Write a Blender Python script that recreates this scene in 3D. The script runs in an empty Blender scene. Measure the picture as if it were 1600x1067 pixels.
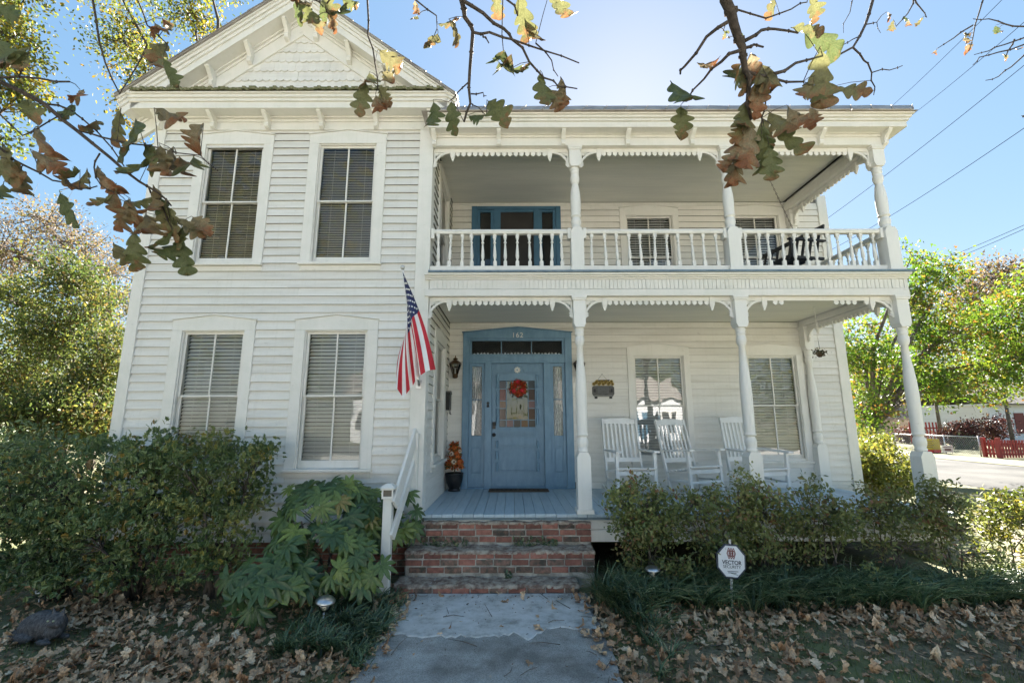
import bpy, bmesh, math, random
import numpy as np
from mathutils import Vector, Matrix, Euler
random.seed(7); RNG = np.random.default_rng(11)
S = bpy.context.scene
COL = S.collection
R = math.radians
PI = math.pi

# ------------------------------------------------------------------ camera, sky, sun, exposure
CAM = Vector((0.0, -5.89, 1.126))
PITCH, ROLL, FPX = R(10.15), R(0.12), 698.0
cd = bpy.data.cameras.new('camera'); cam = bpy.data.objects.new('camera', cd); COL.objects.link(cam)
cd.sensor_width = 36.0; cd.lens = FPX / 1600 * 36.0; cd.clip_start = 0.05; cd.clip_end = 3000
cam.location = CAM
cam.matrix_world = Matrix.Translation(CAM) @ (Matrix.Rotation(R(90) + PITCH, 4, 'X') @ Matrix.Rotation(-ROLL, 4, 'Z'))
S.camera = cam
SUN_EL, SUN_AZ = R(35), R(16)                 # behind the house, a little to the right
w = bpy.data.worlds.new('World'); S.world = w; w.use_nodes = True
nt = w.node_tree; bg = nt.nodes['Background']
sky = nt.nodes.new('ShaderNodeTexSky'); sky.sky_type = 'NISHITA'; sky.sun_disc = False
sky.sun_elevation = SUN_EL; sky.sun_rotation = SUN_AZ
sky.air_density = 1.0; sky.dust_density = 0.2; sky.ozone_density = 1.6; sky.altitude = 50
gm = nt.nodes.new('ShaderNodeGamma'); gm.inputs['Gamma'].default_value = 0.32
nt.links.new(sky.outputs[0], gm.inputs[0]); hs = nt.nodes.new('ShaderNodeHueSaturation'); hs.inputs['Saturation'].default_value = 2.25
nt.links.new(gm.outputs[0], hs.inputs['Color']); nt.links.new(hs.outputs[0], bg.inputs[0])
bg.inputs[1].default_value = 0.080
sd = bpy.data.lights.new('sun', 'SUN'); sun = bpy.data.objects.new('sun', sd); COL.objects.link(sun)
sd.energy = 5.0; sd.angle = R(0.5); sd.color = (1.0, 0.94, 0.84)
sdir = Vector((math.sin(SUN_AZ) * math.cos(SUN_EL), math.cos(SUN_AZ) * math.cos(SUN_EL), math.sin(SUN_EL)))
sun.rotation_euler = sdir.to_track_quat('Z', 'Y').to_euler()
S.view_settings.view_transform = 'Standard'; S.view_settings.look = 'None'
S.view_settings.gamma = 1.0; S.view_settings.use_curve_mapping = False
S.view_settings.exposure = 2.93
S.cycles.max_bounces = 10; S.cycles.diffuse_bounces = 8; S.cycles.glossy_bounces = 3
S.cycles.transparent_max_bounces = 10; S.cycles.transmission_bounces = 4
S.cycles.use_denoising = True
S.cycles.caustics_reflective = False; S.cycles.caustics_refractive = False

GZ = -0.74          # the ground
D = 2.07            # depth of the porch

def ray(px, py):
    M = cam.matrix_world.to_3x3()
    return M @ Vector(((px - 800) / FPX, -(py - 533.5) / FPX, -1.0))
def at(px, py, Y):          # point on the plane y = Y seen at a photo pixel
    d = ray(px, py); return CAM + d * ((Y - CAM.y) / d.y)
def atd(px, py, dist):      # point at a depth along the view axis
    return CAM + ray(px, py) * dist

# ------------------------------------------------------------------ helpers
WM = {}
def _place(o, parent, org, rot=None):
    M = Matrix.Translation(Vector(org))
    if rot is not None:
        M = M @ (rot.to_4x4() if isinstance(rot, Matrix) else Euler(rot).to_matrix().to_4x4())
    COL.objects.link(o)
    if parent is not None:
        o.parent = parent; o.matrix_parent_inverse = WM[parent.name].inverted()
    o.matrix_basis = M
    WM[o.name] = M
    return o
def empty(name, loc, parent=None):
    o = bpy.data.objects.new(name, None); o.empty_display_size = 0.1
    return _place(o, parent, loc)
def tag(o, label=None, cat=None, group=None, kind=None):
    if label: o['label'] = label
    if cat: o['category'] = cat
    if group: o['group'] = group
    if kind: o['kind'] = kind
    return o
def thing(name, label, cat, loc, group=None):
    return tag(empty(name, loc), label, cat, group)
def inst(name, me, loc, parent=None, rot=None, scale=None):
    o = bpy.data.objects.new(name, me)
    _place(o, parent, loc, rot)
    if scale is not None:
        o.scale = scale if hasattr(scale, '__len__') else (scale,) * 3
    return o
def copy_tree(root, loc, rotz=0.0):
    c = root.copy(); COL.objects.link(c); c.location = loc; c.rotation_euler = (0, 0, rotz)
    for ch in list(root.children):
        k = ch.copy(); COL.objects.link(k); k.parent = c
        for g in list(ch.children):
            h = g.copy(); COL.objects.link(h); h.parent = k
    return c

class MB:
    """collects faces for ONE mesh object"""
    def __init__(s): s.v = []; s.f = []; s.m = []; s.sm = []; s.mi = 0; s.smooth = False
    def add(s, vs, fs, smooth=None):
        b = len(s.v); s.v += [tuple(v) for v in vs]
        for f in fs:
            s.f.append(tuple(b + i for i in f)); s.m.append(s.mi); s.sm.append(s.smooth if smooth is None else smooth)
        return s
    def box(s, x0, x1, y0, y1, z0, z1):
        return s.add([(x0,y0,z0),(x1,y0,z0),(x1,y1,z0),(x0,y1,z0),(x0,y0,z1),(x1,y0,z1),(x1,y1,z1),(x0,y1,z1)],
                     [(3,2,1,0),(4,5,6,7),(0,1,5,4),(1,2,6,5),(2,3,7,6),(3,0,4,7)])
    def prism(s, poly, a, b, ax='y'):
        n = len(poly)
        def P(u, w, t): return (u, t, w) if ax == 'y' else ((t, u, w) if ax == 'x' else (u, w, t))
        vs = [P(u, w, a) for u, w in poly] + [P(u, w, b) for u, w in poly]
        fs = [tuple(range(n)), tuple(range(2*n-1, n-1, -1))] + [(i, n+i, n+(i+1) % n, (i+1) % n) for i in range(n)]
        return s.add(vs, fs)
    def tube(s, pts, rad, n=6, cap=True):
        pts = [Vector(p) for p in pts]
        if not hasattr(rad, '__len__'): rad = [rad] * len(pts)
        rings = []; ref = Vector((0.31, 0.17, 0.93))
        for i, p in enumerate(pts):
            t = (pts[min(i+1, len(pts)-1)] - pts[max(i-1, 0)])
            if t.length < 1e-9: t = Vector((0,0,1))
            t.normalize()
            u = t.cross(ref)
            if u.length < 1e-3: u = t.cross(Vector((1,0,0)))
            u.normalize(); q = t.cross(u)
            rings.append([p + (u*math.cos(2*PI*k/n) + q*math.sin(2*PI*k/n)) * rad[i] for k in range(n)])
        vs = [v for r_ in rings for v in r_]
        fs = [(i*n+k, i*n+(k+1) % n, (i+1)*n+(k+1) % n, (i+1)*n+k) for i in range(len(pts)-1) for k in range(n)]
        if cap: fs += [tuple(range(n-1, -1, -1)), tuple((len(pts)-1)*n+k for k in range(n))]
        return s.add(vs, fs, True)
    def lathe(s, prof, c=(0,0,0), n=16, smooth=True):
        vs = []; fs = []
        for r_, z in prof:
            for k in range(n):
                a = 2*PI*k/n; vs.append((c[0]+r_*math.cos(a), c[1]+r_*math.sin(a), c[2]+z))
        for i in range(len(prof)-1):
            for k in range(n):
                fs.append((i*n+k, i*n+(k+1) % n, (i+1)*n+(k+1) % n, (i+1)*n+k))
        fs.append(tuple(range(n-1, -1, -1))); fs.append(tuple((len(prof)-1)*n+k for k in range(n)))
        return s.add(vs, fs, smooth)
    def xf(s, M, start=0):
        for i in range(start, len(s.v)): s.v[i] = tuple(M @ Vector(s.v[i]))
        return s
    def mesh(s, name, mats, org=(0,0,0), bevel=0.0):
        me = bpy.data.meshes.new(name); ox, oy, oz = org
        me.from_pydata([(a-ox, b-oy, c-oz) for a, b, c in s.v], [], s.f)
        mats = mats if isinstance(mats, (list, tuple)) else [mats]
        for m in mats: me.materials.append(m)
        me.polygons.foreach_set('material_index', s.m); me.polygons.foreach_set('use_smooth', s.sm)
        me.update()
        if bevel > 0:
            bm = bmesh.new(); bm.from_mesh(me)
            bmesh.ops.remove_doubles(bm, verts=bm.verts, dist=1e-5)
            es = [e for e in bm.edges if len(e.link_faces) == 2 and e.calc_face_angle(0) > 0.6]
            bmesh.ops.bevel(bm, geom=es, offset=bevel, segments=1, affect='EDGES', clamp_overlap=True)
            bm.to_mesh(me); bm.free()
        return me
    def build(s, name, mats, parent=None, org=None, bevel=0.0, **kw):
        if org is None:
            a = np.array(s.v); lo = a.min(0); hi = a.max(0); org = ((lo[0]+hi[0])/2, (lo[1]+hi[1])/2, lo[2])
        o = bpy.data.objects.new(name, s.mesh(name, mats, org, bevel))
        _place(o, parent, org)
        return tag(o, **kw) if kw else o

def np_mesh(name, V, F, mats, tint=None, uv=None, smooth=False, mi=None):
    """mesh from numpy arrays; F is (n,k) with equal k, tint one float per vertex, uv per vertex"""
    me = bpy.data.meshes.new(name)
    V = np.asarray(V, np.float32); F = np.asarray(F, np.int32); n, k = F.shape
    me.vertices.add(len(V)); me.vertices.foreach_set('co', V.ravel())
    me.loops.add(n*k); me.loops.foreach_set('vertex_index', F.ravel())
    me.polygons.add(n); me.polygons.foreach_set('loop_start', np.arange(0, n*k, k, dtype=np.int32))
    if smooth: me.polygons.foreach_set('use_smooth', np.ones(n, bool))
    mats = mats if isinstance(mats, (list, tuple)) else [mats]
    for m in mats: me.materials.append(m)
    if mi is not None: me.polygons.foreach_set('material_index', np.asarray(mi, np.int32))
    if tint is not None:
        a = me.attributes.new('tint', 'FLOAT', 'POINT'); a.data.foreach_set('value', np.asarray(tint, np.float32))
    if uv is not None:
        u = me.uv_layers.new(name='UVMap'); u.data.foreach_set('uv', np.asarray(uv, np.float32)[F.ravel()].ravel())
    me.update(calc_edges=True); me.validate()
    return me

def rotmats(n, rng, up=None, spread=1.0):
    """n random rotation matrices; with up, the leaf normals stay near +z"""
    if up is None:
        q = rng.normal(size=(n, 4)); q /= np.linalg.norm(q, axis=1)[:, None]
        w_, x, y, z = q.T
        return np.stack([np.stack([1-2*(y*y+z*z), 2*(x*y-z*w_), 2*(x*z+y*w_)], 1),
                         np.stack([2*(x*y+z*w_), 1-2*(x*x+z*z), 2*(y*z-x*w_)], 1),
                         np.stack([2*(x*z-y*w_), 2*(y*z+x*w_), 1-2*(x*x+y*y)], 1)], 1)
    a = rng.uniform(0, 2*PI, n); b = rng.normal(0, spread, n); c = rng.normal(0, spread, n)
    def Rz(t): o = np.zeros_like(t); i = np.ones_like(t); return np.stack([np.stack([np.cos(t), -np.sin(t), o], 1), np.stack([np.sin(t), np.cos(t), o], 1), np.stack([o, o, i], 1)], 1)
    def Rx(t): o = np.zeros_like(t); i = np.ones_like(t); return np.stack([np.stack([i, o, o], 1), np.stack([o, np.cos(t), -np.sin(t)], 1), np.stack([o, np.sin(t), np.cos(t)], 1)], 1)
    def Ry(t): o = np.zeros_like(t); i = np.ones_like(t); return np.stack([np.stack([np.cos(t), o, np.sin(t)], 1), np.stack([o, i, o], 1), np.stack([-np.sin(t), o, np.cos(t)], 1)], 1)
    return Rz(a) @ Rx(b) @ Ry(c)

# leaf templates: (verts, faces) with the stem at the origin and the blade along +y, unit length
LEAF4 = (np.array([(0,0,0),(0.28,0.45,0.07),(0,1,0),(-0.28,0.45,0.07)]), np.array([(0,1,2,3)]))
LEAF6 = (np.array([(0,0,0),(0.24,0.3,0.08),(0.22,0.65,0.08),(0,1,-0.05),(-0.22,0.65,0.08),(-0.24,0.3,0.08),(0,0.5,0)]),
         np.array([(0,1,2,6),(6,2,3,3),(0,6,4,5),(6,3,4,4)]))
def leaf6():
    V = np.array([(0,0,0),(0.24,0.33,0.07),(0,0.5,0),(-0.24,0.33,0.07),(0.2,0.68,0.05),(0,1,-0.06),(-0.2,0.68,0.05)])
    return V, np.array([(0,1,4,2),(2,4,5,6),(0,2,6,3)])
def maple_leaf():
    o = [(0,0),(.12,.12),(.42,.05),(.36,.22),(.6,.45),(.36,.45),(.3,.55),(.2,.5),(0,1)]
    V = [(0, .35, 0)] + [(x, y, .06*abs(x)*2) for x, y in o] + [(-x, y, .06*abs(x)*2) for x, y in o[1:-1]]
    n = len(o); F = []
    for i in range(1, n): F.append((0, i, i+1, i+1))
    return V, F
def scatter(name, P, size, rng, mat, tmpl=None, up=None, spread=0.6, tint=None, dirs=None):
    tv, tf = tmpl if tmpl else leaf6()
    n = len(P); Rm = rotmats(n, rng, up, spread) if dirs is None else dirs
    s = np.asarray(size) * np.ones(n)
    V = (np.einsum('nij,kj->nki', Rm, tv) * s[:, None, None] + P[:, None, :]).reshape(-1, 3)
    F = (tf[None] + (np.arange(n) * len(tv))[:, None, None]).reshape(-1, tf.shape[1])
    t = rng.uniform(0, 1, n) if tint is None else tint
    return np_mesh(name, V, F, mat, np.repeat(t, len(tv)))
# ------------------------------------------------------------------ materials
def nmat(name):
    m = bpy.data.materials.new(name); m.use_nodes = True
    n = m.node_tree.nodes; l = m.node_tree.links
    return m, n, l, n['Principled BSDF']
def ramp(n, stops):
    r = n.new('ShaderNodeValToRGB'); cr = r.color_ramp
    while len(cr.elements) < len(stops): cr.elements.new(0.5)
    for e, (p, c) in zip(cr.elements, stops):
        e.position = p; e.color = (*c, 1)
    return r
def noise(n, l, scale, detail=4, vec=None, stretch=None, rough=0.6):
    t = n.new('ShaderNodeTexNoise'); t.inputs['Scale'].default_value = scale; t.inputs['Detail'].default_value = detail
    t.inputs['Roughness'].default_value = rough
    if vec is None:
        g = n.new('ShaderNodeNewGeometry'); vec = g.outputs['Position']
    if stretch:
        mp = n.new('ShaderNodeMapping'); mp.inputs['Scale'].default_value = stretch
        l.new(vec, mp.inputs[0]); vec = mp.outputs[0]
    l.new(vec, t.inputs['Vector']); return t
def mix(n, l, a, b, fac, mode='MIX'):
    x = n.new('ShaderNodeMix'); x.data_type = 'RGBA'; x.blend_type = mode
    for sock, val in ((x.inputs[6], a), (x.inputs[7], b), (x.inputs[0], fac)):
        if hasattr(val, 'is_output'): l.new(val, sock)
        else: sock.default_value = (*val, 1) if isinstance(val, tuple) else val
    return x.outputs[2]
def bump(n, l, p, h, strength=0.3, dist=0.01):
    b = n.new('ShaderNodeBump'); b.inputs['Strength'].default_value = strength; b.inputs['Distance'].default_value = dist
    l.new(h, b.inputs['Height']); l.new(b.outputs[0], p.inputs['Normal']); return b
def simple(name, c1, c2, scale=6, rough=0.6, bump_s=0.0, bscale=60, stretch=None, metallic=0.0, objvar=0.0, spec=0.5, lo=0.35, hi=0.65):
    m, n, l, p = nmat(name)
    t = noise(n, l, scale, 5, stretch=stretch); r = ramp(n, [(lo, c1), (hi, c2)]); l.new(t.outputs[0], r.inputs[0])
    col = r.outputs[0]
    if objvar > 0:
        oi = n.new('ShaderNodeObjectInfo'); mr = n.new('ShaderNodeMapRange')
        mr.inputs[3].default_value = 1 - objvar; mr.inputs[4].default_value = 1 + objvar
        l.new(oi.outputs['Random'], mr.inputs[0])
        hs = n.new('ShaderNodeHueSaturation'); l.new(mr.outputs[0], hs.inputs['Value']); l.new(col, hs.inputs['Color']); col = hs.outputs[0]
    l.new(col, p.inputs['Base Color']); p.inputs['Roughness'].default_value = rough; p.inputs['Metallic'].default_value = metallic
    p.inputs['Specular IOR Level'].default_value = spec
    if bump_s > 0:
        b = noise(n, l, bscale, 3, stretch=stretch); bump(n, l, p, b.outputs[0], bump_s)
    return m
def paint_white(name, base=(0.81, 0.785, 0.735), dirt=(0.50, 0.47, 0.40), amount=0.5, stretch=(1.2, 1.2, 9), var=0.05, algae=0.25):
    m, n, l, p = nmat(name)
    t1 = noise(n, l, 1.6, 6, stretch=stretch, rough=0.7); r1 = ramp(n, [(0.45, (0,0,0)), (0.80, (1,1,1))]); l.new(t1.outputs[0], r1.inputs[0])
    k = n.new('ShaderNodeMath'); k.operation = 'MULTIPLY'; k.inputs[1].default_value = amount; l.new(r1.outputs[0], k.inputs[0])
    c = mix(n, l, base, dirt, k.outputs[0])
    t2 = noise(n, l, 0.9, 3); r2 = ramp(n, [(0.5, (0,0,0)), (0.75, (1,1,1))]); l.new(t2.outputs[0], r2.inputs[0])
    k2 = n.new('ShaderNodeMath'); k2.operation = 'MULTIPLY'; k2.inputs[1].default_value = algae; l.new(r2.outputs[0], k2.inputs[0])
    c = mix(n, l, c, (0.66, 0.68, 0.60), k2.outputs[0])
    t3 = noise(n, l, 34, 3, stretch=(1, 1, 1.0), rough=0.5); r3 = ramp(n, [(0.70, (0,0,0)), (0.76, (1,1,1))]); l.new(t3.outputs[0], r3.inputs[0])
    k3 = n.new('ShaderNodeMath'); k3.operation = 'MULTIPLY'; k3.inputs[1].default_value = 0.35 * amount; l.new(r3.outputs[0], k3.inputs[0])
    c = mix(n, l, c, (0.33, 0.30, 0.26), k3.outputs[0])
    # rain streaks and flaked spots showing grey wood
    t4 = noise(n, l, 7, 4, stretch=(3.2, 3.2, .16), rough=0.6); r4 = ramp(n, [(0.52, (0,0,0)), (0.74, (1,1,1))]); l.new(t4.outputs[0], r4.inputs[0])
    k4 = n.new('ShaderNodeMath'); k4.operation = 'MULTIPLY'; k4.inputs[1].default_value = 0.5 * amount; l.new(r4.outputs[0], k4.inputs[0]); c = mix(n, l, c, (0.56, 0.54, 0.48), k4.outputs[0])
    t5 = noise(n, l, 9, 8, stretch=(1, 1, 2.2), rough=0.75); r5 = ramp(n, [(0.635, (0,0,0)), (0.66, (1,1,1))]); l.new(t5.outputs[0], r5.inputs[0])
    k5 = n.new('ShaderNodeMath'); k5.operation = 'MULTIPLY'; k5.inputs[1].default_value = 0.8 * amount; l.new(r5.outputs[0], k5.inputs[0]); c = mix(n, l, c, (0.40, 0.38, 0.34), k5.outputs[0])
    oi = n.new('ShaderNodeObjectInfo'); mr = n.new('ShaderNodeMapRange'); mr.inputs[3].default_value = 1-var; mr.inputs[4].default_value = 1+var
    l.new(oi.outputs['Random'], mr.inputs[0]); hs = n.new('ShaderNodeHueSaturation'); l.new(mr.outputs[0], hs.inputs['Value']); l.new(c, hs.inputs['Color'])
    l.new(hs.outputs[0], p.inputs['Base Color']); p.inputs['Roughness'].default_value = 0.55; p.inputs['Specular IOR Level'].default_value = 0.35
    b = noise(n, l, 22, 5, stretch=(0.25, 0.25, 5)); bump(n, l, p, b.outputs[0], 0.18, 0.006)
    return m
def leafmat(name, stops, trans=0.45, rough=0.5, spec=0.4, noisy=0.25):
    m, n, l, p = nmat(name)
    a = n.new('ShaderNodeAttribute'); a.attribute_name = 'tint'; r = ramp(n, stops); l.new(a.outputs['Fac'], r.inputs[0])
    t = noise(n, l, 1.1, 3); hs = n.new('ShaderNodeHueSaturation'); mr = n.new('ShaderNodeMapRange')
    mr.inputs[1].default_value = 0.3; mr.inputs[2].default_value = 0.7; mr.inputs[3].default_value = 1-noisy; mr.inputs[4].default_value = 1+noisy
    l.new(t.outputs[0], mr.inputs[0]); l.new(mr.outputs[0], hs.inputs['Value']); l.new(r.outputs[0], hs.inputs['Color'])
    l.new(hs.outputs[0], p.inputs['Base Color']); p.inputs['Roughness'].default_value = rough; p.inputs['Specular IOR Level'].default_value = spec
    if trans > 0:
        tr = n.new('ShaderNodeBsdfTranslucent'); hs2 = n.new('ShaderNodeHueSaturation'); hs2.inputs['Value'].default_value = 1.5; hs2.inputs['Saturation'].default_value = 1.1
        l.new(hs.outputs[0], hs2.inputs['Color']); l.new(hs2.outputs[0], tr.inputs[0])
        ms = n.new('ShaderNodeMixShader'); ms.inputs[0].default_value = trans
        l.new(p.outputs[0], ms.inputs[1]); l.new(tr.outputs[0], ms.inputs[2]); l.new(ms.outputs[0], n['Material Output'].inputs[0])
    return m
def glassmat(name, base_refl=0.09, tint=(0.9, 0.92, 0.92), rough=0.01):
    m, n, l, p = nmat(name); n.remove(p)
    t = n.new('ShaderNodeBsdfTransparent'); t.inputs[0].default_value = (*tint, 1)
    g = n.new('ShaderNodeBsdfGlossy'); g.inputs['Roughness'].default_value = rough
    oi = n.new('ShaderNodeObjectInfo'); g0 = n.new('ShaderNodeNewGeometry'); va = n.new('ShaderNodeVectorMath'); va.operation = 'ADD'; cx_ = n.new('ShaderNodeCombineXYZ'); mu_ = n.new('ShaderNodeMath'); mu_.operation = 'MULTIPLY'; mu_.inputs[1].default_value = 40
    l.new(oi.outputs['Random'], mu_.inputs[0]); l.new(mu_.outputs[0], cx_.inputs[0]); l.new(g0.outputs['Position'], va.inputs[0]); l.new(cx_.outputs[0], va.inputs[1])
    nz = noise(n, l, 3.0, 1, vec=va.outputs[0], stretch=(1, 1, .5)); b = n.new('ShaderNodeBump'); b.inputs['Strength'].default_value = 0.25; b.inputs['Distance'].default_value = 0.02
    l.new(nz.outputs[0], b.inputs['Height']); l.new(b.outputs[0], g.inputs['Normal'])
    fr = n.new('ShaderNodeFresnel'); fr.inputs[0].default_value = 1.5
    ad = n.new('ShaderNodeMath'); ad.operation = 'ADD'; ad.inputs[1].default_value = base_refl; l.new(fr.outputs[0], ad.inputs[0])
    ms = n.new('ShaderNodeMixShader'); l.new(ad.outputs[0], ms.inputs[0]); l.new(t.outputs[0], ms.inputs[1]); l.new(g.outputs[0], ms.inputs[2])
    l.new(ms.outputs[0], n['Material Output'].inputs[0]); return m

M = {}
M['clap'] = paint_white('white_clapboard_paint', (0.745, 0.725, 0.685), (0.50, 0.47, 0.41), 0.55, (0.8, 0.8, 10), 0.045)
M['trim'] = paint_white('white_trim_paint', (0.75, 0.73, 0.69), (0.50, 0.53, 0.46), 0.40, (2, 2, 2), 0.02, 0.12)
M['post'] = paint_white('white_post_paint', (0.76, 0.745, 0.71), (0.52, 0.54, 0.50), 0.32, (3, 3, 0.7), 0.02, 0.08)
M['underlap'] = simple('lap_shadow_edge', (0.16, 0.155, 0.135), (0.32, 0.31, 0.28), 6, 0.9, stretch=(1, 1, 6))  # dark tone on board undersides paints in the shadow line below each lap
M['ceil'] = simple('grey_ceiling_paint', (0.66, 0.66, 0.61), (0.74, 0.73, 0.67), 2.2, 0.6, 0.1, 30, stretch=(0.4, 3, 1))
M['backing'] = simple('dark_sheathing', (0.10, 0.10, 0.09), (0.16, 0.155, 0.14), 3, 0.9)
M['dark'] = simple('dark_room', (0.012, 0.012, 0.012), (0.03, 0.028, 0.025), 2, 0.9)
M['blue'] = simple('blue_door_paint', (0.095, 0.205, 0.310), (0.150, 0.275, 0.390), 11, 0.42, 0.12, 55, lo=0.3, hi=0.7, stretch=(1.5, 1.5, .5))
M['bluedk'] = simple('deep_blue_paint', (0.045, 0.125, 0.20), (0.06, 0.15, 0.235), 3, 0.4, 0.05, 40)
M['floor'] = simple('grey_blue_floor_paint', (0.36, 0.46, 0.53), (0.46, 0.55, 0.61), 4, 0.42, 0.2, 30, stretch=(6, 0.6, 1), objvar=0.10)
M['flooredge'] = simple('blue_grey_edge_paint', (0.10, 0.16, 0.21), (0.17, 0.24, 0.29), 9, 0.55, 0.2, 50)
M['brick'] = simple('old_red_brick', (0.17, 0.072, 0.055), (0.36, 0.155, 0.115), 17, 0.85, 0.5, 90, objvar=0.42, lo=0.3, hi=0.7)
M['brickmoss'] = simple('grimy_brick', (0.085, 0.075, 0.058), (0.27, 0.15, 0.115), 16, 0.9, 0.5, 90, objvar=0.3, lo=0.4, hi=0.62)
M['mortar'] = simple('lime_mortar', (0.22, 0.205, 0.18), (0.50, 0.475, 0.43), 9, 0.95, 0.7, 120, lo=0.36, hi=0.62)
M['tread'] = simple('worn_step_mortar', (0.17, 0.105, 0.078), (0.45, 0.38, 0.30), 13, 0.95, 0.9, 80, lo=0.38, hi=0.62)
M['bind'] = simple('white_blind_slat', (0.76, 0.75, 0.72), (0.82, 0.81, 0.78), 2, 0.5)
M['bindmini'] = simple('beige_mini_blind', (0.60, 0.52, 0.40), (0.68, 0.60, 0.47), 2, 0.6)
M['curtain'] = simple('lace_curtain', (0.50, 0.51, 0.52), (0.80, 0.81, 0.81), 60, 0.9, 0.0, stretch=(1, 1, 0.4), lo=0.46, hi=0.54)
M['glass'] = glassmat('window_glass', 0.025)
M['glassW'] = glassmat('porch_window_glass', 0.11)
M['roofmetal'] = simple('old_metal_shingle', (0.27, 0.24, 0.22), (0.40, 0.37, 0.34), 5, 0.55, 0.2, 25, metallic=0.3, objvar=0.12)
M['moss'] = simple('mossy_metal', (0.085, 0.10, 0.035), (0.24, 0.22, 0.13), 40, 0.9, 0.6, 60)
M['cable'] = simple('dull_black_cable', (0.012, 0.012, 0.012), (0.02, 0.02, 0.02), 8, 1.0, spec=0.0)
M['black'] = simple('black_metal', (0.012, 0.012, 0.013), (0.03, 0.03, 0.03), 8, 0.4, metallic=0.3)
M['bronze'] = simple('aged_bronze', (0.06, 0.035, 0.02), (0.16, 0.09, 0.045), 20, 0.45, metallic=0.7)
M['steel'] = simple('brushed_steel', (0.45, 0.45, 0.46), (0.62, 0.62, 0.62), 10, 0.3, metallic=0.9)
M['chain'] = simple('rusty_chain', (0.10, 0.075, 0.06), (0.2, 0.17, 0.15), 30, 0.6, metallic=0.5)
M['chairw'] = simple('white_chair_paint', (0.68, 0.67, 0.65), (0.82, 0.82, 0.81), 3, 0.4)
M['mat'] = simple('coir_mat', (0.075, 0.045, 0.028), (0.15, 0.10, 0.065), 60, 0.95, 0.6, 200)
M['red'] = simple('red_cloth', (0.42, 0.012, 0.025), (0.50, 0.02, 0.035), 6, 0.7)
M['wcloth'] = simple('white_cloth', (0.74, 0.73, 0.71), (0.80, 0.79, 0.78), 6, 0.7)
M['navy'] = simple('navy_cloth', (0.014, 0.022, 0.09), (0.02, 0.03, 0.115), 6, 0.7)
M['bark'] = simple('grey_brown_bark', (0.065, 0.050, 0.040), (0.17, 0.14, 0.115), 14, 0.9, 0.7, 40, stretch=(1, 1, 0.3))
M['barkd'] = simple('dark_bark', (0.035, 0.027, 0.022), (0.09, 0.07, 0.058), 40, 0.85, 0.6, 120)
def flat(name, c, rough=0.5, metallic=0.0): return simple(name, c, tuple(min(1, x*1.12) for x in c), 5, rough, metallic=metallic)
# ------------------------------------------------------------------ the house
XL, XR, XE = -5.15, -1.15, 5.97
POSTS = [0.905, 3.07, 5.245]
house = thing('house', 'two storey white clapboard house with a gabled wing and a double porch', 'house', (0, 1.0, GZ))

def cut(u0, u1, z0, z1, holes):
    """horizontal strip minus the holes it meets"""
    zc = (z0 + z1) / 2; segs = [(u0, u1)]
    for a, b, c, d in holes:
        if c < zc < d:
            n = []
            for s, e in segs:
                if b <= s or a >= e: n.append((s, e)); continue
                if a > s: n.append((s, a))
                if b < e: n.append((b, e))
            segs = n
    return [q for q in segs if q[1] - q[0] > 0.015]
LAP = 0.1165
def siding(parent, T, u0, u1, z0, z1, holes, joined=False, lap=LAP, m='clap'):
    """clapboards on the plane local y = 0, outwards is -y; T moves them into place"""
    rng = random.Random(int((u0 + z0 * 7 + z1) * 1000)); z = z0; mb = MB()
    while z < z1 - 0.02:
        h = min(lap, z1 - z)
        for a, b in cut(u0, u1, z, z + h, holes):
            parts = [(a, b)]
            if b - a > 2.2 and rng.random() < 0.6:
                j = a + (b - a) * rng.uniform(0.25, 0.75); parts = [(a, j - 0.0012), (j + 0.0012, b)]
            for s, e in parts:
                d0 = rng.uniform(-0.003, 0.003); d1 = rng.uniform(-0.003, 0.003); n0 = rng.uniform(0.027, 0.034); n1 = n0 + rng.uniform(-0.004, 0.004)
                zt = z + h + 0.018
                vs = [(s, 0, z + d0), (s, -n0, z + d0), (s, -0.006, zt), (s, 0, zt), (e, 0, z + d1), (e, -n1, z + d1), (e, -0.006, zt), (e, 0, zt)]
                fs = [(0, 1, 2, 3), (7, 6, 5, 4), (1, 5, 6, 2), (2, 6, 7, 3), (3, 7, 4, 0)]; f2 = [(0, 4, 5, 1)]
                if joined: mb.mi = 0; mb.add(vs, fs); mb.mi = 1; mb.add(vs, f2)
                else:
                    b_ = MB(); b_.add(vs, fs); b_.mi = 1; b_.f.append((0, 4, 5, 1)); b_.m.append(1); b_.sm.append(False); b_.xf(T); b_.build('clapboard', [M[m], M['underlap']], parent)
        z += h
    if joined:
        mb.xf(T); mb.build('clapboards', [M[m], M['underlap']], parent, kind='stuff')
def backing(name, T, u0, u1, z0, z1, holes, th=0.05, parent=None, off=0.003):
    zs = sorted({z0, z1, *[v for h in holes for v in h[2:] if z0 < v < z1]}); mb = MB()
    for a, b in zip(zs, zs[1:]):
        for s, e in cut(u0, u1, a, b, holes): mb.box(s, e, off, th, a, b)
    mb.xf(T); return mb.build(name, M['backing'], parent or house)
ID = Matrix.Identity(4)
def front(y): return Matrix.Translation((0, y, 0))

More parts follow.
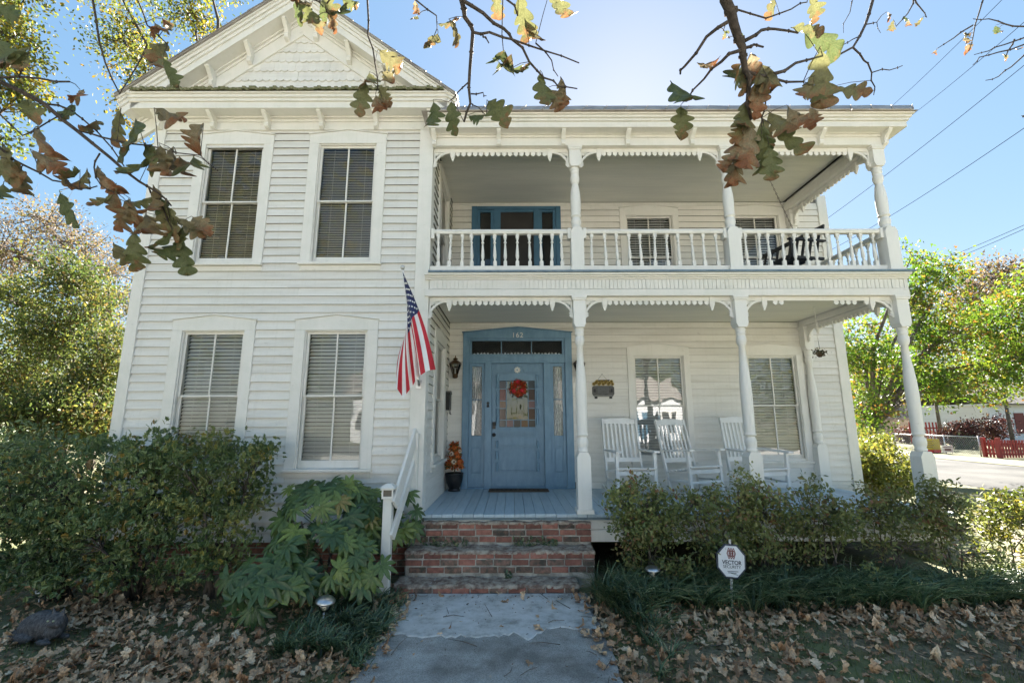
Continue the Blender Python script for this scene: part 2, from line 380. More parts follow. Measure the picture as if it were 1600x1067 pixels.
def window(T, cx, zg0, zg1, hg, style, hc=0.555, gl='glass', lab=None):
    T = T @ Matrix.Translation((cx, 0, 0)); ui = hg + 0.045; zs = zg0 - 0.10; zh = zg1 + 0.045
    cs = MB()
    cs.box(-hc, -ui, -0.042, 0.0, zs, zh); cs.box(ui, hc, -0.042, 0.0, zs, zh)
    cs.prism([(-hc, zh + 0.001), (hc, zh + 0.001), (hc, zg1 + 0.19), (0, zg1 + 0.255), (-hc, zg1 + 0.19)], -0.040, 0.0)
    cs.xf(T); win = cs.build('window', M['trim'], house, bevel=0.003)
    if lab: win['label'] = lab
    m = MB(); q = 0.012
    m.prism([(-hc - .015, zg1 + 0.191), (0, zg1 + 0.257), (hc + .015, zg1 + 0.191), (hc + .015, zg1 + 0.191 + q), (0, zg1 + 0.257 + q), (-hc - .015, zg1 + 0.191 + q)], -0.055, 0.0)
    m.xf(T); m.build('drip_cap', M['trim'], win)
    m = MB(); m.box(-hc - .012, hc + .012, -0.085, 0.08, zs - 0.04, zs - 0.001); m.box(-hc, hc, -0.034, 0.0, zs - 0.11, zs - 0.042)
    m.xf(T); m.build('sill', M['trim'], win, bevel=0.004)
    m = MB()                                                    # jamb lining with a stop bead
    for s in (-1, 1):
        a, b = sorted((s * ui, s * (ui + 0.02))); m.box(a, b, 0.002, 0.12, zs, zh + 0.02)
        a, b = sorted((s * (ui - 0.014), s * ui)); m.box(a, b, -0.02, 0.008, zs, zh)
    m.box(-ui, ui, 0.002, 0.12, zh, zh + 0.02); m.box(-ui + .014, ui - .014, -0.02, 0.008, zh - 0.014, zh)
    m.xf(T); m.build('jamb', M['trim'], win)
    zm = (zg0 + zg1) / 2
    def sash(a, b, y0, y1, top, bot):
        m = MB(); m.box(-ui + .002, -hg, y0, y1, a - bot, b + top); m.box(hg, ui - .002, y0, y1, a - bot, b + top)
        m.box(-hg, hg, y0, y1, b, b + top); m.box(-hg, hg, y0, y1, a - bot, a); m.box(-0.011, 0.011, y0 + .004, y1 - .004, a, b)
        m.xf(T); s = m.build('sash', M['trim'], win, bevel=0.002)
        for u, v in ((-hg, -0.011), (0.011, hg)):
            g = MB(); ym = (y0 + y1) / 2 + random.uniform(-.001, .001); t = random.uniform(-0.004, 0.004)
            g.add([(u, ym + t, a), (v, ym - t, a), (v, ym - t * .5, b), (u, ym + t * .5, b)], [(0, 1, 2, 3)])
            g.xf(T); g.build('pane', M[gl], win)
    sash(zm + 0.014, zg1, 0.010, 0.036, 0.042, 0.024)
    sash(zg0, zm - 0.012, 0.038, 0.064, 0.026, 0.098)
    if style:
        m = MB(); dz = 0.049 if style == 'wide' else 0.026; th = R(46 if style == 'wide' else 44); wd = 0.027 if style == 'wide' else 0.013
        z = zg0 - 0.03; yc = 0.105; rng = random.Random(int(cx * 100))
        while z < zg1 + 0.03:
            dy, dzz = wd * math.cos(th), wd * math.sin(th); j = rng.uniform(-.0015, .0015); k = rng.uniform(-.002, .002)
            m.add([(-hg - .02, yc - dy, z - dzz + j), (hg + .02, yc - dy, z - dzz + k), (hg + .02, yc + dy, z + dzz + k), (-hg - .02, yc + dy, z + dzz + j),
                   (-hg - .02, yc - dy, z - dzz + .003 + j), (hg + .02, yc - dy, z - dzz + .003 + k), (hg + .02, yc + dy, z + dzz + .003 + k), (-hg - .02, yc + dy, z + dzz + .003 + j)],
                  [(3, 2, 1, 0), (4, 5, 6, 7), (0, 1, 5, 4), (2, 3, 7, 6)])
            z += dz
        for u in (-hg * .62, hg * .62): m.box(u - .002, u + .002, yc - wd - .004, yc - wd - .002, zg0 - .05, zg1 + .04)
        m.xf(T); m.build('blind', M['bind' if style == 'wide' else 'bindmini'], win, kind='stuff')
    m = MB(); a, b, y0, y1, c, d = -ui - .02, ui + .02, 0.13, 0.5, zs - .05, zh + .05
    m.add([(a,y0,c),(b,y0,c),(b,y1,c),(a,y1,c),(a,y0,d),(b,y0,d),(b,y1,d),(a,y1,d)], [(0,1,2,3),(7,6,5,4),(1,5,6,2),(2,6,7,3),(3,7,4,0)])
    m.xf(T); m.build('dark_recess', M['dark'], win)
    return win
def hole(cx, zg0, zg1, hg): return (cx - hg - .047, cx + hg + .047, zg0 - 0.105, zg1 + 0.05)

# --- front wing wall
HG = 0.372
wl = [(-3.99, .64, 2.285, HG), (-2.345, .64, 2.285, HG), (-3.995, 3.375, 5.03, HG), (-2.365, 3.385, 5.04, HG)]
T0 = front(0.0); hs = [hole(*q) for q in wl]
wing = backing('wall', T0, XL, XR - .02, -0.34, 5.5, hs)
siding(wing, T0, XL + .10, XR - .16, -0.335, 5.30, hs)
LB = ['lower left window of the wing behind the holly', 'lower right window of the wing with wide blinds', 'upper left window of the wing with fine blinds', 'upper right window of the wing with fine blinds']
for q, st, lb in zip(wl, ('wide', 'wide', 'mini', 'mini'), LB): window(T0, *q, st, lab=lb)
m = MB(); m.box(XL - .022, XL + .13, -.046, 0.0, -.36, 5.30); m.box(XL - .022, XL - .001, .0, .14, -.36, 5.30); m.build('corner_board', M['trim'], wing, bevel=.004)
m = MB(); m.box(XR - .175, XR + .022, -.046, 0.0, -.36, 5.30); m.build('corner_board', M['trim'], wing, bevel=.004)
m = MB(); m.box(XR, XR + .022, .0, .15, -.0, 5.2); m.build('corner_board', M['trim'], wing, bevel=.004)
# far wall of the wing and what closes the house (seen only from the side)
TLs = Matrix.Translation((XL, 0, 0)) @ Matrix.Rotation(-PI / 2, 4, 'Z')       # faces -x, local u = -y
TRs = Matrix.Translation((XR, 0, 0)) @ Matrix.Rotation(PI / 2, 4, 'Z')        # faces +x, local u = +y
TRe = Matrix.Translation((XE, 0, 0)) @ Matrix.Rotation(PI / 2, 4, 'Z')
YB = 9.0
wside = backing('wall', TLs, -YB, 0.0, -0.34, 5.5, []); siding(wside, TLs, -YB, -.02, -.335, 5.30, [], joined=True)
# side of the wing that faces the porch
sw = [(1.07, .64, 2.285, HG), (1.07, 3.375, 4.93, HG)]; hs = [hole(*q) for q in sw]
wp = backing('wall', TRs, 0.02, D, -0.3, 5.35, hs)
siding(wp, TRs, .14, D - .01, 0.0, 2.87, hs); siding(wp, TRs, .14, D - .01, 3.13, 5.22, hs, joined=True)
window(TRs, *sw[0], 'wide', lab='window on the side of the wing facing the lower porch'); window(TRs, *sw[1], 'mini', lab='window on the side of the wing facing the balcony')
# --- porch back wall
pw = [(2.615, .55, 2.24, .405), (4.645, .55, 2.24, .39)]; uw = [(2.60, 3.36, 4.93, .40), (4.62, 3.36, 4.93, .385)]
TB = front(D); hb = [hole(*q) for q in pw] + [hole(*q) for q in uw]; dh = [(-.86, 1.05, -.02, 2.72), (-.755, .925, 3.1, 5.16)]
back = backing('wall', TB, XR, XE, -0.4, 5.33, hb + dh)
siding(back, TB, XR + .02, XE - .12, .11, 2.86, hb + dh, lap=.1215)
siding(back, TB, XR + .02, XE - .12, 3.14, 5.22, hb + dh, lap=.1215)
siding(back, TB, 5.36, XE - .12, -.32, .09, [], lap=.1215); siding(back, TB, 5.36, XE - .12, 2.875, 3.13, [], lap=.1215)
for q, st, lb in zip(pw, ('wide', 'wide'), ('left window of the lower porch behind the rocking chairs', 'right window of the lower porch')): window(TB, *q, st, .555, 'glassW', lab=lb)
for q, lb in zip(uw, ('left window of the balcony', 'right window of the balcony behind the swing')): window(TB, *q, 'wide', .555, lab=lb)
m = MB(); m.box(XE - .15, XE + .02, D - .046, D, -.36, 5.36); m.box(XE, XE + .021, D, D + .14, -.36, 5.36); m.build('corner_board', M['trim'], back, bevel=.004)
m = MB(); m.box(XR + .02, -.89, D - .026, D, .0, .105); m.box(1.09, XE - .152, D - .026, D, .0, .105); m.build('baseboard', M['trim'], back)
m = MB(); m.box(XR + .02, 5.3, D - .03, D, 2.82, 2.89); m.box(XR + .02, 5.3, D - .03, D, 5.16, 5.23)
for z in (2.88, 5.22): m.box(XR + .03, 5.3, D - .05, D - .03, z - .03, z)
m.build('crown_moulding', M['trim'], back)
wr = backing('wall', TRe, D, YB, -0.34, 5.33, []); siding(wr, TRe, D + .14, YB, -.335, 5.3, [], joined=True)
m = MB(); m.box(XL, XE, YB - .05, YB, -.34, 5.4); m.build('wall', M['clap'], house)
# --- brick foundation, laid course by course where it shows
fb = MB(); fb.box(XL + .06, XR + .1, .075, .2, GZ - .3, -.345); fb.box(XL + .06, XL + .2, .2, YB, GZ - .3, -.345); fb.box(XR + .1, XE - .1, 1.7, 1.8, GZ - .3, -.06); fb.box(XE - .2, XE - .08, .6, YB, GZ - .3, -.345)
found = fb.build('foundation', M['mortar'], house)
brick_me = MB().box(-.098, .098, -.045, .045, -.030, .030).mesh('brick', M['brick'], bevel=.006)
brick_dk = brick_me.copy(); brick_dk.materials.clear(); brick_dk.materials.append(M['brickmoss'])
rb = random.Random(5)
for i in range(6):
    z = -.385 - i * .073; x = XL + .17 + (i % 2) * .105
    while x < XR - .1:
        inst('brick', brick_me if rb.random() < .8 else brick_dk, (x, .108 + rb.uniform(-.004, .004), z), found, (rb.uniform(-.02, .02), 0, rb.uniform(-.02, .02))); x += .208
# --- porch floor, skirt
flr = MB().box(XR + .03, 5.36, .0, D, -.16, -.045).build('porch_floor', M['backing'], house)
x = XR + .025; k = 0
while x < 5.42:
    wd = .128 + random.uniform(-.003, .003); m = MB(); dz = random.uniform(-.0025, .0015)
    m.box(x + .0022, x + wd - .0022, -.075 + random.uniform(-.006, .006), D - .002, -.040, dz); m.build('plank', M['floor'], flr, bevel=.003); x += wd
m = MB(); m.box(XR + .05, 5.40, -.03, .03, -.19, -.046); m.box(XR + .05, 5.40, -.034, .026, -.335, -.195)
m.box(5.36, 5.41, .03, D, -.19, -.046); m.box(5.36, 5.41, .03, D, -.335, -.195); m.build('porch_skirt', M['trim'], house, bevel=.004)
m = MB(); m.box(XR + .05, 5.4, -.052, -.032, -.075, -.042); m.build('floor_edge', M['flooredge'], flr)
# --- balcony floor, skirt and ceilings
bal = MB().box(XR + .024, 5.30, .10, D - .001, 2.95, 3.10).build('balcony', M['backing'], house)
m = MB(); m.box(XR + .024, 5.44, -.15, D - .002, 3.104, 3.13); m.build('balcony_floor', M['flooredge'], bal)
m = MB()
for y0, z0, z1 in ((-.075, 2.79, 2.885), (-.062, 2.885, 3.02), (-.085, 3.02, 3.045), (-.105, 3.045, 3.07), (-.13, 3.07, 3.103)):
    m.box(XR - .03 if y0 < -.07 else XR + .03, 5.33 - y0 * .5, y0, .09, z0 + .0004, z1 - .0004)
    m.box(5.19 + .0, 5.33 - y0 * .5, .0905, D - .001, z0 + .0004, z1 - .0004)
m.build('balcony_beam', M['trim'], bal, bevel=.004)
m = MB(); x = XR + .05; rs = random.Random(3)                       # tongue-and-groove strip of short upright slats
while x < 5.32:
    wd = rs.choice((.052, .056, .060)); m.box(x, x + wd - .006, -.0735 + rs.uniform(-.003, .003), -.06, 2.888, 3.018); x += wd
m.build('skirt_slats', M['trim'], bal, kind='stuff')
def ceiling(z, y0, x1):
    m = MB(); y = y0
    while y < D - .03:
        e = min(y + .083, D - .03); m.box(XR + .026, x1, y + .002, e - .002, z, z + .02); y += .083
    m.box(XR + .026, x1, y0, D - .03, z + .008, z + .03)
    return m
ceiling(2.895, .10, 5.17).build('porch_ceiling', M['ceil'], bal, kind='stuff')
up = MB(); up.box(XR + .024, 5.30, -.06, D, 5.29, 5.33); up = up.build('upper_ceiling', M['backing'], house)
ceiling(5.235, .10, 5.17).build('ceiling_boards', M['ceil'], up, kind='stuff')

# --- posts
def post(x, y, z0, zb, zt, z1, up):
    """square foot to zb, turned between zb and zt, square head to z1"""
    m = MB(); h = zt - zb; hb_ = .086; ht = .080
    m.box(x - .105, x + .105, y - .105, y + .105, z0, z0 + .05)
    m.prism([(x - hb_, z0 + .052), (x + hb_, z0 + .052), (x + hb_, zb - .06), (x + hb_ * .62, zb), (x - hb_ * .62, zb), (x - hb_, zb - .06)], y - hb_, y + hb_)
    m.prism([(x - ht * .7, zt), (x + ht * .7, zt), (x + ht, zt + .05), (x + ht, z1 - .055), (x - ht, z1 - .055), (x - ht, zt + .05)], y - ht, y + ht)
    m.box(x - .094, x + .094, y - .094, y + .094, z1 - .054, z1 - .03); m.box(x - .102, x + .102, y - .102, y + .102, z1 - .029, z1)
    b = .17 if up else .19
    pr = [(.058, 0), (.066, .015), (.066, .03), (.055, .04), (.068, .075), (.072, .11), (.066, .145), (.052, .165), (.052, .178), (.072, .187), (.074, .2), (.066, .212), (.066, .225)]
    body = [(.071, .33 * h / .95), (.073, .42 * h / .95), (.069, .52 * h / .95), (.058, .62 * h / .95), (.047, .68 * h / .95), (.040, h - .245)]
    top = [(.052, h - .235), (.052, h - .225), (.062, h - .2), (.066, h - .165), (.062, h - .13), (.05, h - .105), (.058, h - .095), (.062, h - .08), (.058, h - .065), (.058, h - .045), (.066, h - .03), (.06, h - .012), (.055, h)]
    if not up: pr = [(r_ * 1.02, z * 1.1) for r_, z in pr]
    m.lathe(pr + body + top, (x, y, zb), 22)
    return m.build('porch_post', M['post'], house, bevel=0)
for x in POSTS:
    post(x, 0.0, 3.131, 3.77, 4.70, 5.008, True); post(x, 0.0, .002, .74, 2.36, 2.788, False)
post(5.27, D - .09, .002, .74, 2.36, 2.788, False); post(5.27, D - .09, 3.131, 3.77, 4.70, 5.0, True)

# --- gingerbread under the beams
def spandrel(a, b, zt, T, gaps=None, left=True, right=True, mid=True):
    """saw-tooth board from a to b hung below zt, with pendants and corner brackets"""
    m = MB(); m.box(a, b, -.014, .014, zt - .055, zt - .001)
    pa, pb = a + .30, b - .30; n = max(4, round((pb - pa) / .083)); dw = (pb - pa) / n
    for i in range(n):
        if gaps and i in gaps: continue
        x0 = pa + i * dw
        m.prism([(x0 + .008, zt - .0555), (x0 + .016, zt - .075), (x0 + .002, zt - .085), (x0 + dw / 2, zt - .115), (x0 + dw - .002, zt - .085), (x0 + dw - .016, zt - .075), (x0 + dw - .008, zt - .0555)], -.011, .011)
    m.xf(T); o = m.build('spandrel', M['trim'], house)
    for px in (pa - .03, pb + .03):
        q = MB(); q.box(px - .034, px + .034, -.024, .024, zt - .105, zt - .0015)
        q.add([(px-.034,-.024,zt-.1055),(px+.034,-.024,zt-.1055),(px+.034,.024,zt-.1055),(px-.034,.024,zt-.1055),(px-.012,-.01,zt-.175),(px+.012,-.01,zt-.175),(px+.012,.01,zt-.175),(px-.012,.01,zt-.175)],
              [(0,1,5,4),(1,2,6,5),(2,3,7,6),(3,0,4,7),(4,5,6,7)])
        q.lathe([(.004, -.195), (.013, -.185), (.015, -.176), (.008, -.168)], (px, 0, zt), 8); q.xf(T); q.build('pendant', M['trim'], o)
    for side, s in ((a, 1), (b, -1)):
        if (s == 1 and not left) or (s == -1 and not right): continue
        q = MB(); N = 9; pts = []
        for i in range(N + 1):
            t = i / N * PI / 2; pts.append((side + s * .235 * (1 - math.cos(t)) ** 1.0, zt - .055 - .235 * (1 - math.sin(t))))
        for (x0, z0), (x1, z1) in zip(pts, pts[1:]):
            dx, dz = x1 - x0, z1 - z0; L = math.hypot(dx, dz); nx, nz = -dz / L * .014, dx / L * .014
            q.prism([(x0 - nx, z0 - nz), (x1 - nx, z1 - nz), (x1 + nx, z1 + nz), (x0 + nx, z0 + nz)], -.012, .012)
        q.box(min(side, side + s * .022), max(side, side + s * .022), -.0125, .0125, zt - .29, zt - .0555)
        q.prism([(side + s * .012, zt - .06), (side + s * .022, zt - .06), (side + s * .085, zt - .145), (side + s * .075, zt - .15)], -.008, .008)
        q.prism([(side + s * .02, zt - .11), (side + s * .02, zt - .1), (side + s * .11, zt - .06), (side + s * .12, zt - .07)], -.009, .009)
        q.prism([(side + s * .022, zt - .057), (side + s * .10, zt - .057), (side + s * .022, zt - .095)], -.006, .006)
        q.prism([(side, zt - .29), (side + s * .05, zt - .26), (side + s * .03, zt - .24), (side + s * .055, zt - .22), (side + s * .02, zt - .21)], -.0115, .0115)
        q.xf(T); q.build('bracket', M['trim'], o)
    return o
B = [(XR + .03, POSTS[0] - .085), (POSTS[0] + .085, POSTS[1] - .085), (POSTS[1] + .085, POSTS[2] - .085)]
for i, (a, b) in enumerate(B):
    spandrel(a, b, 5.008, front(0.0)); spandrel(a, b, 2.788, front(0.0), set(range(16)) - {1, 2, 11, 12, 13, 14} if i == 2 else None)
TS = Matrix.Translation((5.25, 0, 0)) @ Matrix.Rotation(PI / 2, 4, 'Z')
spandrel(.09, D - .18, 5.008, TS); spandrel(.09, D - .18, 2.788, TS)
# --- balcony railing
bm_ = MB(); bm_.box(-.023, .023, -.023, .023, 0, .075); bm_.box(-.023, .023, -.023, .023, .425, .47)
bm_.lathe([(.019, .075), (.013, .10), (.021, .125), (.024, .155), (.020, .22), (.013, .31), (.011, .335), (.021, .343), (.021, .355), (.012, .362), (.012, .378), (.019, .40), (.022, .425)], (0, 0, 0), 10)
bal_me = bm_.mesh('baluster', M['post'])
def railing(T, a, b, n, rb):
    m = MB(); m.prism([(-.034, 3.70), (.034, 3.70), (.044, 3.735), (.03, 3.762), (-.03, 3.762), (-.044, 3.735)], a, b, 'x'); m.box(a, b, -.036, .036, 3.165, 3.228)
    m.xf(T); o = m.build('railing', M['trim'], house)
    for u in (a, b): q = MB(); q.box(u - .045 if u == b else u, u if u == b else u + .045, -.055, .055, 3.62, 3.77); q.xf(T); q.build('rail_block', M['trim'], o, bevel=.004)
    for i in range(n):
        u = a + (b - a) * (i + .75) / (n + .5) + rb.uniform(-.02, .02); p = T @ Vector((u, 0, 3.229)); inst('baluster', bal_me, p, o, (rb.uniform(-.02, .02), rb.uniform(-.035, .035), rb.uniform(-.2, .2)))
rr = random.Random(8)
for (a, b), n in zip(B, (12, 11, 12)): railing(front(0.0), a, b, n, rr)
railing(TS, .09, D - .18, 10, rr)
# --- porch cornice: frieze, crown, soffit, brackets, eave, metal shingles
fz = MB(); fz.box(XR + .03, 5.335, -.09, .1, 5.010, 5.13); fz.box(5.165, 5.335, .101, D, 5.010, 5.13)
for y0, z0, z1 in ((-.105, 5.131, 5.15), (-.10, 5.151, 5.17), (-.125, 5.171, 5.186)):
    fz.box(XR + .03, 5.335 - y0 * .6 - .05, y0, .1, z0, z1); fz.box(5.165, 5.335 - y0 * .6 - .05, .101, D, z0, z1)
fz = fz.build('porch_frieze', M['trim'], house, bevel=.003)
def scroll(T, h=.19, d=.15, w=.028):
    m = MB(); m.prism([(0, 0), (-d, 0), (-d, -.03), (-d * .86, -.05), (-d * .55, -h * .42), (-d * .34, -h * .60), (-d * .42, -h * .74), (-d * .36, -h * .92), (-.02, -h), (0, -h)], -w, w, 'x')
    m.prism([(-d * .3, -h * .2), (-d * .5, -h * .25), (-d * .35, -h * .45)], -w - .004, w + .004, 'x')
    m.xf(T); return m
for k in range(8):
    scroll(Matrix.Translation((-1.10 + .918 * k, -.09, 5.187)), .20, .15).build('cornice_bracket', M['trim'], fz)
scroll(Matrix.Translation((5.335, .35, 5.187)) @ Matrix.Rotation(PI / 2, 4, 'Z'), .2, .15).build('cornice_bracket', M['trim'], fz)
ev = MB(); ev.box(XR + .03, 5.50, -.235, .3, 5.188, 5.205); ev.box(5.2, 5.50, .301, D + .1, 5.188, 5.205)
for y0, z0, z1 in ((-.262, 5.178, 5.262), (-.285, 5.264, 5.30), (-.31, 5.302, 5.336), (-.335, 5.338, 5.362)):
    ev.box(XR - .02, 5.28 - y0, y0, .0, z0, z1); ev.box(5.28, 5.28 - y0, .0005, D + .1, z0, z1)
ev.build('eave', M['trim'], fz, bevel=.003)
roof = MB(); e0 = -.36                                                                             # hip roof of the main block
roof.add([(XR - .1, e0, 5.365), (5.64, e0, 5.365), (5.64, YB + .2, 5.365), (XR - .1, YB + .2, 5.365), (XR - .1, .15, 5.44), (5.30, .15, 5.44), (5.30, YB - .3, 5.44), (XR - .1, YB - .3, 5.44),
          (XR - .1, 4.4, 6.55), (1.6, 4.4, 6.55)],
         [(0, 1, 5, 4), (1, 2, 6, 5), (2, 3, 7, 6), (4, 5, 9, 8), (5, 6, 9), (6, 7, 8, 9), (3, 2, 1, 0), (0, 4, 8, 7, 3)])
roof = roof.build('roof', M['roofmetal'], house)
x = XR + .15; i = 0
while x < 5.5:
    m = MB(); wd = .285; j = random.uniform(-.004, .004)
    m.add([(x, -.375, 5.352 + j), (x + wd, -.375, 5.352 - j), (x + wd + .07, -.295, 5.470 - j), (x + .07, -.295, 5.470 + j), (x, -.382, 5.362 + j), (x + wd, -.382, 5.362 - j), (x + wd + .07, -.302, 5.480 - j), (x + .07, -.302, 5.480 + j)],
          [(3,2,1,0),(4,5,6,7),(0,1,5,4),(1,2,6,5),(2,3,7,6),(3,0,4,7)])
    m.tube([(x + wd - .008, -.386, 5.362), (x + wd + .062, -.306, 5.482)], .008, 5)
    m.build('roof_shingle', M['roofmetal'], roof); x += wd
# --- wing cornice and gable
XC = -3.16
wc = MB(); wc.box(XL - .035, XR + .04, -.045, .05, 5.302, 5.42)
for y0, z0, z1 in ((-.06, 5.421, 5.445), (-.055, 5.446, 5.47), (-.085, 5.471, 5.50)): wc.box(XL + y0 * .7, XR - y0 * .7, y0, .05, z0, z1)
wc = wc.build('wing_frieze', M['trim'], house, bevel=.003)
for k in range(6):
    scroll(Matrix.Translation((-5.10 + .785 * k, -.045, 5.503)), .205, .19).build('cornice_bracket', M['trim'], wc)
m = MB(); m.box(XL - .25, XR + .25, -.25, .05, 5.504, 5.52)
for y0, z0, z1 in ((-.262, 5.49, 5.585), (-.285, 5.586, 5.63), (-.31, 5.631, 5.675), (-.335, 5.676, 5.70)): m.box(XL + y0 + .02, XR - y0 - .02, y0, .05, z0, z1)
for s, X in ((-1, XL), (1, XR)):                                       # eaves running back along the sides
    a, b = sorted((X + s * .02, X + s * .30)); m.box(a, b, .051, YB, 5.504, 5.52); a, b = sorted((X + s * .22, X + s * .30)); m.box(a, b, .0515, YB, 5.521, 5.66)
m.build('eave', M['trim'], wc, bevel=.003)
m = MB(); n = 92; rs = random.Random(9)                               # mossy little roof over the cornice
for i in range(n):
    a = XL - .2 + (XR - XL + .4) * i / n; b = XL - .2 + (XR - XL + .4) * (i + 1) / n; j = rs.uniform(-.012, .012)
    m.add([(a, -.365, 5.703 + j), (b - .004, -.365, 5.703 + j), (b - .004, -.01, 5.83), (a, -.01, 5.83), (a, -.368, 5.742 + j * 1.6), (b - .004, -.368, 5.742 + j * 1.6), (b - .004, -.01, 5.85), (a, -.01, 5.85)],
          [(3,2,1,0),(4,5,6,7),(0,1,5,4),(1,2,6,5),(3,0,4,7)])
m.build('pent_roof', M['moss'], wc)
SL = .775; ZA = 7.47                                                    # rake
def rk(x, dz): return ZA + dz - SL * abs(x - XC)
gw = MB(); gw.prism([(XL, 5.5), (XR, 5.5), (XR, rk(XR, -.35)), (XC, ZA - .35), (XL, rk(XL, -.35))], .012, .1); gable = gw.build('gable', M['trim'], house)
sh_me = MB(); P = [(-.052, .19), (-.052, .035)] + [(.052 * math.sin(t), .035 - .035 * math.cos(t)) for t in [R(a) for a in (-60, -30, 0, 30, 60)]] + [(.052, .035), (.052, .19)]
sh_me.prism(P, -.016, 0.0); sh_me = sh_me.mesh('shingle', M['clap'])
for r_ in range(8):
    z = 5.80 + r_ * .163; x = XC - 1.55 + (r_ % 2) * .052
    while x < XC + 1.55:
        if z + .02 < rk(x, -.56 + .12): inst('shingle', sh_me, (x, -.002 + random.uniform(-.002, .002), z + random.uniform(-.004, .004)), gable, (-.105 + random.uniform(-.006, .006), random.uniform(-.012, .012), 0))
        x += .1045
def rake(name, dz0, dz1, y0, y1, mat, parent, ext=0.0, s=None):
    m = MB()
    for s in (-1, 1):
        xe = XC + s * (2.32 + ext); q = [(XC, ZA + dz0), (xe, rk(xe, dz0)), (xe, rk(xe, dz1)), (XC, ZA + dz1)]
        m.prism(q if s == 1 else q[::-1], y0, y1)
    return m.build(name, mat, parent, bevel=.003)
rake('rake_frieze', -.56, -.34, -.035, .011, M['trim'], gable)
for a, b, y in ((-.339, -.315, -.05), (-.3145, -.285, -.045), (-.2845, -.255, -.075)): rake('rake_moulding', a, b, y, .011, M['trim'], gable)
rake('rake_soffit', -.2545, -.235, -.245, .011, M['trim'], gable)
for a, b, y in ((-.262, -.145, -.262), (-.1445, -.09, -.285), (-.0895, -.04, -.31), (-.0395, -.012, -.335)): rake('rake_fascia', a, b, y, -.2455, M['trim'], gable, .06)
for s in (-1, 1):
    for k in range(5):
        x = XC + s * (.22 + .52 * k)
        if k == 4: continue
        scroll(Matrix.Translation((x, -.036, rk(x, -.256))), .26, .19, .03).build('rake_bracket', M['trim'], gable)
wrf = MB()
for s in (-1, 1):
    xe = XC + s * 2.40; q = [(XC, ZA - .011), (xe, rk(xe, -.011)), (xe, rk(xe, .012)), (XC, ZA + .012)]; wrf.prism(q if s == 1 else q[::-1], -.36, 5.2)
wrf = wrf.build('wing_roof', M['roofmetal'], house)
for s in (-1, 1):
    for k in range(11):
        x0 = XC + s * (.02 + .215 * k); x1 = XC + s * (.02 + .215 * (k + 1)); j = random.uniform(0, .008)
        q = [(x0, rk(x0, .013)), (x1, rk(x1, .013)), (x1, rk(x1, .026 + j)), (x0, rk(x0, .018))]
        m = MB(); m.prism(q if s == 1 else q[::-1], -.37, -.1); m.build('roof_shingle', M['roofmetal'], wrf)
m = MB(); m.box(XL + .02, XR - .02, .13, .2, 5.45, 5.6); m.box(XL + .01, XE - .06, 2.2, YB - .1, 5.30, 5.36); m.build('attic_floor', M['backing'], house)

# --- front door assembly
TD = front(D)
fd = MB(); fd.box(-.88, -.765, -.045, .05, .0, 2.60); fd.box(.945, 1.07, -.045, .05, .0, 2.60)
fd.prism([(-.88, 2.601), (1.07, 2.601), (1.07, 2.705), (.095, 2.80), (-.88, 2.705)], -.045, .05)
fd.prism([(-.90, 2.706), (.095, 2.801), (1.09, 2.706), (1.09, 2.722), (.095, 2.817), (-.90, 2.722)], -.062, .0)
fd.box(-.765, .945, -.03, .06, 2.155, 2.29); fd.box(-.485, -.365, -.035, .07, .0, 2.1545); fd.box(.565, .68, -.035, .07, .0, 2.1545)
fd.box(-.765, .945, -.035, -.0301, 2.19, 2.25)
fd.box(-.7645, .9445, -.02, .05, 2.56, 2.6005); fd.box(-.7645, -.725, -.02, .05, 2.2905, 2.5595); fd.box(.9, .9445, -.02, .05, 2.2905, 2.5595); fd.box(-.7245, .8995, -.02, .05, 2.2905, 2.318)
fd.box(-.88, 1.07, -.05, .08, -.0, .028)
fd.xf(TD); door = fd.build('front_entrance', M['blue'], house, bevel=.005); door['label'] = 'blue panelled front entrance with sidelights and a transom'
for i, (a, b) in enumerate(((-.72, -.20), (-.185, .345), (.36, .895))):
    g = MB(); g.add([(a, .03, 2.318), (b, .03, 2.318), (b, .032, 2.56), (a, .032, 2.56)], [(0, 1, 2, 3)]); g.xf(TD); g.build('transom_pane', M['glass'], door)
m = MB(); m.box(-.2, -.185, .0, .045, 2.318, 2.56); m.box(.345, .36, .0, .045, 2.318, 2.56); m.xf(TD); m.build('transom_bar', M['blue'], door)
m = MB()                                                             # lace edging at the foot of the transom
for i in range(26):
    a = -.71 + i * .0615; m.prism([(a, 2.32), (a + .055, 2.32), (a + .04, 2.345 + .02 * (i * 7 % 5) / 4), (a + .015, 2.345 + .02 * (i * 3 % 5) / 4)], .07, .073)
m.xf(TD); m.build('lace_edging', M['curtain'], door, kind='stuff')
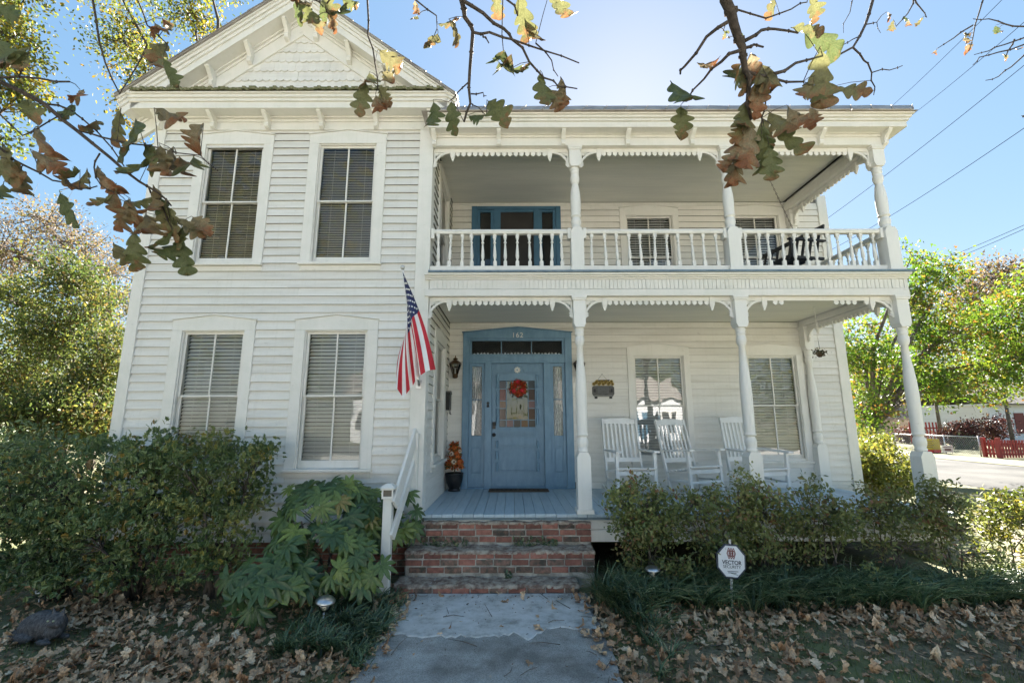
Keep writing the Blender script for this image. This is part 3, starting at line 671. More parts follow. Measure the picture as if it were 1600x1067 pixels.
for a, b in ((-.7645, -.4855), (.6805, .9445)):
    m = MB(); s = .052
    m.box(a, a + s, .0, .04, .03, 2.154); m.box(b - s, b, .0, .04, .03, 2.154); m.box(a + s, b - s, .0, .04, 2.095, 2.154); m.box(a + s, b - s, .0, .04, .70, .885); m.box(a + s, b - s, .0, .04, .03, .26)
    m.box(a + s, b - s, .012, .04, .2605, .6995); m.box(a + s + .018, b - s - .018, .004, .0115, .285, .675); m.box(a + s, b - s, .01, .035, 1.50, 1.518)
    m.xf(TD); sl = m.build('sidelight', M['blue'], door, bevel=.004)
    for z0, z1 in ((.885, 1.50), (1.518, 2.095)):
        g = MB(); g.add([(a + s, .026, z0), (b - s, .026, z0), (b - s, .028, z1), (a + s, .028, z1)], [(0, 1, 2, 3)]); g.xf(TD); g.build('sidelight_pane', M['glass'], door)
    m = MB(); n = 40                                                  # gathered lace curtain
    for i in range(n):
        x0 = a + s - .01 + (b - a - 2 * s + .02) * i / n; x1 = a + s - .01 + (b - a - 2 * s + .02) * (i + 1) / n; y0 = .07 + .012 * math.sin(i * .9); y1 = .07 + .012 * math.sin((i + 1) * .9)
        m.add([(x0, y0, .86), (x1, y1, .86), (x1, y1, 2.12), (x0, y0, 2.12)], [(0, 1, 2, 3)])
    m.xf(TD); m.build('lace_curtain', M['curtain'], door)
m = MB(); m.lathe([(.001, 0), (.032, 0), (.032, .006), (.001, .006)], (0, 0, 0), 18); m.xf(TD @ Matrix.Translation((-.665, .02, 1.465)) @ Matrix.Rotation(PI / 2, 4, 'X')); m.build('round_sticker', M['wcloth'], door)
# the door leaf
dl = MB(); dx0, dx1 = -.3645, .5645
dl.box(dx0, -.225, .03, .07, .03, 2.15); dl.box(.405, dx1, .03, .07, .03, 2.15); dl.box(-.225, .405, .03, .07, 1.845, 2.15); dl.box(-.225, .405, .03, .07, .70, 1.03); dl.box(-.225, .405, .03, .07, .03, .30); dl.box(-.225, .405, .042, .07, .3005, .6995)
dl.box(-.19, .37, .034, .0415, .335, .665)
dl.box(-.30, .48, .012, .0295, 1.99, 2.005); dl.box(-.30, -.06, .018, .0295, 1.96, 1.975); dl.box(.25, .48, .018, .0295, 1.96, 1.975)
for k in range(12):
    a0, a1 = PI * k / 12, PI * (k + 1) / 12; c = (.093, 1.985)
    dl.prism([(c[0] + r_ * math.cos(t), c[1] + r_ * math.sin(t)) for r_, t in ((.125, a0), (.125, a1), (.150, a1), (.150, a0))], .006, .0295)
    dl.prism([(c[0] + r_ * math.cos(t), c[1] + r_ * math.sin(t)) for r_, t in ((.0, a0), (.0001, a1), (.105, a1), (.105, a0))], .020, .0295)
dl.box(-.225, .405, .015, .0295, .925, .94); dl.box(-.225, .405, .015, .0295, .855, .868); dl.box(-.27, .45, .012, .0295, .70, .715); dl.box(-.27, .45, .012, .0295, .275, .292)
for i in range(14): dl.prism([(-.215 + i * .0445, .919), (-.182 + i * .0445, .919), (-.182 + i * .0445, .895), (-.1985 + i * .0445, .882), (-.215 + i * .0445, .895)], .012, .0295)
dl.xf(TD); leaf = dl.build('door_leaf', M['blue'], door, bevel=.003)
for x in (-.265, .447):
    for z0, z1 in ((1.02, 2.0), (.25, .84)):
        m = MB(); h = z1 - z0; pr = []
        nb = 5 if h > .8 else 3
        for k in range(nb * 6 + 1):
            t = k / (nb * 6); pr.append((.013 + .011 * abs(math.sin(t * nb * PI)) ** .6, t * h))
        m.lathe(pr, (x, .018, z0), 10)
        for t in (0.02, .36, .68, .97): m.box(x - .026, x + .026, -.008, .0295, z0 + h * t - .022, z0 + h * t + .022)
        m.xf(TD); m.build('turned_spindle', M['blue'], door)
# stained glass lights
cols = {'r': flat('red_glass', (.10, .012, .012), .12), 'd': flat('dark_blue_glass', (.02, .025, .04), .1), 'b': flat('amber_glass', (.10, .045, .02), .12), 'm': flat('mauve_glass', (.12, .06, .075), .12), 'k': flat('maroon_glass', (.035, .008, .01), .1)}
zs = [1.03, 1.155, 1.355, 1.49, 1.70, 1.845]
for x0, x1, cs in ((-.225, -.105, 'dkbrd'), (.285, .405, 'dkmkd')):
    for i, c in enumerate(cs):
        g = MB(); g.box(x0 + .006, x1 - .006, .05, .054, zs[i] + .006, zs[i + 1] - .006); g.xf(TD); g.build('stained_pane', cols[c], door)
for i, c in enumerate('mdb'):
    g = MB(); g.box(-.105 + .13 * i + .005, .025 + .13 * i - .005, .05, .054, 1.036, 1.149); g.xf(TD); g.build('stained_pane', cols[c], door)
g = MB(); g.add([(-.1, .052, 1.161), (.28, .052, 1.161), (.28, .053, 1.84), (-.1, .053, 1.84)], [(0, 1, 2, 3)]); g.xf(TD); g.build('clear_pane', M['glassW'], door)
m = MB(); lead = .006
for z in zs[1:-1]: m.box(-.225, -.105, .046, .056, z - lead, z + lead); m.box(.285, .405, .046, .056, z - lead, z + lead)
m.box(-.105, .285, .046, .056, zs[1] - lead, zs[1] + lead)
for x in (-.105, .285): m.box(x - lead, x + lead, .0455, .0565, 1.03, 1.845)
for x in (.025, .155): m.box(x - lead, x + lead, .0455, .0565, 1.03, 1.149)
m.xf(TD); m.build('leading', M['blue'], door)
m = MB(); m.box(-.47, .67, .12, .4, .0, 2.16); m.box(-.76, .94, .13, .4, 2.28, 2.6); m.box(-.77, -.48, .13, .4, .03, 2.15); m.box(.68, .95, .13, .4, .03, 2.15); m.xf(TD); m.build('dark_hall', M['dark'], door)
m = MB(); c = (.093, 2.035)
for k in range(9):
    t = 2 * PI * k / 9; u, v = math.cos(t), math.sin(t); m.prism([(c[0] + u * .014 - v * .006, c[1] + v * .014 + u * .006), (c[0] + u * .014 + v * .006, c[1] + v * .014 - u * .006), (c[0] + u * .05 + v * .013, c[1] + v * .05 - u * .013), (c[0] + u * .056, c[1] + v * .056), (c[0] + u * .05 - v * .013, c[1] + v * .05 + u * .013)], .008, .0195)
m.xf(TD); m.build('daisy_rosette', M['trim'], door)
m = MB(); m.box(-.345, -.29, .0, .0295, 1.0, 1.12); m.lathe([(.026, 0), (.026, .03), (.02, .035)], (0, 0, 0), 14)
m.v[-42:] = [tuple(Matrix.Translation((-.318, .0, 1.09)) @ Matrix.Rotation(PI / 2, 4, 'X') @ Vector(v)) for v in m.v[-42:]]
m.xf(TD); m.build('keypad_lock', M['black'], door, bevel=.004)
m = MB(); m.lathe([(.012, 0), (.012, .03), (.030, .038), (.033, .055), (.026, .07), (.008, .074)], (0, 0, 0), 14); m.xf(TD @ Matrix.Translation((-.318, .03, .90)) @ Matrix.Rotation(PI / 2, 4, 'X')); m.build('door_knob', M['black'], door)
m = MB()
for z in (1.395, 1.445): m.lathe([(.001, 0), (.024, 0), (.024, .012), (.014, .018), (.001, .018)], (0, 0, 0), 14); m.v[-70:] = [tuple(Matrix.Translation((-.425, -.035, z)) @ Matrix.Rotation(PI / 2, 4, 'X') @ Vector(v)) for v in m.v[-70:]]
m.xf(TD); m.build('doorbell', M['black'], door)
def text(s, size, loc, mat, parent, name, extrude=.004, rot=(PI / 2, 0, 0), align='CENTER', space=1.0, xs=1.0, bold=0.0):
    c = bpy.data.curves.new(name, 'FONT'); c.body = s; c.size = size; c.extrude = extrude; c.align_x = align; c.align_y = 'CENTER'; c.space_character = space; c.offset = bold
    tmp = bpy.data.objects.new('tmp', c); COL.objects.link(tmp); me = bpy.data.meshes.new_from_object(tmp.evaluated_get(bpy.context.evaluated_depsgraph_get())); bpy.data.objects.remove(tmp); bpy.data.curves.remove(c)
    me.materials.clear(); me.materials.append(mat); o = bpy.data.objects.new(name, me); _place(o, parent, loc, rot); o.scale = (xs, 1, 1); return o
text('162', .125, (.10, D - .052, 2.655), M['trim'], door, 'house_number', .005, space=1.15)
# balcony door, plainer
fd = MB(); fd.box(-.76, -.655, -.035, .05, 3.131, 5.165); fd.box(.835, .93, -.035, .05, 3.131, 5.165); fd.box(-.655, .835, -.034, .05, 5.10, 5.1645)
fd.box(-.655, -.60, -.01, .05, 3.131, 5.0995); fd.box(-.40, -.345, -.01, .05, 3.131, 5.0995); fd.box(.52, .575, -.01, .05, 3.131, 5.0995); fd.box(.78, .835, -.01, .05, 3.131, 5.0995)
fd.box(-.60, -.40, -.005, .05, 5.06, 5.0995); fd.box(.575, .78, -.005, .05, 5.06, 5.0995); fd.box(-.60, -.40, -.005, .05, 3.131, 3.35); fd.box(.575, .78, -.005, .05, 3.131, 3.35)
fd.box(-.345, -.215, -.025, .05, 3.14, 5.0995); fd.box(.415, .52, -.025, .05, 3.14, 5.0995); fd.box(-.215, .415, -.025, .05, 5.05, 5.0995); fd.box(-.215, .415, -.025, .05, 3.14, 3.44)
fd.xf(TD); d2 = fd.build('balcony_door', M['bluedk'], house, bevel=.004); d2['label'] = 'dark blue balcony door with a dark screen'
scr = simple('door_screen', (.016, .015, .014), (.028, .026, .024), 3, .7)
m = MB(); m.box(-.215, .415, .0, .006, 3.44, 5.05); m.box(-.215, .415, -.006, -.001, 4.55, 4.562); m.box(-.215, .415, -.006, -.001, 4.62, 4.628); m.xf(TD); m.build('screen', scr, d2)
for a, b in ((-.60, -.40), (.575, .78)):
    g = MB(); g.add([(a, .03, 3.35), (b, .03, 3.35), (b, .032, 5.06), (a, .032, 5.06)], [(0, 1, 2, 3)]); g.xf(TD); g.build('sidelight_pane', M['glass'], d2)
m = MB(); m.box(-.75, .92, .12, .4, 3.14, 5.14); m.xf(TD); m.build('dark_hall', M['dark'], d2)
# ------------------------------------------------------------------ ground, path, steps
def sheet(name, x0, x1, y0, y1, z, nx, ny, mat, amp=0.0, f=None, kind='structure', th=0.0):
    X, Y = np.meshgrid(np.linspace(x0, x1, nx), np.linspace(y0, y1, ny)); Z = np.full_like(X, z)
    if f is not None: Z = Z + f(X, Y)
    V = np.stack([X, Y, Z], -1).reshape(-1, 3); i = np.arange(ny - 1)[:, None] * nx + np.arange(nx - 1)[None]
    F = np.stack([i, i + 1, i + 1 + nx, i + nx], -1).reshape(-1, 4)
    o = bpy.data.objects.new(name, np_mesh(name, V, F, mat, smooth=True)); _place(o, None, (0, 0, 0)); return tag(o, kind=kind)
m, n, l, p = nmat('lawn_soil')
t1 = noise(n, l, 1.3, 6); t2 = noise(n, l, 26, 6)
r1 = ramp(n, [(.35, (.10, .080, .052)), (.5, (.17, .145, .085)), (.66, (.26, .20, .13))]); l.new(t2.outputs[0], r1.inputs[0])
r2 = ramp(n, [(.42, (0, 0, 0)), (.6, (1, 1, 1))]); l.new(t1.outputs[0], r2.inputs[0])
c = mix(n, l, r1.outputs[0], (.13, .145, .058), r2.outputs[0])
l.new(c, p.inputs['Base Color']); p.inputs['Roughness'].default_value = .95; bump(n, l, p, t2.outputs[0], .6, .02); M['soil'] = m
def gz(x, y): return .012 * np.sin(x * 1.7 + y) + .01 * np.sin(y * 2.3 - x * .6)
sheet('ground', -300, 300, -160, 420, GZ - .03, 3, 3, M['soil'])
sheet('lawn', -9, 9.5, -5.2, 3.0, GZ, 120, 60, M['soil'], f=gz)
m, n, l, p = nmat('path_concrete')
t1 = noise(n, l, 2.2, 6); t2 = noise(n, l, 140, 3); r1 = ramp(n, [(.33, (.29, .28, .265)), (.5, (.40, .39, .37)), (.7, (.47, .46, .44))]); l.new(t1.outputs[0], r1.inputs[0])
r2 = ramp(n, [(.33, (.30, .30, .30)), (.45, (.8, .8, .8)), (.62, (1.12, 1.12, 1.12))]); l.new(t2.outputs[0], r2.inputs[0])
c = mix(n, l, r1.outputs[0], r2.outputs[0], .8, 'MULTIPLY')
vt = n.new('ShaderNodeTexVoronoi'); vt.feature = 'DISTANCE_TO_EDGE'; vt.inputs['Scale'].default_value = .75; g_ = n.new('ShaderNodeNewGeometry'); dn_ = noise(n, l, 3.5, 6, rough=.7); va = n.new('ShaderNodeVectorMath'); va.operation = 'MULTIPLY_ADD'; va.inputs[1].default_value = (.35, .35, 0); l.new(dn_.outputs['Color'], va.inputs[0]); l.new(g_.outputs['Position'], va.inputs[2]); l.new(va.outputs[0], vt.inputs['Vector'])
rc_ = ramp(n, [(0, (1, 1, 1)), (.006, (0, 0, 0))]); l.new(vt.outputs[0], rc_.inputs[0]); km = n.new('ShaderNodeMath'); km.operation = 'MULTIPLY'; km.inputs[1].default_value = .12; l.new(rc_.outputs[0], km.inputs[0]); c = mix(n, l, c, (.07, .065, .055), km.outputs[0])
t6 = noise(n, l, 1.1, 7, rough=.75); r6 = ramp(n, [(.4, (.72, .70, .67)), (.62, (1.08, 1.08, 1.08))]); l.new(t6.outputs[0], r6.inputs[0]); c = mix(n, l, c, r6.outputs[0], 1.0, 'MULTIPLY'); l.new(c, p.inputs['Base Color']); p.inputs['Roughness'].default_value = .9; bump(n, l, p, t2.outputs[0], .5, .004); M['path'] = m
def edge_sheet(name, ys, xl, xr, z, mat, th=.05):
    m = MB(); n_ = len(ys); vs = []
    for y, a, b in zip(ys, xl, xr): vs += [(a, y, z), (b, y, z), (a, y, z - th), (b, y, z - th)]
    fs = []
    for i in range(n_ - 1):
        q = i * 4; fs += [(q, q + 1, q + 5, q + 4), (q + 2, q, q + 4, q + 6), (q + 1, q + 3, q + 7, q + 5)]
    fs += [(2, 3, 1, 0), (n_*4-4, n_*4-3, n_*4-1, n_*4-2)]
    return tag(m.add(vs, fs).build(name, mat, None), kind='structure')
ys = np.linspace(-5.6, -.62, 60); rp = np.random.default_rng(2)
edge_sheet('path', ys, -1.16 + rp.normal(0, .012, 60), .80 + rp.normal(0, .012, 60), GZ + .028, M['path'])
m, n, l, p = nmat('pale_patch_concrete')
t1 = noise(n, l, 5, 7, rough=.7); t2 = noise(n, l, 70, 4); r1 = ramp(n, [(.34, (.30, .29, .265)), (.5, (.52, .51, .49)), (.66, (.62, .61, .60))]); l.new(t1.outputs[0], r1.inputs[0])
l.new(r1.outputs[0], p.inputs['Base Color']); p.inputs['Roughness'].default_value = .9; bump(n, l, p, t2.outputs[0], .6, .005); M['patch'] = m
N = 46; xs = np.linspace(-1.12, .76, N); yf = -1.57 + .05 * np.sin(xs * 3.1) + rp.normal(0, .022, N) + np.where(np.abs(xs - .12) < .06, -.10, 0) + np.where(xs > .3, .07, 0)
m = MB(); m.add([(x, -.66, GZ + .040) for x in xs] + [(x, y, GZ + .037) for x, y in zip(xs, yf)] + [(x, y - .01, GZ + .028) for x, y in zip(xs, yf)],
                [(i, N + i, N + i + 1, i + 1) for i in range(N - 1)] + [(N + i, 2 * N + i, 2 * N + i + 1, N + i + 1) for i in range(N - 1)])
tag(m.build('path_patch', M['patch'], None), kind='structure')
# brick steps: mortar core, courses of single bricks, worn mortar treads
steps = thing('brick_steps', 'worn red brick steps with crumbling mortar treads below the blue porch floor', 'steps', (-.15, -.4, GZ))
cores = [(-1.27, .96, -.09, -.03, -.36, -.10), (-1.24, .95, -.37, -.09, -.63, -.36), (-1.27, .71, -.645, -.37, GZ - .1, -.62)]
m = MB()
for x0, x1, y0, y1, z0, z1 in ((-1.275, .955, -.085, .0, GZ - .1, -.10), (-1.235, .945, -.365, -.0855, GZ - .1, -.365), (-1.265, .705, -.64, -.3655, GZ - .1, -.635)): m.box(x0, x1, y0, y1, z0, z1)
m.build('mortar_core', M['mortar'], steps)
def course(x0, x1, yf, z, off, dark):
    x = x0 + off
    while x < x1 - .05:
        wd = min(.205, x1 - x) ; s = (wd - .014) / .196
        me = brick_dk if rb.random() < dark else brick_me
        inst('brick', me, (x + wd / 2, yf + .042 + rb.uniform(-.007, .006), z + rb.uniform(-.003, .003)), steps, (rb.uniform(-.04, .04), rb.uniform(-.02, .02), rb.uniform(-.03, .03)), (s, 1, rb.uniform(.95, 1.06))); x += wd
for i, z in enumerate((-.135, -.212, -.288)): course(-1.28 + .01 * i, .97, -.095, z, (.0, -.1, .03)[i] + .1 * (i == 1), (.15, .3, .6)[i])
for i, z in enumerate((-.398, -.474, -.552)): course(-1.245, .955, -.375, z, (.01, .0, .05)[i], (.12, .35, .75)[i])
for i, z in enumerate((-.672, -.747)): course(-1.28, .72, -.652, z, (.0, .09)[i], (.25, .7)[i])
for xa, yy, zz in ((.912, [-.02], [-.135, -.212, -.288]), (.90, [-.30, -.09], [-.398, -.474, -.552]), (.66, [-.57, -.36], [-.672])):    # the end faces
    for z in zz:
        for y in yy: inst('brick', brick_dk if rb.random() < .5 else brick_me, (xa + rb.uniform(-.004, .004), y + .1, z), steps, (0, 0, PI / 2))
def tread(x0, x1, y0, y1, z):
    nx, ny = 90, 12; X, Y = np.meshgrid(np.linspace(x0, x1, nx), np.linspace(y0, y1, ny)); rg = np.random.default_rng(int(abs(z) * 1000))
    Z = z + rg.normal(0, .0035, X.shape) + .006 * np.sin(X * 9 + z * 40) + .005 * np.sin(X * 23)
    Y = Y + np.where(Y < y0 + .01, rg.normal(0, .010, X.shape), 0); Z = np.where(np.arange(ny)[:, None] == 0, Z - .016, Z)
    V = np.stack([X, Y, Z], -1).reshape(-1, 3); base = V.copy(); base[:, 2] = z - .03; i = np.arange(ny - 1)[:, None] * nx + np.arange(nx - 1)[None]
    F = np.stack([i, i + 1, i + 1 + nx, i + nx], -1).reshape(-1, 4); o_ = nx * ny; j = np.arange(nx - 1)
    F2 = np.stack([j + o_, j + 1 + o_, j + 1, j], -1); k = np.arange(ny - 1) * nx
    F3 = np.stack([k, k + nx, k + nx + o_, k + o_], -1); F4 = np.stack([k + nx - 1 + o_, k + 2 * nx - 1 + o_, k + 2 * nx - 1, k + nx - 1], -1)
    o = bpy.data.objects.new('tread', np_mesh('tread', np.concatenate([V, base]), np.concatenate([F, F2, F3, F4]), M['tread'])); _place(o, steps, (0, 0, 0))
tread(-1.285, .965, -.105, -.0, -.088); tread(-1.25, .955, -.385, -.098, -.352); tread(-1.29, .725, -.665, -.378, -.622)
# ------------------------------------------------------------------ things on and round the porch
def along(a, b, t): return Vector(a).lerp(Vector(b), t)
def obox(m, c0, c1, w_, t_, side):
    """board from c0 to c1, w_ wide along 'side' cross direction, t_ thick along side"""
    c0, c1, side = Vector(c0), Vector(c1), Vector(side).normalized(); d = (c1 - c0).normalized(); u = d.cross(side).normalized()
    vs = [p + u * a * w_ / 2 + side * b * t_ / 2 for p in (c0, c1) for a, b in ((-1, -1), (1, -1), (1, 1), (-1, 1))]
    return m.add(vs, [(3, 2, 1, 0), (4, 5, 6, 7), (0, 1, 5, 4), (1, 2, 6, 5), (2, 3, 7, 6), (3, 0, 4, 7)])
# stair handrail: post with a lamp cap, two sloping boards
hr = thing('stair_handrail', 'white wooden stair handrail with two sloping boards beside the brick steps', 'handrail', (-1.36, -.75, GZ))
px, py = -1.36, -.75
m = MB(); m.box(px - .048, px + .048, py - .048, py + .048, GZ - .05, .30); m.build('rail_post', M['trim'], hr, bevel=.004)
m = MB(); m.box(px - .062, px + .062, py - .062, py + .062, .301, .325); m.box(px - .075, px + .075, py - .075, py + .075, .395, .415)
m.add([(px - .085, py - .085, .4155), (px + .085, py - .085, .4155), (px + .085, py + .085, .4155), (px - .085, py + .085, .4155), (px - .03, py - .03, .455), (px + .03, py - .03, .455), (px + .03, py + .03, .455), (px - .03, py + .03, .455)],
      [(3,2,1,0),(4,5,6,7),(0,1,5,4),(1,2,6,5),(2,3,7,6),(3,0,4,7)])
for a in (-1, 1):
    for b in (-1, 1): m.box(px + a * .055 - .008, px + a * .055 + .008, py + b * .055 - .008, py + b * .055 + .008, .3255, .3945)
lampc = m.build('post_cap_lamp', M['trim'], hr)
m = MB(); m.box(px - .05, px + .05, py - .05, py + .05, .326, .394); m.build('lamp_glass', flat('smoky_lamp_glass', (.10, .09, .075), .15), lampc)
d = Vector((0.155, .72, .80)); s = Vector((.98, -.2, 0))
m = MB(); obox(m, (px + .075, py - .03, .235), (XR - .075, -.065, 1.0), .14, .036, s); m.build('hand_board', M['trim'], hr, bevel=.004)
m = MB(); obox(m, (px + .06, py - .03, -.10), (XR - .075, -.065, .66), .10, .036, s); m.build('lower_board', M['trim'], hr, bevel=.004)
m = MB(); m.box(XR - .12, XR - .035, -.135, -.045, -.06, .98); m.build('end_post', M['trim'], hr, bevel=.004)
# flag on its staff
fl = thing('flag', 'american flag hanging from a tilted staff on the corner of the wing', 'flag', (-1.22, -.04, 1.6))
p0, p1 = Vector((-1.215, -.06, 1.62)), at(629, 421, -.88)
m = MB(); m.tube([p0, p1], .0125, 8); m.build('staff', M['wcloth'], fl)
m = MB(); m.lathe([(.004, -.03), (.017, -.022), (.026, -.005), (.028, .008), (.022, .022), (.006, .03)], tuple(p1 + Vector((0, 0, .02))), 14); m.build('finial', M['steel'], fl)
m = MB(); m.box(-1.25, -1.18, -.055, -.043, 1.55, 1.66); m.tube([p0 - (p1 - p0) * .02, p0 + (p1 - p0) * .07], .021, 10); m.build('staff_bracket', M['steel'], fl)
NS, NT = 13 * 4, 60; V = []; UV = []
pole = p0 - p1
bot = [(680, 577, -.80), (668, 580, -.86), (656, 588, -.92), (655, 587, -.80), (648, 600, -.74), (640, 609, -.82), (628, 621, -.88), (621, 604, -.80), (619, 598, -.72)]
bp = [at(*q) for q in bot]
for j in range(NT + 1):
    t = j / NT
    for i in range(NS + 1):
        s_ = i / NS
        h = p1 + pole * (.02 + .46 * s_) + Vector((0, -.014, 0))
        u = s_ * (len(bp) - 1); k = min(int(u), len(bp) - 2); b = bp[k].lerp(bp[k + 1], u - k)
        sp = t ** 1.25
        p = h.lerp(b, t) + Vector((0, 0, .0))
        p.x += -.06 * math.sin(PI * t) * (s_ - .2) + .03 * math.sin(PI * t) * (1 - s_)
        p.y += (.045 * math.sin(s_ * 17 + t * 2.2) + .02 * math.sin(s_ * 31 - t * 3)) * t ** .7 - .10 * math.sin(PI * min(1, t * 1.1)) * (1 - abs(2 * s_ - 1)) * .5
        V.append(p); UV.append((s_, t))
def grid_part(name, i0, i1, j0, j1, mat, parent):
    ids = {}; vs = []; fs = []
    for j in range(j0, j1 + 1):
        for i in range(i0, i1 + 1): ids[(i, j)] = len(vs); vs.append(V[j * (NS + 1) + i])
    for j in range(j0, j1):
        for i in range(i0, i1): fs.append((ids[i, j], ids[i + 1, j], ids[i + 1, j + 1], ids[i, j + 1]))
    m = MB(); m.add(vs, fs, True); o = m.build(name, mat, parent); return o
jc = 24
canton = grid_part('canton', 0, 28, 0, jc, M['navy'], fl)
for k in range(13): grid_part('stripe', 4 * k, 4 * k + 4, jc if k < 7 else 0, NT, M['red'] if k % 2 == 0 else M['wcloth'], fl)
m = MB()
for r_ in range(9):
    for c in range(6 if r_ % 2 == 0 else 5):
        s_ = (r_ + .9) / 9.8 * 28 / NS; t = ((c + (.5 if r_ % 2 == 0 else 1.0)) / 6) * jc / NT
        i, j = int(s_ * NS), int(t * NT); A = V[j * (NS + 1) + i]; B_ = V[j * (NS + 1) + i + 1]; C = V[(j + 1) * (NS + 1) + i]
        e1 = (B_ - A); e1 = e1.normalized() if e1.length > 1e-6 else Vector((0, 1, 0)); nn = e1.cross(C - A).normalized(); e2 = nn.cross(e1)
        if nn.y > 0: nn = -nn
        ctr = A + nn * .004; q = []
        for k in range(10):
            a = PI / 2 + k * PI / 5; rad = .017 if k % 2 == 0 else .0072; q.append(ctr + e1 * rad * math.cos(a) + e2 * rad * math.sin(a))
        m.add([ctr] + q, [(0, 1 + k, 1 + (k + 1) % 10) for k in range(10)])
m.build('stars', M['wcloth'], canton, kind='stuff')
# rocking chairs
def rocking_chair(x, y, rz, label):
    t = thing('rocking_chair', label, 'rocking chair', (0, 0, 0), 'white rocking chairs on the lower porch'); W = .29; mt = M['chairw']
    def bx(name, f, mat=mt): m = MB(); f(m); return m.build(name, mat, t, bevel=.003)
    for s in (-1, 1):
        def rocker(m, s=s):
            pts = []
            for k in range(9):
                u = -.44 + .95 * k / 8; pts.append((u, .018 + .30 * (u * u) * .9))
            poly = [(a, b) for a, b in pts] + [(a, b + .045) for a, b in reversed(pts)]
            m.prism(poly, s * W - .014, s * W + .014, 'x')
        bx('rocker', rocker)
        bx('front_leg', lambda m, s=s: m.box(s * W - .024, s * W + .024, -.27, -.225, .07, .66))
        bx('back_post', lambda m, s=s: obox(m, (s * W, .20, .07), (s * W * .97, .43, 1.16), .045, .032, (1, 0, 0)))
        def arm(m, s=s): m.prism([(s * W - .035, -.33), (s * W + .05, -.34), (s * W + .06, -.20), (s * W + .03, .33), (s * W - .022, .33), (s * W - .04, -.1)], .662, .690, 'z')
        bx('armrest', arm)
        bx('side_rung', lambda m, s=s: m.box(s * W - .014, s * W + .014, -.224, .21, .22, .25))
    bx('front_rung', lambda m: m.box(-W + .024, W - .024, -.26, -.235, .20, .235)); bx('front_rung', lambda m: m.box(-W + .024, W - .024, -.262, -.233, .34, .40))
    for k in range(7):
        y0 = -.30 + k * .083; bx('seat_slat', lambda m: m.box(-W - .01, W + .01, y0, y0 + .066, .415 - .012 * k + (.012 if k == 0 else 0), .437 - .012 * k + (.012 if k == 0 else 0)))
    def head(m): m.prism([(-W * .97 + .016, 0), (W * .97 - .016, 0), (W * .97 - .016, .075), (.12, .10), (-.12, .10), (-W * .97 + .016, .075)], -.014, .014); m.xf(Matrix.Translation((0, .418, 1.075)) @ Matrix.Rotation(-.20, 4, 'X'))
    bx('head_rail', head)
    bx('lower_back_rail', lambda m: obox(m, (-W * .95, .292, .52), (W * .95, .292, .52), .07, .026, (0, 1, -.2)))
    for k in range(7):
        u = -W * .97 + .07 + (2 * W * .97 - .14) * k / 6; bx('back_slat', lambda m: obox(m, (u, .297, .55), (u, .414, 1.09), .036, .014, (0, 1, -.21)))
    t.location = (x, y, .004); t.rotation_euler = (0, 0, rz)
    return t
rc = rocking_chair(1.80, 1.16, R(6), 'white slatted rocking chair nearest the blue front door, in front of the left porch window')
c = copy_tree(rc, (2.78, 1.18, .012), R(21)); c.rotation_euler.x = R(-3); c['label'] = 'white slatted rocking chair in the middle of the porch row, between the two windows'
c = copy_tree(rc, (3.72, 1.13, .008), R(14)); c.rotation_euler.x = R(2); c['label'] = 'white slatted rocking chair half hidden by a porch post, by the right window'
# planter with autumn flowers
px, py = -.965, 1.83
pl = thing('planter', 'black pot of orange and cream autumn flowers beside the front door', 'planter', (px, py, 0))
m = MB(); m.lathe([(.10, .002), (.105, .02), (.085, .035), (.09, .05), (.125, .13), (.143, .22), (.145, .26), (.15, .265), (.15, .285), (.132, .29), (.125, .27)], (px, py, 0), 22); m.build('pot', M['black'], pl)
m = MB(); m.lathe([(.001, .262), (.128, .262), (.128, .27), (.001, .274)], (px, py, 0), 16); m.build('moss_filling', M['moss'], pl)
m = MB(); m.tube([(px, py, .27), (px + .004, py, .40)], .010, 6); m.build('stem', M['bark'], pl)
rgf = np.random.default_rng(4); n_ = 700
zf = rgf.uniform(0, 1, n_) ** 1.3; rad = (.145 - .10 * zf) * rgf.uniform(.75, 1.0, n_); an = rgf.uniform(0, 2 * PI, n_)
Pn = np.stack([px + rad * np.cos(an), py + rad * np.sin(an), .37 + .40 * zf], 1)
M['autumn'] = leafmat('autumn_petals', [(0, (.34, .05, .015)), (.35, (.46, .10, .02)), (.6, (.44, .18, .03)), (.8, (.16, .10, .03)), (1, (.07, .09, .03))], .1, .7)
tag(_place(bpy.data.objects.new('foliage', scatter('foliage', Pn, .06, rgf, M['autumn'])), pl, (0, 0, 0)), kind='stuff')
M['cream'] = flat('cream_petal', (.62, .52, .40), .7); M['orange'] = flat('orange_petal', (.50, .12, .025), .7)
def flower(name, c, r_, nrm, mat, parent, n=10, centre=None):
    m = MB(); nrm = Vector(nrm).normalized(); u = nrm.orthogonal().normalized(); v = nrm.cross(u); c = Vector(c)
    for k in range(n):
        a = 2 * PI * k / n; d_ = u * math.cos(a) + v * math.sin(a); s_ = u * -math.sin(a) + v * math.cos(a); w_ = r_ * 2.4 / n
        m.add([c + nrm * .004, c + d_ * r_ * .55 + s_ * w_ + nrm * r_ * .25, c + d_ * r_ + nrm * r_ * .12, c + d_ * r_ * .55 - s_ * w_ + nrm * r_ * .25], [(0, 1, 2, 3)])
    o = m.build(name, mat, parent)
    if centre: q = MB(); q.lathe([(r_ * .3, 0), (r_ * .3, r_ * .15), (r_ * .15, r_ * .25), (.001, r_ * .27)], (0, 0, 0), 9); q.xf(Matrix.Translation(c + nrm * r_ * .1) @ nrm.to_track_quat('Z', 'Y').to_matrix().to_4x4()); q.build('flower_centre', centre, o)
    return o
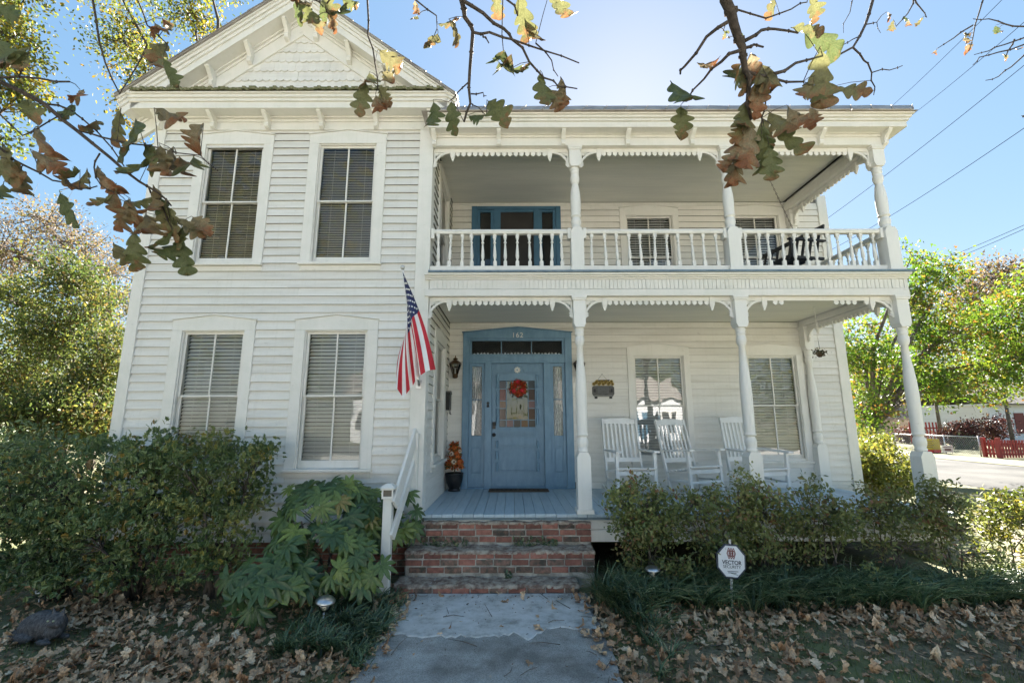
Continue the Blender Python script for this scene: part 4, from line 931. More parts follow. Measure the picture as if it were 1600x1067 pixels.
for dx, z, r_, mt in ((-.045, .60, .047, 'cream'), (.045, .60, .05, 'orange'), (.005, .475, .05, 'cream'), (.085, .47, .045, 'orange'), (-.10, .44, .045, 'orange'), (.0, .70, .045, 'orange'), (.09, .64, .035, 'cream'), (-.10, .53, .03, 'cream'), (.06, .55, .045, 'orange')):
    rr_ = .13 - .10 * (z - .37) / .4; flower('flower', (px + dx, py - math.sqrt(max(.001, rr_ * rr_ - dx * dx)) - .02, z), r_, (dx * 5, -1, .15), M[mt], pl, 11, M['mat'] if mt == 'cream' else None)
# lanterns
def lantern(x, label):
    t = thing('wall_lantern', label, 'lantern', (x, D, 1.9), 'wall lanterns either side of the front door'); y = D - .13
    m = MB(); m.lathe([(.045, .045), (.05, .06), (.042, .07)], (x, y, 1.88), 6); m.lathe([(.105, .245), (.11, .255), (.06, .30), (.025, .315), (.03, .325), (.05, .335), (.03, .35), (.012, .36), (.006, .395), (.001, .40)], (x, y, 1.88), 6, False)
    m.lathe([(.02, -.005), (.038, .0), (.048, .03), (.04, .045)], (x, y, 1.88), 8)
    for k in range(6): a = 2 * PI * k / 6; m.tube([(x + .046 * math.cos(a), y + .046 * math.sin(a), 1.945), (x + .103 * math.cos(a), y + .103 * math.sin(a), 2.126)], .005, 4)
    m.build('lantern_frame', M['bronze'], t)
    m = MB(); m.lathe([(.043, .066), (.098, .243)], (x, y, 1.88), 6, False); m.build('lantern_glass', M['glass'], t)
    m = MB(); m.lathe([(.011, .07), (.011, .15), (.004, .17)], (x, y, 1.88), 8); m.build('candle', M['trim'], t)
    m = MB(); m.box(x - .035, x + .035, D - .03, D - .02, 1.9, 2.1); m.tube([(x, D - .03, 2.0), (x, D - .06, 1.93), (x, y, 1.885)], .009, 6); m.build('wall_plate', M['bronze'], t)
lantern(-1.0, 'bronze wall lantern between the wing and the blue door frame'); lantern(1.185, 'bronze wall lantern behind the porch post right of the door')
# mailbox on the side of the wing
t = thing('mailbox', 'small black metal mailbox hung on the siding left of the door', 'mailbox', (XR + .06, 1.74, 1.3))
m = MB(); m.box(XR + .027, XR + .105, 1.64, 1.86, 1.32, 1.58); m.prism([(1.63, 1.581), (1.87, 1.581), (1.86, 1.61), (1.75, 1.64), (1.64, 1.61)], XR + .024, XR + .115, 'x'); m.build('mailbox_body', M['black'], t, bevel=.006)
m = MB(); m.tube([(XR + .09, 1.68, 1.32), (XR + .10, 1.68, 1.26), (XR + .12, 1.75, 1.245), (XR + .10, 1.82, 1.26), (XR + .09, 1.82, 1.32)], .006, 5); m.build('newspaper_hook', M['black'], t)
# doormat, wreath, truck sign
dm = thing('doormat', 'brown coir doormat in front of the blue door', 'doormat', (.11, 1.62, 0)); m = MB(); m.box(-.39, .60, 1.66, 1.97, .003, .017); m.build('mat', M['mat'], dm, bevel=.004)
m = MB()
for k in range(11):
    a = -.32 + k * .075
    for i in range(9): t_ = 2 * PI * i / 9; m.tube([(a + .03 * math.cos(t_), 1.81 + .05 * math.sin(t_), .0185), (a + .03 * math.cos(t_ + .7), 1.81 + .05 * math.sin(t_ + .7), .0185)], .005, 4)
m.build('woven_scrolls', M['black'], dm, kind='stuff')
wr_ = thing('wreath', 'red autumn wreath hanging on the stained glass of the blue door', 'wreath', (.10, D - .02, 1.70)); rgw = np.random.default_rng(6)
an = rgw.uniform(0, 2 * PI, 700); rad = .098 + rgw.normal(0, .026, 700); Pw = np.stack([.105 + rad * np.cos(an), D - .03 - rgw.uniform(0, .06, 700), 1.705 + rad * np.sin(an)], 1)
M['wreath'] = leafmat('wreath_red', [(0, (.42, .022, .014)), (.45, (.50, .05, .018)), (.7, (.45, .14, .03)), (.85, (.16, .07, .03)), (1, (.10, .09, .03))], .1, .6)
tag(_place(bpy.data.objects.new('berries', scatter('berries', Pw, .040, rgw, M['wreath'])), wr_, (0, 0, 0)), kind='stuff')
m = MB()
for k in range(60):
    a = rgw.uniform(0, 2 * PI); r0 = rgw.uniform(.07, .12); d_ = rgw.uniform(-.6, .6); ln = rgw.uniform(.05, .11); c0 = Vector((.105 + r0 * math.cos(a), D - .05, 1.705 + r0 * math.sin(a))); m.tube([c0, c0 + Vector((math.cos(a + d_), -.15, math.sin(a + d_))) * ln], .0022, 4)
m.build('twigs', M['barkd'], wr_, kind='stuff')
flower('wreath_flower', (.10, D - .10, 1.815), .042, (0, -1, .1), M['red'], wr_, 14); flower('wreath_flower', (.175, D - .10, 1.66), .045, (.2, -1, 0), M['red'], wr_, 12); flower('wreath_flower', (.03, D - .10, 1.655), .045, (-.2, -1, 0), M['red'], wr_, 12)
tk = thing('truck_sign', 'rustic cut-out wall sign of a pickup truck full of sunflowers', 'wall sign', (1.60, D - .03, 1.5))
gw_ = simple('weathered_grey_wood', (.075, .07, .068), (.16, .155, .15), 18, .85, .3, 60, stretch=(1, 1, 4)); gd = flat('sign_dark', (.03, .03, .032), .8); yl = flat('sunflower_yellow', (.32, .22, .05), .8)
T_ = Matrix.Translation((1.61, D - .028, 1.52))
def sp(name, poly, y0, y1, mat): m = MB(); m.prism(poly, y0, y1); m.xf(T_); return m.build(name, mat, tk, bevel=.002)
sp('tailgate', [(-.175, .05), (.175, .05), (.195, .085), (.195, .20), (.165, .225), (-.165, .225), (-.195, .20), (-.195, .085)], -.012, 0, gw_); sp('tailgate_panel', [(-.10, .085), (.10, .085), (.10, .205), (-.10, .205)], -.018, -.0125, flat('sign_panel', (.13, .13, .13), .8))
sp('bumper', [(-.17, .035), (.17, .035), (.17, .06), (-.17, .06)], -.02, -.0125, flat('sign_bumper', (.2, .2, .195), .7))
for s in (-1, 1): sp('tyre', [(s * .105, .0), (s * .155, .0), (s * .155, .05), (s * .105, .05)][::s], -.011, 0, gd); sp('tail_lamp', [(s * .135, .11), (s * .165, .11), (s * .165, .17), (s * .135, .17)][::s], -.016, -.0125, gd)
m = MB()
for z, us in ((.175, (-.06, -.025, .005, .035)), (.12, (-.065, -.035, -.01, .02, .045))):
    for u in us: m.box(u, u + .018, -.0192, -.0181, z - .012, z + .012 - .006 * (int(u * 1000) % 2))
m.xf(T_); m.build('worn_lettering', gw_, tk, kind='stuff')
for k in range(13): flower('sunflower', T_ @ Vector((-.165 + .0275 * k + .01 * (k % 2), -.02, .255 + .045 * ((k * 7) % 3) / 2)), .036, (0, -1, .1), yl, tk, 9, gd)
sp('sign_top', [(-.10, .30), (.10, .30), (.13, .335), (-.12, .33)], -.010, 0, gw_)
m = MB(); m.tube([T_ @ Vector((-.09, -.006, .33)), T_ @ Vector((-.01, -.006, .43)), T_ @ Vector((.07, -.006, .335))], .0022, 4); m.lathe([(.006, 0), (.006, .012)], tuple(T_ @ Vector((-.01, -.006, .425))), 6); m.build('hanging_wire', M['black'], tk)
# hanging basket
def chain(a, b, parent, name='chain', step=.032, r_=.0028, mat='chain'):
    a, b = Vector(a), Vector(b); m = MB(); n_ = int((b - a).length / step); d_ = (b - a).normalized(); u = d_.orthogonal().normalized(); v = d_.cross(u)
    for i in range(n_):
        c0 = a + d_ * step * i; q = u if i % 2 else v; h = step * .62; m.tube([c0 + q * .007, c0 + q * .007 + d_ * h * .9, c0 + d_ * (h + .008), c0 - q * .007 + d_ * h * .9, c0 - q * .007, c0 - d_ * .008, c0 + q * .007], r_, 4, False)
    return m.build(name, M[mat], parent, kind='stuff')
hb = thing('hanging_basket', 'tiny basket of faded flowers hanging on a long chain from the lower porch ceiling', 'hanging basket', tuple(at(1281, 550, .95)))
cb = at(1281, 553, .95); ct = Vector((cb.x, cb.y, 2.893)); chain(ct, (cb.x, cb.y, 2.34), hb, mat='trim', r_=.004); m = MB(); m.tube([(cb.x, cb.y, 2.35), (cb.x + .006, cb.y, cb.z + .07)], .003, 5); m.build('hook_wire', M['black'], hb)
m = MB(); m.lathe([(.02, -.05), (.04, -.03), (.052, .0), (.055, .005)], tuple(cb), 10); m.build('basket', M['mat'], hb)
Pb = cb + Vector((0, 0, .02)); Pb = np.array(Pb) + rgw.normal(0, 1, (160, 3)) * np.array([.04, .04, .025]); M['dryflower'] = leafmat('dry_flowers', [(0, (.03, .045, .02)), (.6, (.06, .06, .03)), (.8, (.25, .20, .10)), (1, (.12, .05, .03))], .2)
tag(_place(bpy.data.objects.new('basket_plant', scatter('basket_plant', Pb, .035, rgw, M['dryflower'])), hb, (0, 0, 0)), kind='stuff')
# porch swing on the balcony
sw_ = thing('porch_swing', 'dark wooden porch swing hung on chains at the right end of the balcony', 'swing', (4.3, 1.1, 3.55))
Tw = Matrix.Translation((4.22, 1.0, 3.50)) @ Matrix.Rotation(R(-80), 4, 'Z'); bw = simple('dark_swing_wood', (.012, .014, .018), (.03, .03, .032), 12, .6)
def sb(name, f): m = MB(); f(m); m.xf(Tw); return m.build(name, bw, sw_, bevel=.003)
for k in range(5): sb('seat_slat', lambda m: m.box(-.62, .62, -.24 + k * .095, -.165 + k * .095, 0, .02))
for k in range(9): u = -.56 + k * .14; sb('back_slat', lambda m: obox(m, (u, .25, .02), (u, .38, .50), .05, .016, (0, 1, -.25)))
sb('top_rail', lambda m: obox(m, (-.64, .38, .51), (.64, .38, .51), .07, .03, (0, 1, -.25))); sb('front_rail', lambda m: m.box(-.64, .64, -.27, -.245, -.05, .03))
for s in (-1, 1):
    sb('armrest', lambda m: m.box(s * .66 - .03, s * .66 + .03, -.28, .34, .25, .275)); sb('arm_support', lambda m: m.box(s * .66 - .02, s * .66 + .02, -.26, -.22, -.04, .249)); sb('side_frame', lambda m: m.box(s * .66 - .02, s * .66 + .02, -.26, .28, -.04, .0))
for px_, y_ in ((1201, .75), (1145, 1.35)):
    a = at(px_, 330, y_); chain((a.x - .02, y_, 5.235), Tw @ Vector((.64 if px_ > 1180 else -.64, -.1, .27)), sw_, r_=.0042, step=.045)
# security sign, path lights
t = thing('security_sign', 'octagonal white yard sign reading VECTOR SECURITY among the strap leaves', 'yard sign', (2.28, -1.0, GZ))
sc = at(1141.5, 876, -1.0); Ts = Matrix.Translation(sc) @ Matrix.Rotation(R(4), 4, 'Y') @ Matrix.Rotation(R(-3), 4, 'X'); nv = flat('sign_navy_rim', (.022, .035, .06), .4); wp_ = flat('sign_white_face', (.62, .64, .68), .35); rd = flat('sign_dark_red', (.16, .03, .03), .5); tx = flat('sign_navy_print', (.02, .03, .055), .5)
m = MB(); m.box(-.011, .011, -.004, .006, -.48, .205); m.xf(Ts); m.build('stake', simple('rust_spotted_stake', (.55, .54, .50), (.25, .13, .07), 40, .6, lo=.55, hi=.62), t)
def octo(r_, sx=1.0): return [(sx * r_ / math.cos(PI / 8) * math.cos(PI / 8 + k * PI / 4), r_ / math.cos(PI / 8) * math.sin(PI / 8 + k * PI / 4)) for k in range(8)]
m = MB(); m.prism(octo(.162, .92), -.016, -.0045); m.xf(Ts); m.build('sign_rim', nv, t, bevel=.003); m = MB(); m.prism(octo(.146, .91), -.019, -.0165); m.xf(Ts); m.build('sign_face', wp_, t)
m = MB()
for i, (dx, h, w_) in enumerate(((-.024, .036, .028), (0, .052, .028), (.024, .036, .028))):
    for k, (r0, cc) in enumerate(((1.0, 0), (.58, 0))):
        for s in (-1, 1):
            for v in (-1, 1):
                a0 = (dx, .075 + v * .052 * r0); a1 = (dx + s * w_ * r0 * .8, .075); dd = .0045
                m.prism([(a0[0] - dd * .5 * s, a0[1]), (a1[0] - dd * s, a1[1]), (a1[0] + dd * .2 * s, a1[1]), (a0[0] + dd * s, a0[1])], -.0208, -.0195)
m.xf(Ts); m.build('sign_emblem', rd, t, kind='stuff')
rs_ = (PI / 2 - R(3), R(4), 0)
text('VECTOR', .052, Ts @ Vector((.003, -.0202, -.012)), tx, t, 'sign_lettering', .0006, rs_, xs=.98, bold=.0012); text('SECURITY', .041, Ts @ Vector((.003, -.0202, -.052)), tx, t, 'sign_lettering', .0006, rs_)
m = MB()
for a, b, z in ((-.045, .065, -.092), (-.04, .045, -.106)): m.box(a, b, -.0206, -.0195, z - .003, z + .002)
m.xf(Ts); m.build('sign_small_print', tx, t)
def path_light(x, y, label, tilt=(0, 0, 0), h=.30, s=1.0):
    t = thing('path_light', label, 'garden light', (x, y, GZ), 'solar path lights'); T = Matrix.Translation((x, y, GZ)) @ Euler(tilt).to_matrix().to_4x4() @ Matrix.Scale(s, 4)
    def pt(name, f, mat): m = MB(); f(m); m.xf(T); m.build(name, mat, t)
    pt('light_stem', lambda m: m.tube([(0, 0, -.05), (0, 0, h - .09)], .008, 8), M['steel']); pt('light_lens', lambda m: m.lathe([(.02, h - .095), (.045, h - .075), (.052, h - .02)], (0, 0, 0), 14), M['glass'])
    pt('light_core', lambda m: m.lathe([(.01, h - .09), (.022, h - .07), (.022, h - .02)], (0, 0, 0), 8), M['bindmini'])
    pt('light_cap', lambda m: m.lathe([(.055, h - .022), (.078, h - .018), (.08, h - .008), (.062, h + .012), (.03, h + .024), (.001, h + .026)], (0, 0, 0), 20), M['steel'])
a = at(1024, 935, -.80); path_light(a.x, -.80, 'solar path light standing at the edge of the strap leaves right of the steps', (R(2), R(-3), 0), .335)
a = at(503, 975, -1.42); path_light(a.x, -1.42, 'steel capped path light sunk in the leaves of the palmate shrub', (R(4), R(6), 0), .24, 1.1)
a = at(64, 918, -.85); path_light(a.x, -.85, 'thin path light in the grass left of the holly bushes', (0, R(3), 0), .2, .7)
# ------------------------------------------------------------------ shrubs and ground plants
def place_stuff(name, me, parent):
    o = bpy.data.objects.new(name, me); _place(o, parent, (0, 0, 0)); return tag(o, kind='stuff')
def blob_pts(rng, blobs, n):
    """points filling ellipsoids, denser towards the skin"""
    wts = np.array([b[3] * b[4] * b[5] for b in blobs]) ** .7; wts /= wts.sum(); k = rng.choice(len(blobs), n, p=wts); B_ = np.array(blobs)[k]
    d = rng.normal(size=(n, 3)); d /= np.linalg.norm(d, axis=1)[:, None]; r_ = rng.uniform(.05, 1, n) ** .45
    return B_[:, :3] + d * r_[:, None] * B_[:, 3:6]
def shrub(name, label, cat, base, blobs, rng, leaf, mat, twigs=90, per=45, size=.05, spread=.09, group=None, wood='barkd', tmpl=None, stems=5, tint=None, up=1.0, bare=0, rstem=.014):
    t = thing(name, label, cat, base, group); P = blob_pts(rng, blobs, twigs)
    m = MB(); base = Vector(base); hubs = []
    for k in range(stems):
        c = Vector(blobs[k % len(blobs)][:3]); c = base.lerp(c, .75) + Vector(rng.normal(0, .07, 3)); s0 = base + Vector((rng.normal(0, .07), rng.normal(0, .05), 0))
        mid = s0.lerp(c, .5) + Vector(rng.normal(0, .04, 3)); m.tube([s0, mid, c], [rstem, rstem * .8, rstem * .45], 6); hubs += [s0.lerp(mid, .8), mid, mid.lerp(c, .5), c]
    m.build('stems', M[wood], t, kind='stuff')
    m = MB()
    for p in P:
        p = Vector(p); h = min(hubs, key=lambda q: (q - p).length + .3 * max(0, q.z - p.z)); mid = h.lerp(p, .55) + Vector(rng.normal(0, .03, 3)); m.tube([h, mid, p], [.005, .0035, .0018], 4, False)
    m.build('twigs', M[wood], t, kind='stuff')
    keep = P[: max(1, int(len(P) * (1 - bare)))]
    Q = np.repeat(keep, per, 0) + rng.normal(0, 1, (len(keep) * per, 3)) * np.array([spread, spread, spread * .8]); ok = Q[:, 2] > base.z + .03; Q = Q[ok]
    tt = np.clip(np.repeat(rng.uniform(.1, .9, len(keep)), per)[ok] + rng.normal(0, .16, len(Q)), 0, 1) if tint is None else tint(Q)
    place_stuff('foliage', scatter('foliage', Q, size * rng.uniform(.6, 1.25, len(Q)), rng, mat, tmpl, True, up, tint=tt), t); return t
M['holly'] = leafmat('holly_leaves', [(0, (.082, .128, .058)), (.5, (.146, .204, .080)), (.82, (.219, .265, .100)), (.95, (.238, .219, .063)), (1, (.292, .201, .055))], .28, .30, .6)
M['holly2'] = leafmat('yellowing_holly_leaves', [(0, (.092, .139, .055)), (.5, (.173, .223, .077)), (.85, (.274, .282, .100)), (1, (.340, .292, .073))], .30, .30, .6)
M['azalea'] = leafmat('azalea_leaves', [(0, (.105, .132, .053)), (.4, (.176, .207, .074)), (.75, (.246, .255, .097)), (.93, (.228, .185, .088)), (1, (.228, .123, .070))], .34, .42, .4)
M['azalea2'] = leafmat('sunlit_shrub_leaves', [(0, (.055, .075, .020)), (.5, (.11, .13, .030)), (1, (.20, .17, .04))], .4, .5, .3)
M['darkhedge'] = leafmat('dark_hedge_leaves', [(0, (.050, .076, .038)), (.6, (.088, .126, .055)), (1, (.147, .168, .074))], .15, .5, .3)
def spiky():
    o = [(0, 0), (.10, .18), (.30, .22), (.17, .42), (.32, .58), (.14, .74), (0, 1)]
    V_ = [(0, .45, .0)] + [(x, y, .25 * x) for x, y in o] + [(-x, y, .25 * x) for x, y in o[1:-1]]
    F = [(0, i, i + 1, i + 1) for i in range(1, 7)] + [(0, 1, 8, 8)] + [(0, i, i + 1, i + 1) for i in range(8, 12)] + [(0, 12, 7, 7)]
    return np.array(V_), np.array(F)
r0 = np.random.default_rng(21)
def fix_tri(t):  # (a,b,c,c) fans become triangles
    return t[0], np.array([f[:3] for f in t[1]])
SP = fix_tri(spiky())
HB = 'holly bushes in front of the wing'
shrub('holly_bush', 'yellow-green tinged holly bush with pale trunks under the lower left window', 'bush', (-3.22, -.72, GZ), [(-3.25, -.7, .45, .52, .5, .52), (-3.05, -.75, .05, .42, .4, .36), (-3.45, -.75, .78, .38, .4, .24), (-2.98, -.7, .7, .25, .3, .25), (-3.3, -.85, -.3, .5, .4, .2)], r0, None, M['holly2'], 105, 40, .066, .072, HB, 'bark', SP, 4, rstem=.03)
shrub('holly_bush', 'dark green holly bush with one stout trunk, middle of the row before the wing', 'bush', (-3.95, -.75, GZ), [(-4.1, -.75, .42, .62, .55, .50), (-4.0, -.8, .85, .5, .4, .20), (-4.35, -.95, .05, .5, .4, .35), (-3.7, -.8, .1, .35, .35, .3), (-4.2, -.9, -.32, .6, .4, .22)], r0, None, M['holly'], 125, 40, .068, .075, HB, 'barkd', SP, 5, rstem=.034)
shrub('holly_bush', 'wide dark holly bush reaching out at the left corner of the wing', 'bush', (-4.85, -.7, GZ), [(-5.0, -.75, .4, .65, .6, .5), (-4.9, -.8, .72, .5, .45, .25), (-5.55, -.85, .3, .45, .5, .4), (-5.1, -.95, -.1, .6, .4, .35), (-5.0, -.9, -.4, .6, .4, .2)], r0, None, M['holly'], 135, 40, .068, .078, HB, 'barkd', SP, 5, rstem=.028)
shrub('evergreen_hedge', 'dense dark evergreen hedge left of the house behind the hollies', 'hedge', (-7.3, .6, GZ), [(-7.2, .6, .35, 1.1, .8, .75), (-8.4, .8, .45, 1.0, .8, .85), (-6.4, .6, -.1, .5, .5, .5)], r0, None, M['darkhedge'], 260, 60, .07, .12, None, 'barkd')
# azaleas along the porch: each bush its own shape
AZ = 'azalea bushes along the porch'
for (x, y, w_, h0, h1, lab, n_, bare, mt) in (
    (1.50, -.55, .42, -.35, .40, 'round olive azalea nearest the brick steps', 115, .05, 'azalea'),
    (2.20, -.50, .36, -.30, .36, 'azalea behind the octagonal yard sign', 75, .22, 'azalea'),
    (2.85, -.45, .42, -.30, .44, 'azalea with upright shoots in front of the middle rocking chair', 95, .12, 'azalea'),
    (3.60, -.45, .44, -.30, .36, 'twiggy azalea below the middle post of the lower porch', 85, .3, 'azalea'),
    (4.35, -.40, .42, -.30, .35, 'half bare azalea with grey twigs in front of the right porch window', 80, .42, 'azalea'),
    (5.05, -.42, .38, -.32, .40, 'azalea with dead brown twigs before the corner post of the porch', 75, .35, 'azalea'),
    (5.75, -.30, .42, -.35, .26, 'thin azalea just past the corner post of the porch', 65, .3, 'azalea2'),
    (6.55, -.05, .5, -.35, .22, 'loose yellowish azalea at the far right by the street', 75, .25, 'azalea2')):
    zc = (h0 + h1) / 2; bl = [(x, y, zc, w_, .34, (h1 - h0) / 2 * .85), (x - w_ * .45, y - .05, h1 - .16, w_ * .5, .25, .17), (x + w_ * .4, y, h1 - .22, w_ * .45, .25, .16), (x + w_ * .1, y - .12, h0 + .05, w_ * 1.05, .34, .24), (x, y - .05, zc, w_ * 1.15, .3, .22), (x + w_ * .2, y, h1 - .02, .12, .12, .12), (x - w_ * .3, y, h1 + .0, .10, .1, .13)]
    shrub('azalea_bush', lab, 'bush', (x, y, GZ), bl, r0, None, M[mt], int(n_ * 1.2), 38, .050, .056, AZ, 'bark', leaf6(), 7, up=.8, bare=bare, rstem=.009)
for (x, y, w_, h1, lab, n_) in ((6.6, 2.6, .6, .55, 'bright yellow-green bush standing in the sun behind the right end of the porch', 130), (7.6, 3.6, .7, .75, 'taller sunlit bush between the house corner and the street', 130)):
    shrub('sunlit_bush', lab, 'bush', (x, y, GZ), [(x, y, .1, w_, .6, .6), (x - .2, y, h1 - .15, w_ * .7, .5, .35)], r0, None, M['azalea2'], n_, 45, .07, .09, None, 'bark')
# palmate shrub: every leaf a part
def palmate(k, rng):
    m = MB(); n_ = 8
    for i in range(n_):
        a = R(-125 + 250 * i / (n_ - 1)); L = (.165 + .06 * math.cos(a * .6)) * rng.uniform(.92, 1.08); w_ = .031 * rng.uniform(.9, 1.15); d = Vector((math.sin(a), math.cos(a), 0)); s_ = Vector((math.cos(a), -math.sin(a), 0)); dr = rng.uniform(.03, .07)
        st = [(0, .35), (.30, .75), (.58, 1.0), (.82, .6), (1, .0)]; L_ = []; C_ = []; R_ = []
        for t, ww in st:
            c = d * L * t + Vector((0, 0, .02 - dr * t * t)); C_.append(c); L_.append(c - s_ * w_ * ww + Vector((0, 0, .014 * ww))); R_.append(c + s_ * w_ * ww + Vector((0, 0, .014 * ww)))
        b = len(m.v); vs = L_ + C_ + R_; q = len(st); fs = []
        for j in range(q - 1): fs += [(j, q + j, q + j + 1, j + 1), (q + j, 2 * q + j, 2 * q + j + 1, q + j + 1)]
        m.add(vs, fs, True)
    return m
mm, n, l, p = nmat('palmate_leaf'); oi = n.new('ShaderNodeObjectInfo'); r = ramp(n, [(0, (.042, .085, .030)), (.5, (.078, .135, .042)), (.8, (.115, .175, .048)), (.95, (.19, .25, .055)), (1, (.24, .19, .06))]); l.new(oi.outputs['Random'], r.inputs[0])
tc = n.new('ShaderNodeTexCoord'); t1 = noise(n, l, 40, 3, vec=tc.outputs['Object']); r2 = ramp(n, [(.35, (.75, .75, .75)), (.65, (1.15, 1.15, 1.15))]); l.new(t1.outputs[0], r2.inputs[0]); c = mix(n, l, r.outputs[0], r2.outputs[0], 1.0, 'MULTIPLY'); l.new(c, p.inputs['Base Color']); p.inputs['Roughness'].default_value = .36
tr = n.new('ShaderNodeBsdfTranslucent'); l.new(c, tr.inputs[0]); ms = n.new('ShaderNodeMixShader'); ms.inputs[0].default_value = .2; l.new(p.outputs[0], ms.inputs[1]); l.new(tr.outputs[0], ms.inputs[2]); l.new(ms.outputs[0], n['Material Output'].inputs[0]); M['palm'] = mm
rp_ = random.Random(12); PM = [palmate(k, rp_).mesh('palmate_leaf', M['palm']) for k in range(4)]
ft = thing('palmate_shrub', 'large glossy shrub of hand-shaped green leaves beside the stair handrail', 'shrub', (-1.95, -.75, GZ))
spots = []
for (cx, cy, cz, rx, ry, rz, n_) in ((-2.05, -.62, .02, .50, .35, .42, 56), (-2.0, -1.0, -.25, .5, .3, .3, 38), (-2.35, -1.25, -.42, .38, .3, .22, 30), (-1.62, -.45, -.05, .28, .22, .36, 26), (-1.32, -.28, .0, .16, .12, .30, 13), (-1.5, -1.0, -.38, .22, .15, .2, 12)):
    for i in range(n_):
        for _ in range(20):
            v = Vector((rp_.gauss(0, 1), rp_.gauss(0, 1), rp_.gauss(0, 1))).normalized()
            if v.y < .35 and v.z > -.6: break
        q = Vector((cx + v.x * rx, cy + v.y * ry, cz + v.z * rz))
        if q.z < GZ + .08 or (abs(q.x + 1.36) < .12 and q.y < -.66 and i % 3): continue
        spots.append((q, v))
tops = [(at(400, 790, -.6)), at(455, 765, -.55), at(505, 762, -.55), at(560, 775, -.6), at(610, 785, -.5)]
spots += [(q, Vector((.1 * (i - 2), -.3, 1))) for i, q in enumerate(tops)]
st = MB(); hub = Vector((-1.95, -.7, GZ))
for i in range(9):
    e = Vector((-2.0 + .12 * (i - 4), -.65 - .12 * (i % 3), -.15 + .12 * (i % 4))); st.tube([hub + Vector((rp_.gauss(0, .08), rp_.gauss(0, .06), 0)), hub.lerp(e, .5) + Vector((rp_.gauss(0, .05), 0, .05)), e], [.016, .013, .009], 6)
st.build('stems', M['bark'], ft, kind='stuff'); pe = MB()
for i, (q, v) in enumerate(spots):
    nrm = (Vector((v.x * .55, v.y * .6 - .75, .62 + .3 * v.z)) + Vector((rp_.gauss(0, .22), rp_.gauss(0, .2), rp_.gauss(0, .2)))).normalized(); tip = Vector((v.x + rp_.gauss(0, .7), v.y * .6 - .25, -.25 + rp_.gauss(0, .45))) ; tip = (tip - nrm * tip.dot(nrm)).normalized(); xax = tip.cross(nrm)
    Rm = Matrix((xax, tip, nrm)).transposed(); s_ = rp_.uniform(.55, .95); inst('leaf', PM[i % 4], q, ft, Rm, s_)
    b = Vector((-1.95 + (q.x + 1.95) * .45, -.68 + (q.y + .68) * .4, q.z - .18)); pe.tube([b, b.lerp(q, .6) + Vector((0, 0, .02)), q], [.0045, .004, .003], 4, False)
pe.build('petioles', simple('green_petiole', (.05, .08, .03), (.08, .11, .04), 9, .6), ft, kind='stuff')
m = MB()
for px_, py_, y_ in ((534, 840, -1.0), (481, 850, -1.05), (508, 885, -1.1), (459, 935, -1.35)):
    c = at(px_, py_, y_); m.tube([c - Vector((0, 0, .12)), c], [.004, .003], 5)
    for k in range(26): d = Vector((rp_.gauss(0, .013), rp_.gauss(0, .013), rp_.uniform(-.045, .045))); m.lathe([(.001, -.005), (.006, 0), (.001, .005)], tuple(c + d), 5)
m.build('seed_heads', flat('dry_seed_head', (.22, .16, .08), .8), ft, kind='stuff')
# strap-leaved border plants
def straps(name, clumps, rng, mat, blades=46, L=.34):
    Vs, Fs, Ts = [], [], []; nb = 0
    for cx, cy, s_ in clumps:
        n_ = int(blades * s_); a = rng.uniform(0, 2 * PI, n_); l_ = L * s_ * rng.uniform(.6, 1.15, n_); arch = rng.uniform(.5, 1.25, n_); b0 = rng.normal(0, .035, (n_, 2)); wd = rng.uniform(.0045, .0085, n_)
        for i in range(n_):
            d = np.array([math.cos(a[i]), math.sin(a[i]) - .25]); s = np.array([-d[1], d[0]]); s = s / np.linalg.norm(s)
            for j in range(6):
                t = j / 5; th = arch[i] * t * 1.6; r_ = l_[i] * (t * .35 + .5 * (1 - math.cos(th))) * .9; z = l_[i] * (math.sin(th) / 1.6 + .25 * t) * .75
                c = np.array([cx + b0[i, 0] + d[0] * r_, cy + b0[i, 1] + d[1] * r_]); w_ = wd[i] * (1 - .85 * t ** 2.5)
                Vs += [(c[0] - s[0] * w_, c[1] - s[1] * w_, max(GZ + .01, GZ + z)), (c[0] + s[0] * w_, c[1] + s[1] * w_, max(GZ + .01, GZ + z) + .003)]
            b = nb; Fs += [(b + 2 * j, b + 2 * j + 1, b + 2 * j + 3, b + 2 * j + 2) for j in range(5)]; nb += 12; Ts += [rng.uniform()] * 12
    o = bpy.data.objects.new(name, np_mesh(name, Vs, Fs, mat, Ts)); _place(o, None, (0, 0, 0)); o['kind'] = 'stuff'; return o
M['strap'] = leafmat('strap_leaves', [(0, (.050, .085, .042)), (.5, (.095, .145, .065)), (.8, (.15, .20, .095)), (.93, (.22, .25, .13)), (1, (.30, .26, .13))], .25, .34, .6)
rg = np.random.default_rng(31); cl = []
for x in np.arange(1.0, 6.9, .14):
    for y in (-.62, -.80, -.96, -1.08): cl.append((x + rg.normal(0, .05), y + .04 * x * .6 + rg.normal(0, .05), rg.uniform(.7, 1.15)))
for y in np.arange(-1.55, -.3, .12): cl += [(1.02 + rg.normal(0, .06) + (.25 if y > -.8 else .1), y, rg.uniform(.5, .9))]
cl2 = [(1.12, -1.35, .9), (1.22, -1.2, 1.0), (1.3, -1.5, .8), (1.15, -1.75, .6), (1.25, -1.95, .55), (1.05, -1.05, .9), (1.2, -.95, 1.0), (1.1, -2.2, .5)]
straps('liriope_border', cl + cl2, rg, M['strap'], 42, .44)
cl = [(rg.uniform(-1.95, -1.15), rg.uniform(-1.95, -.75), rg.uniform(.55, .95)) for _ in range(58)]
straps('liriope_border', cl + [(-1.25 + rg.normal(0, .06), y, .6) for y in np.arange(-2.2, -.7, .09)], rg, M['strap'], 44, .30)
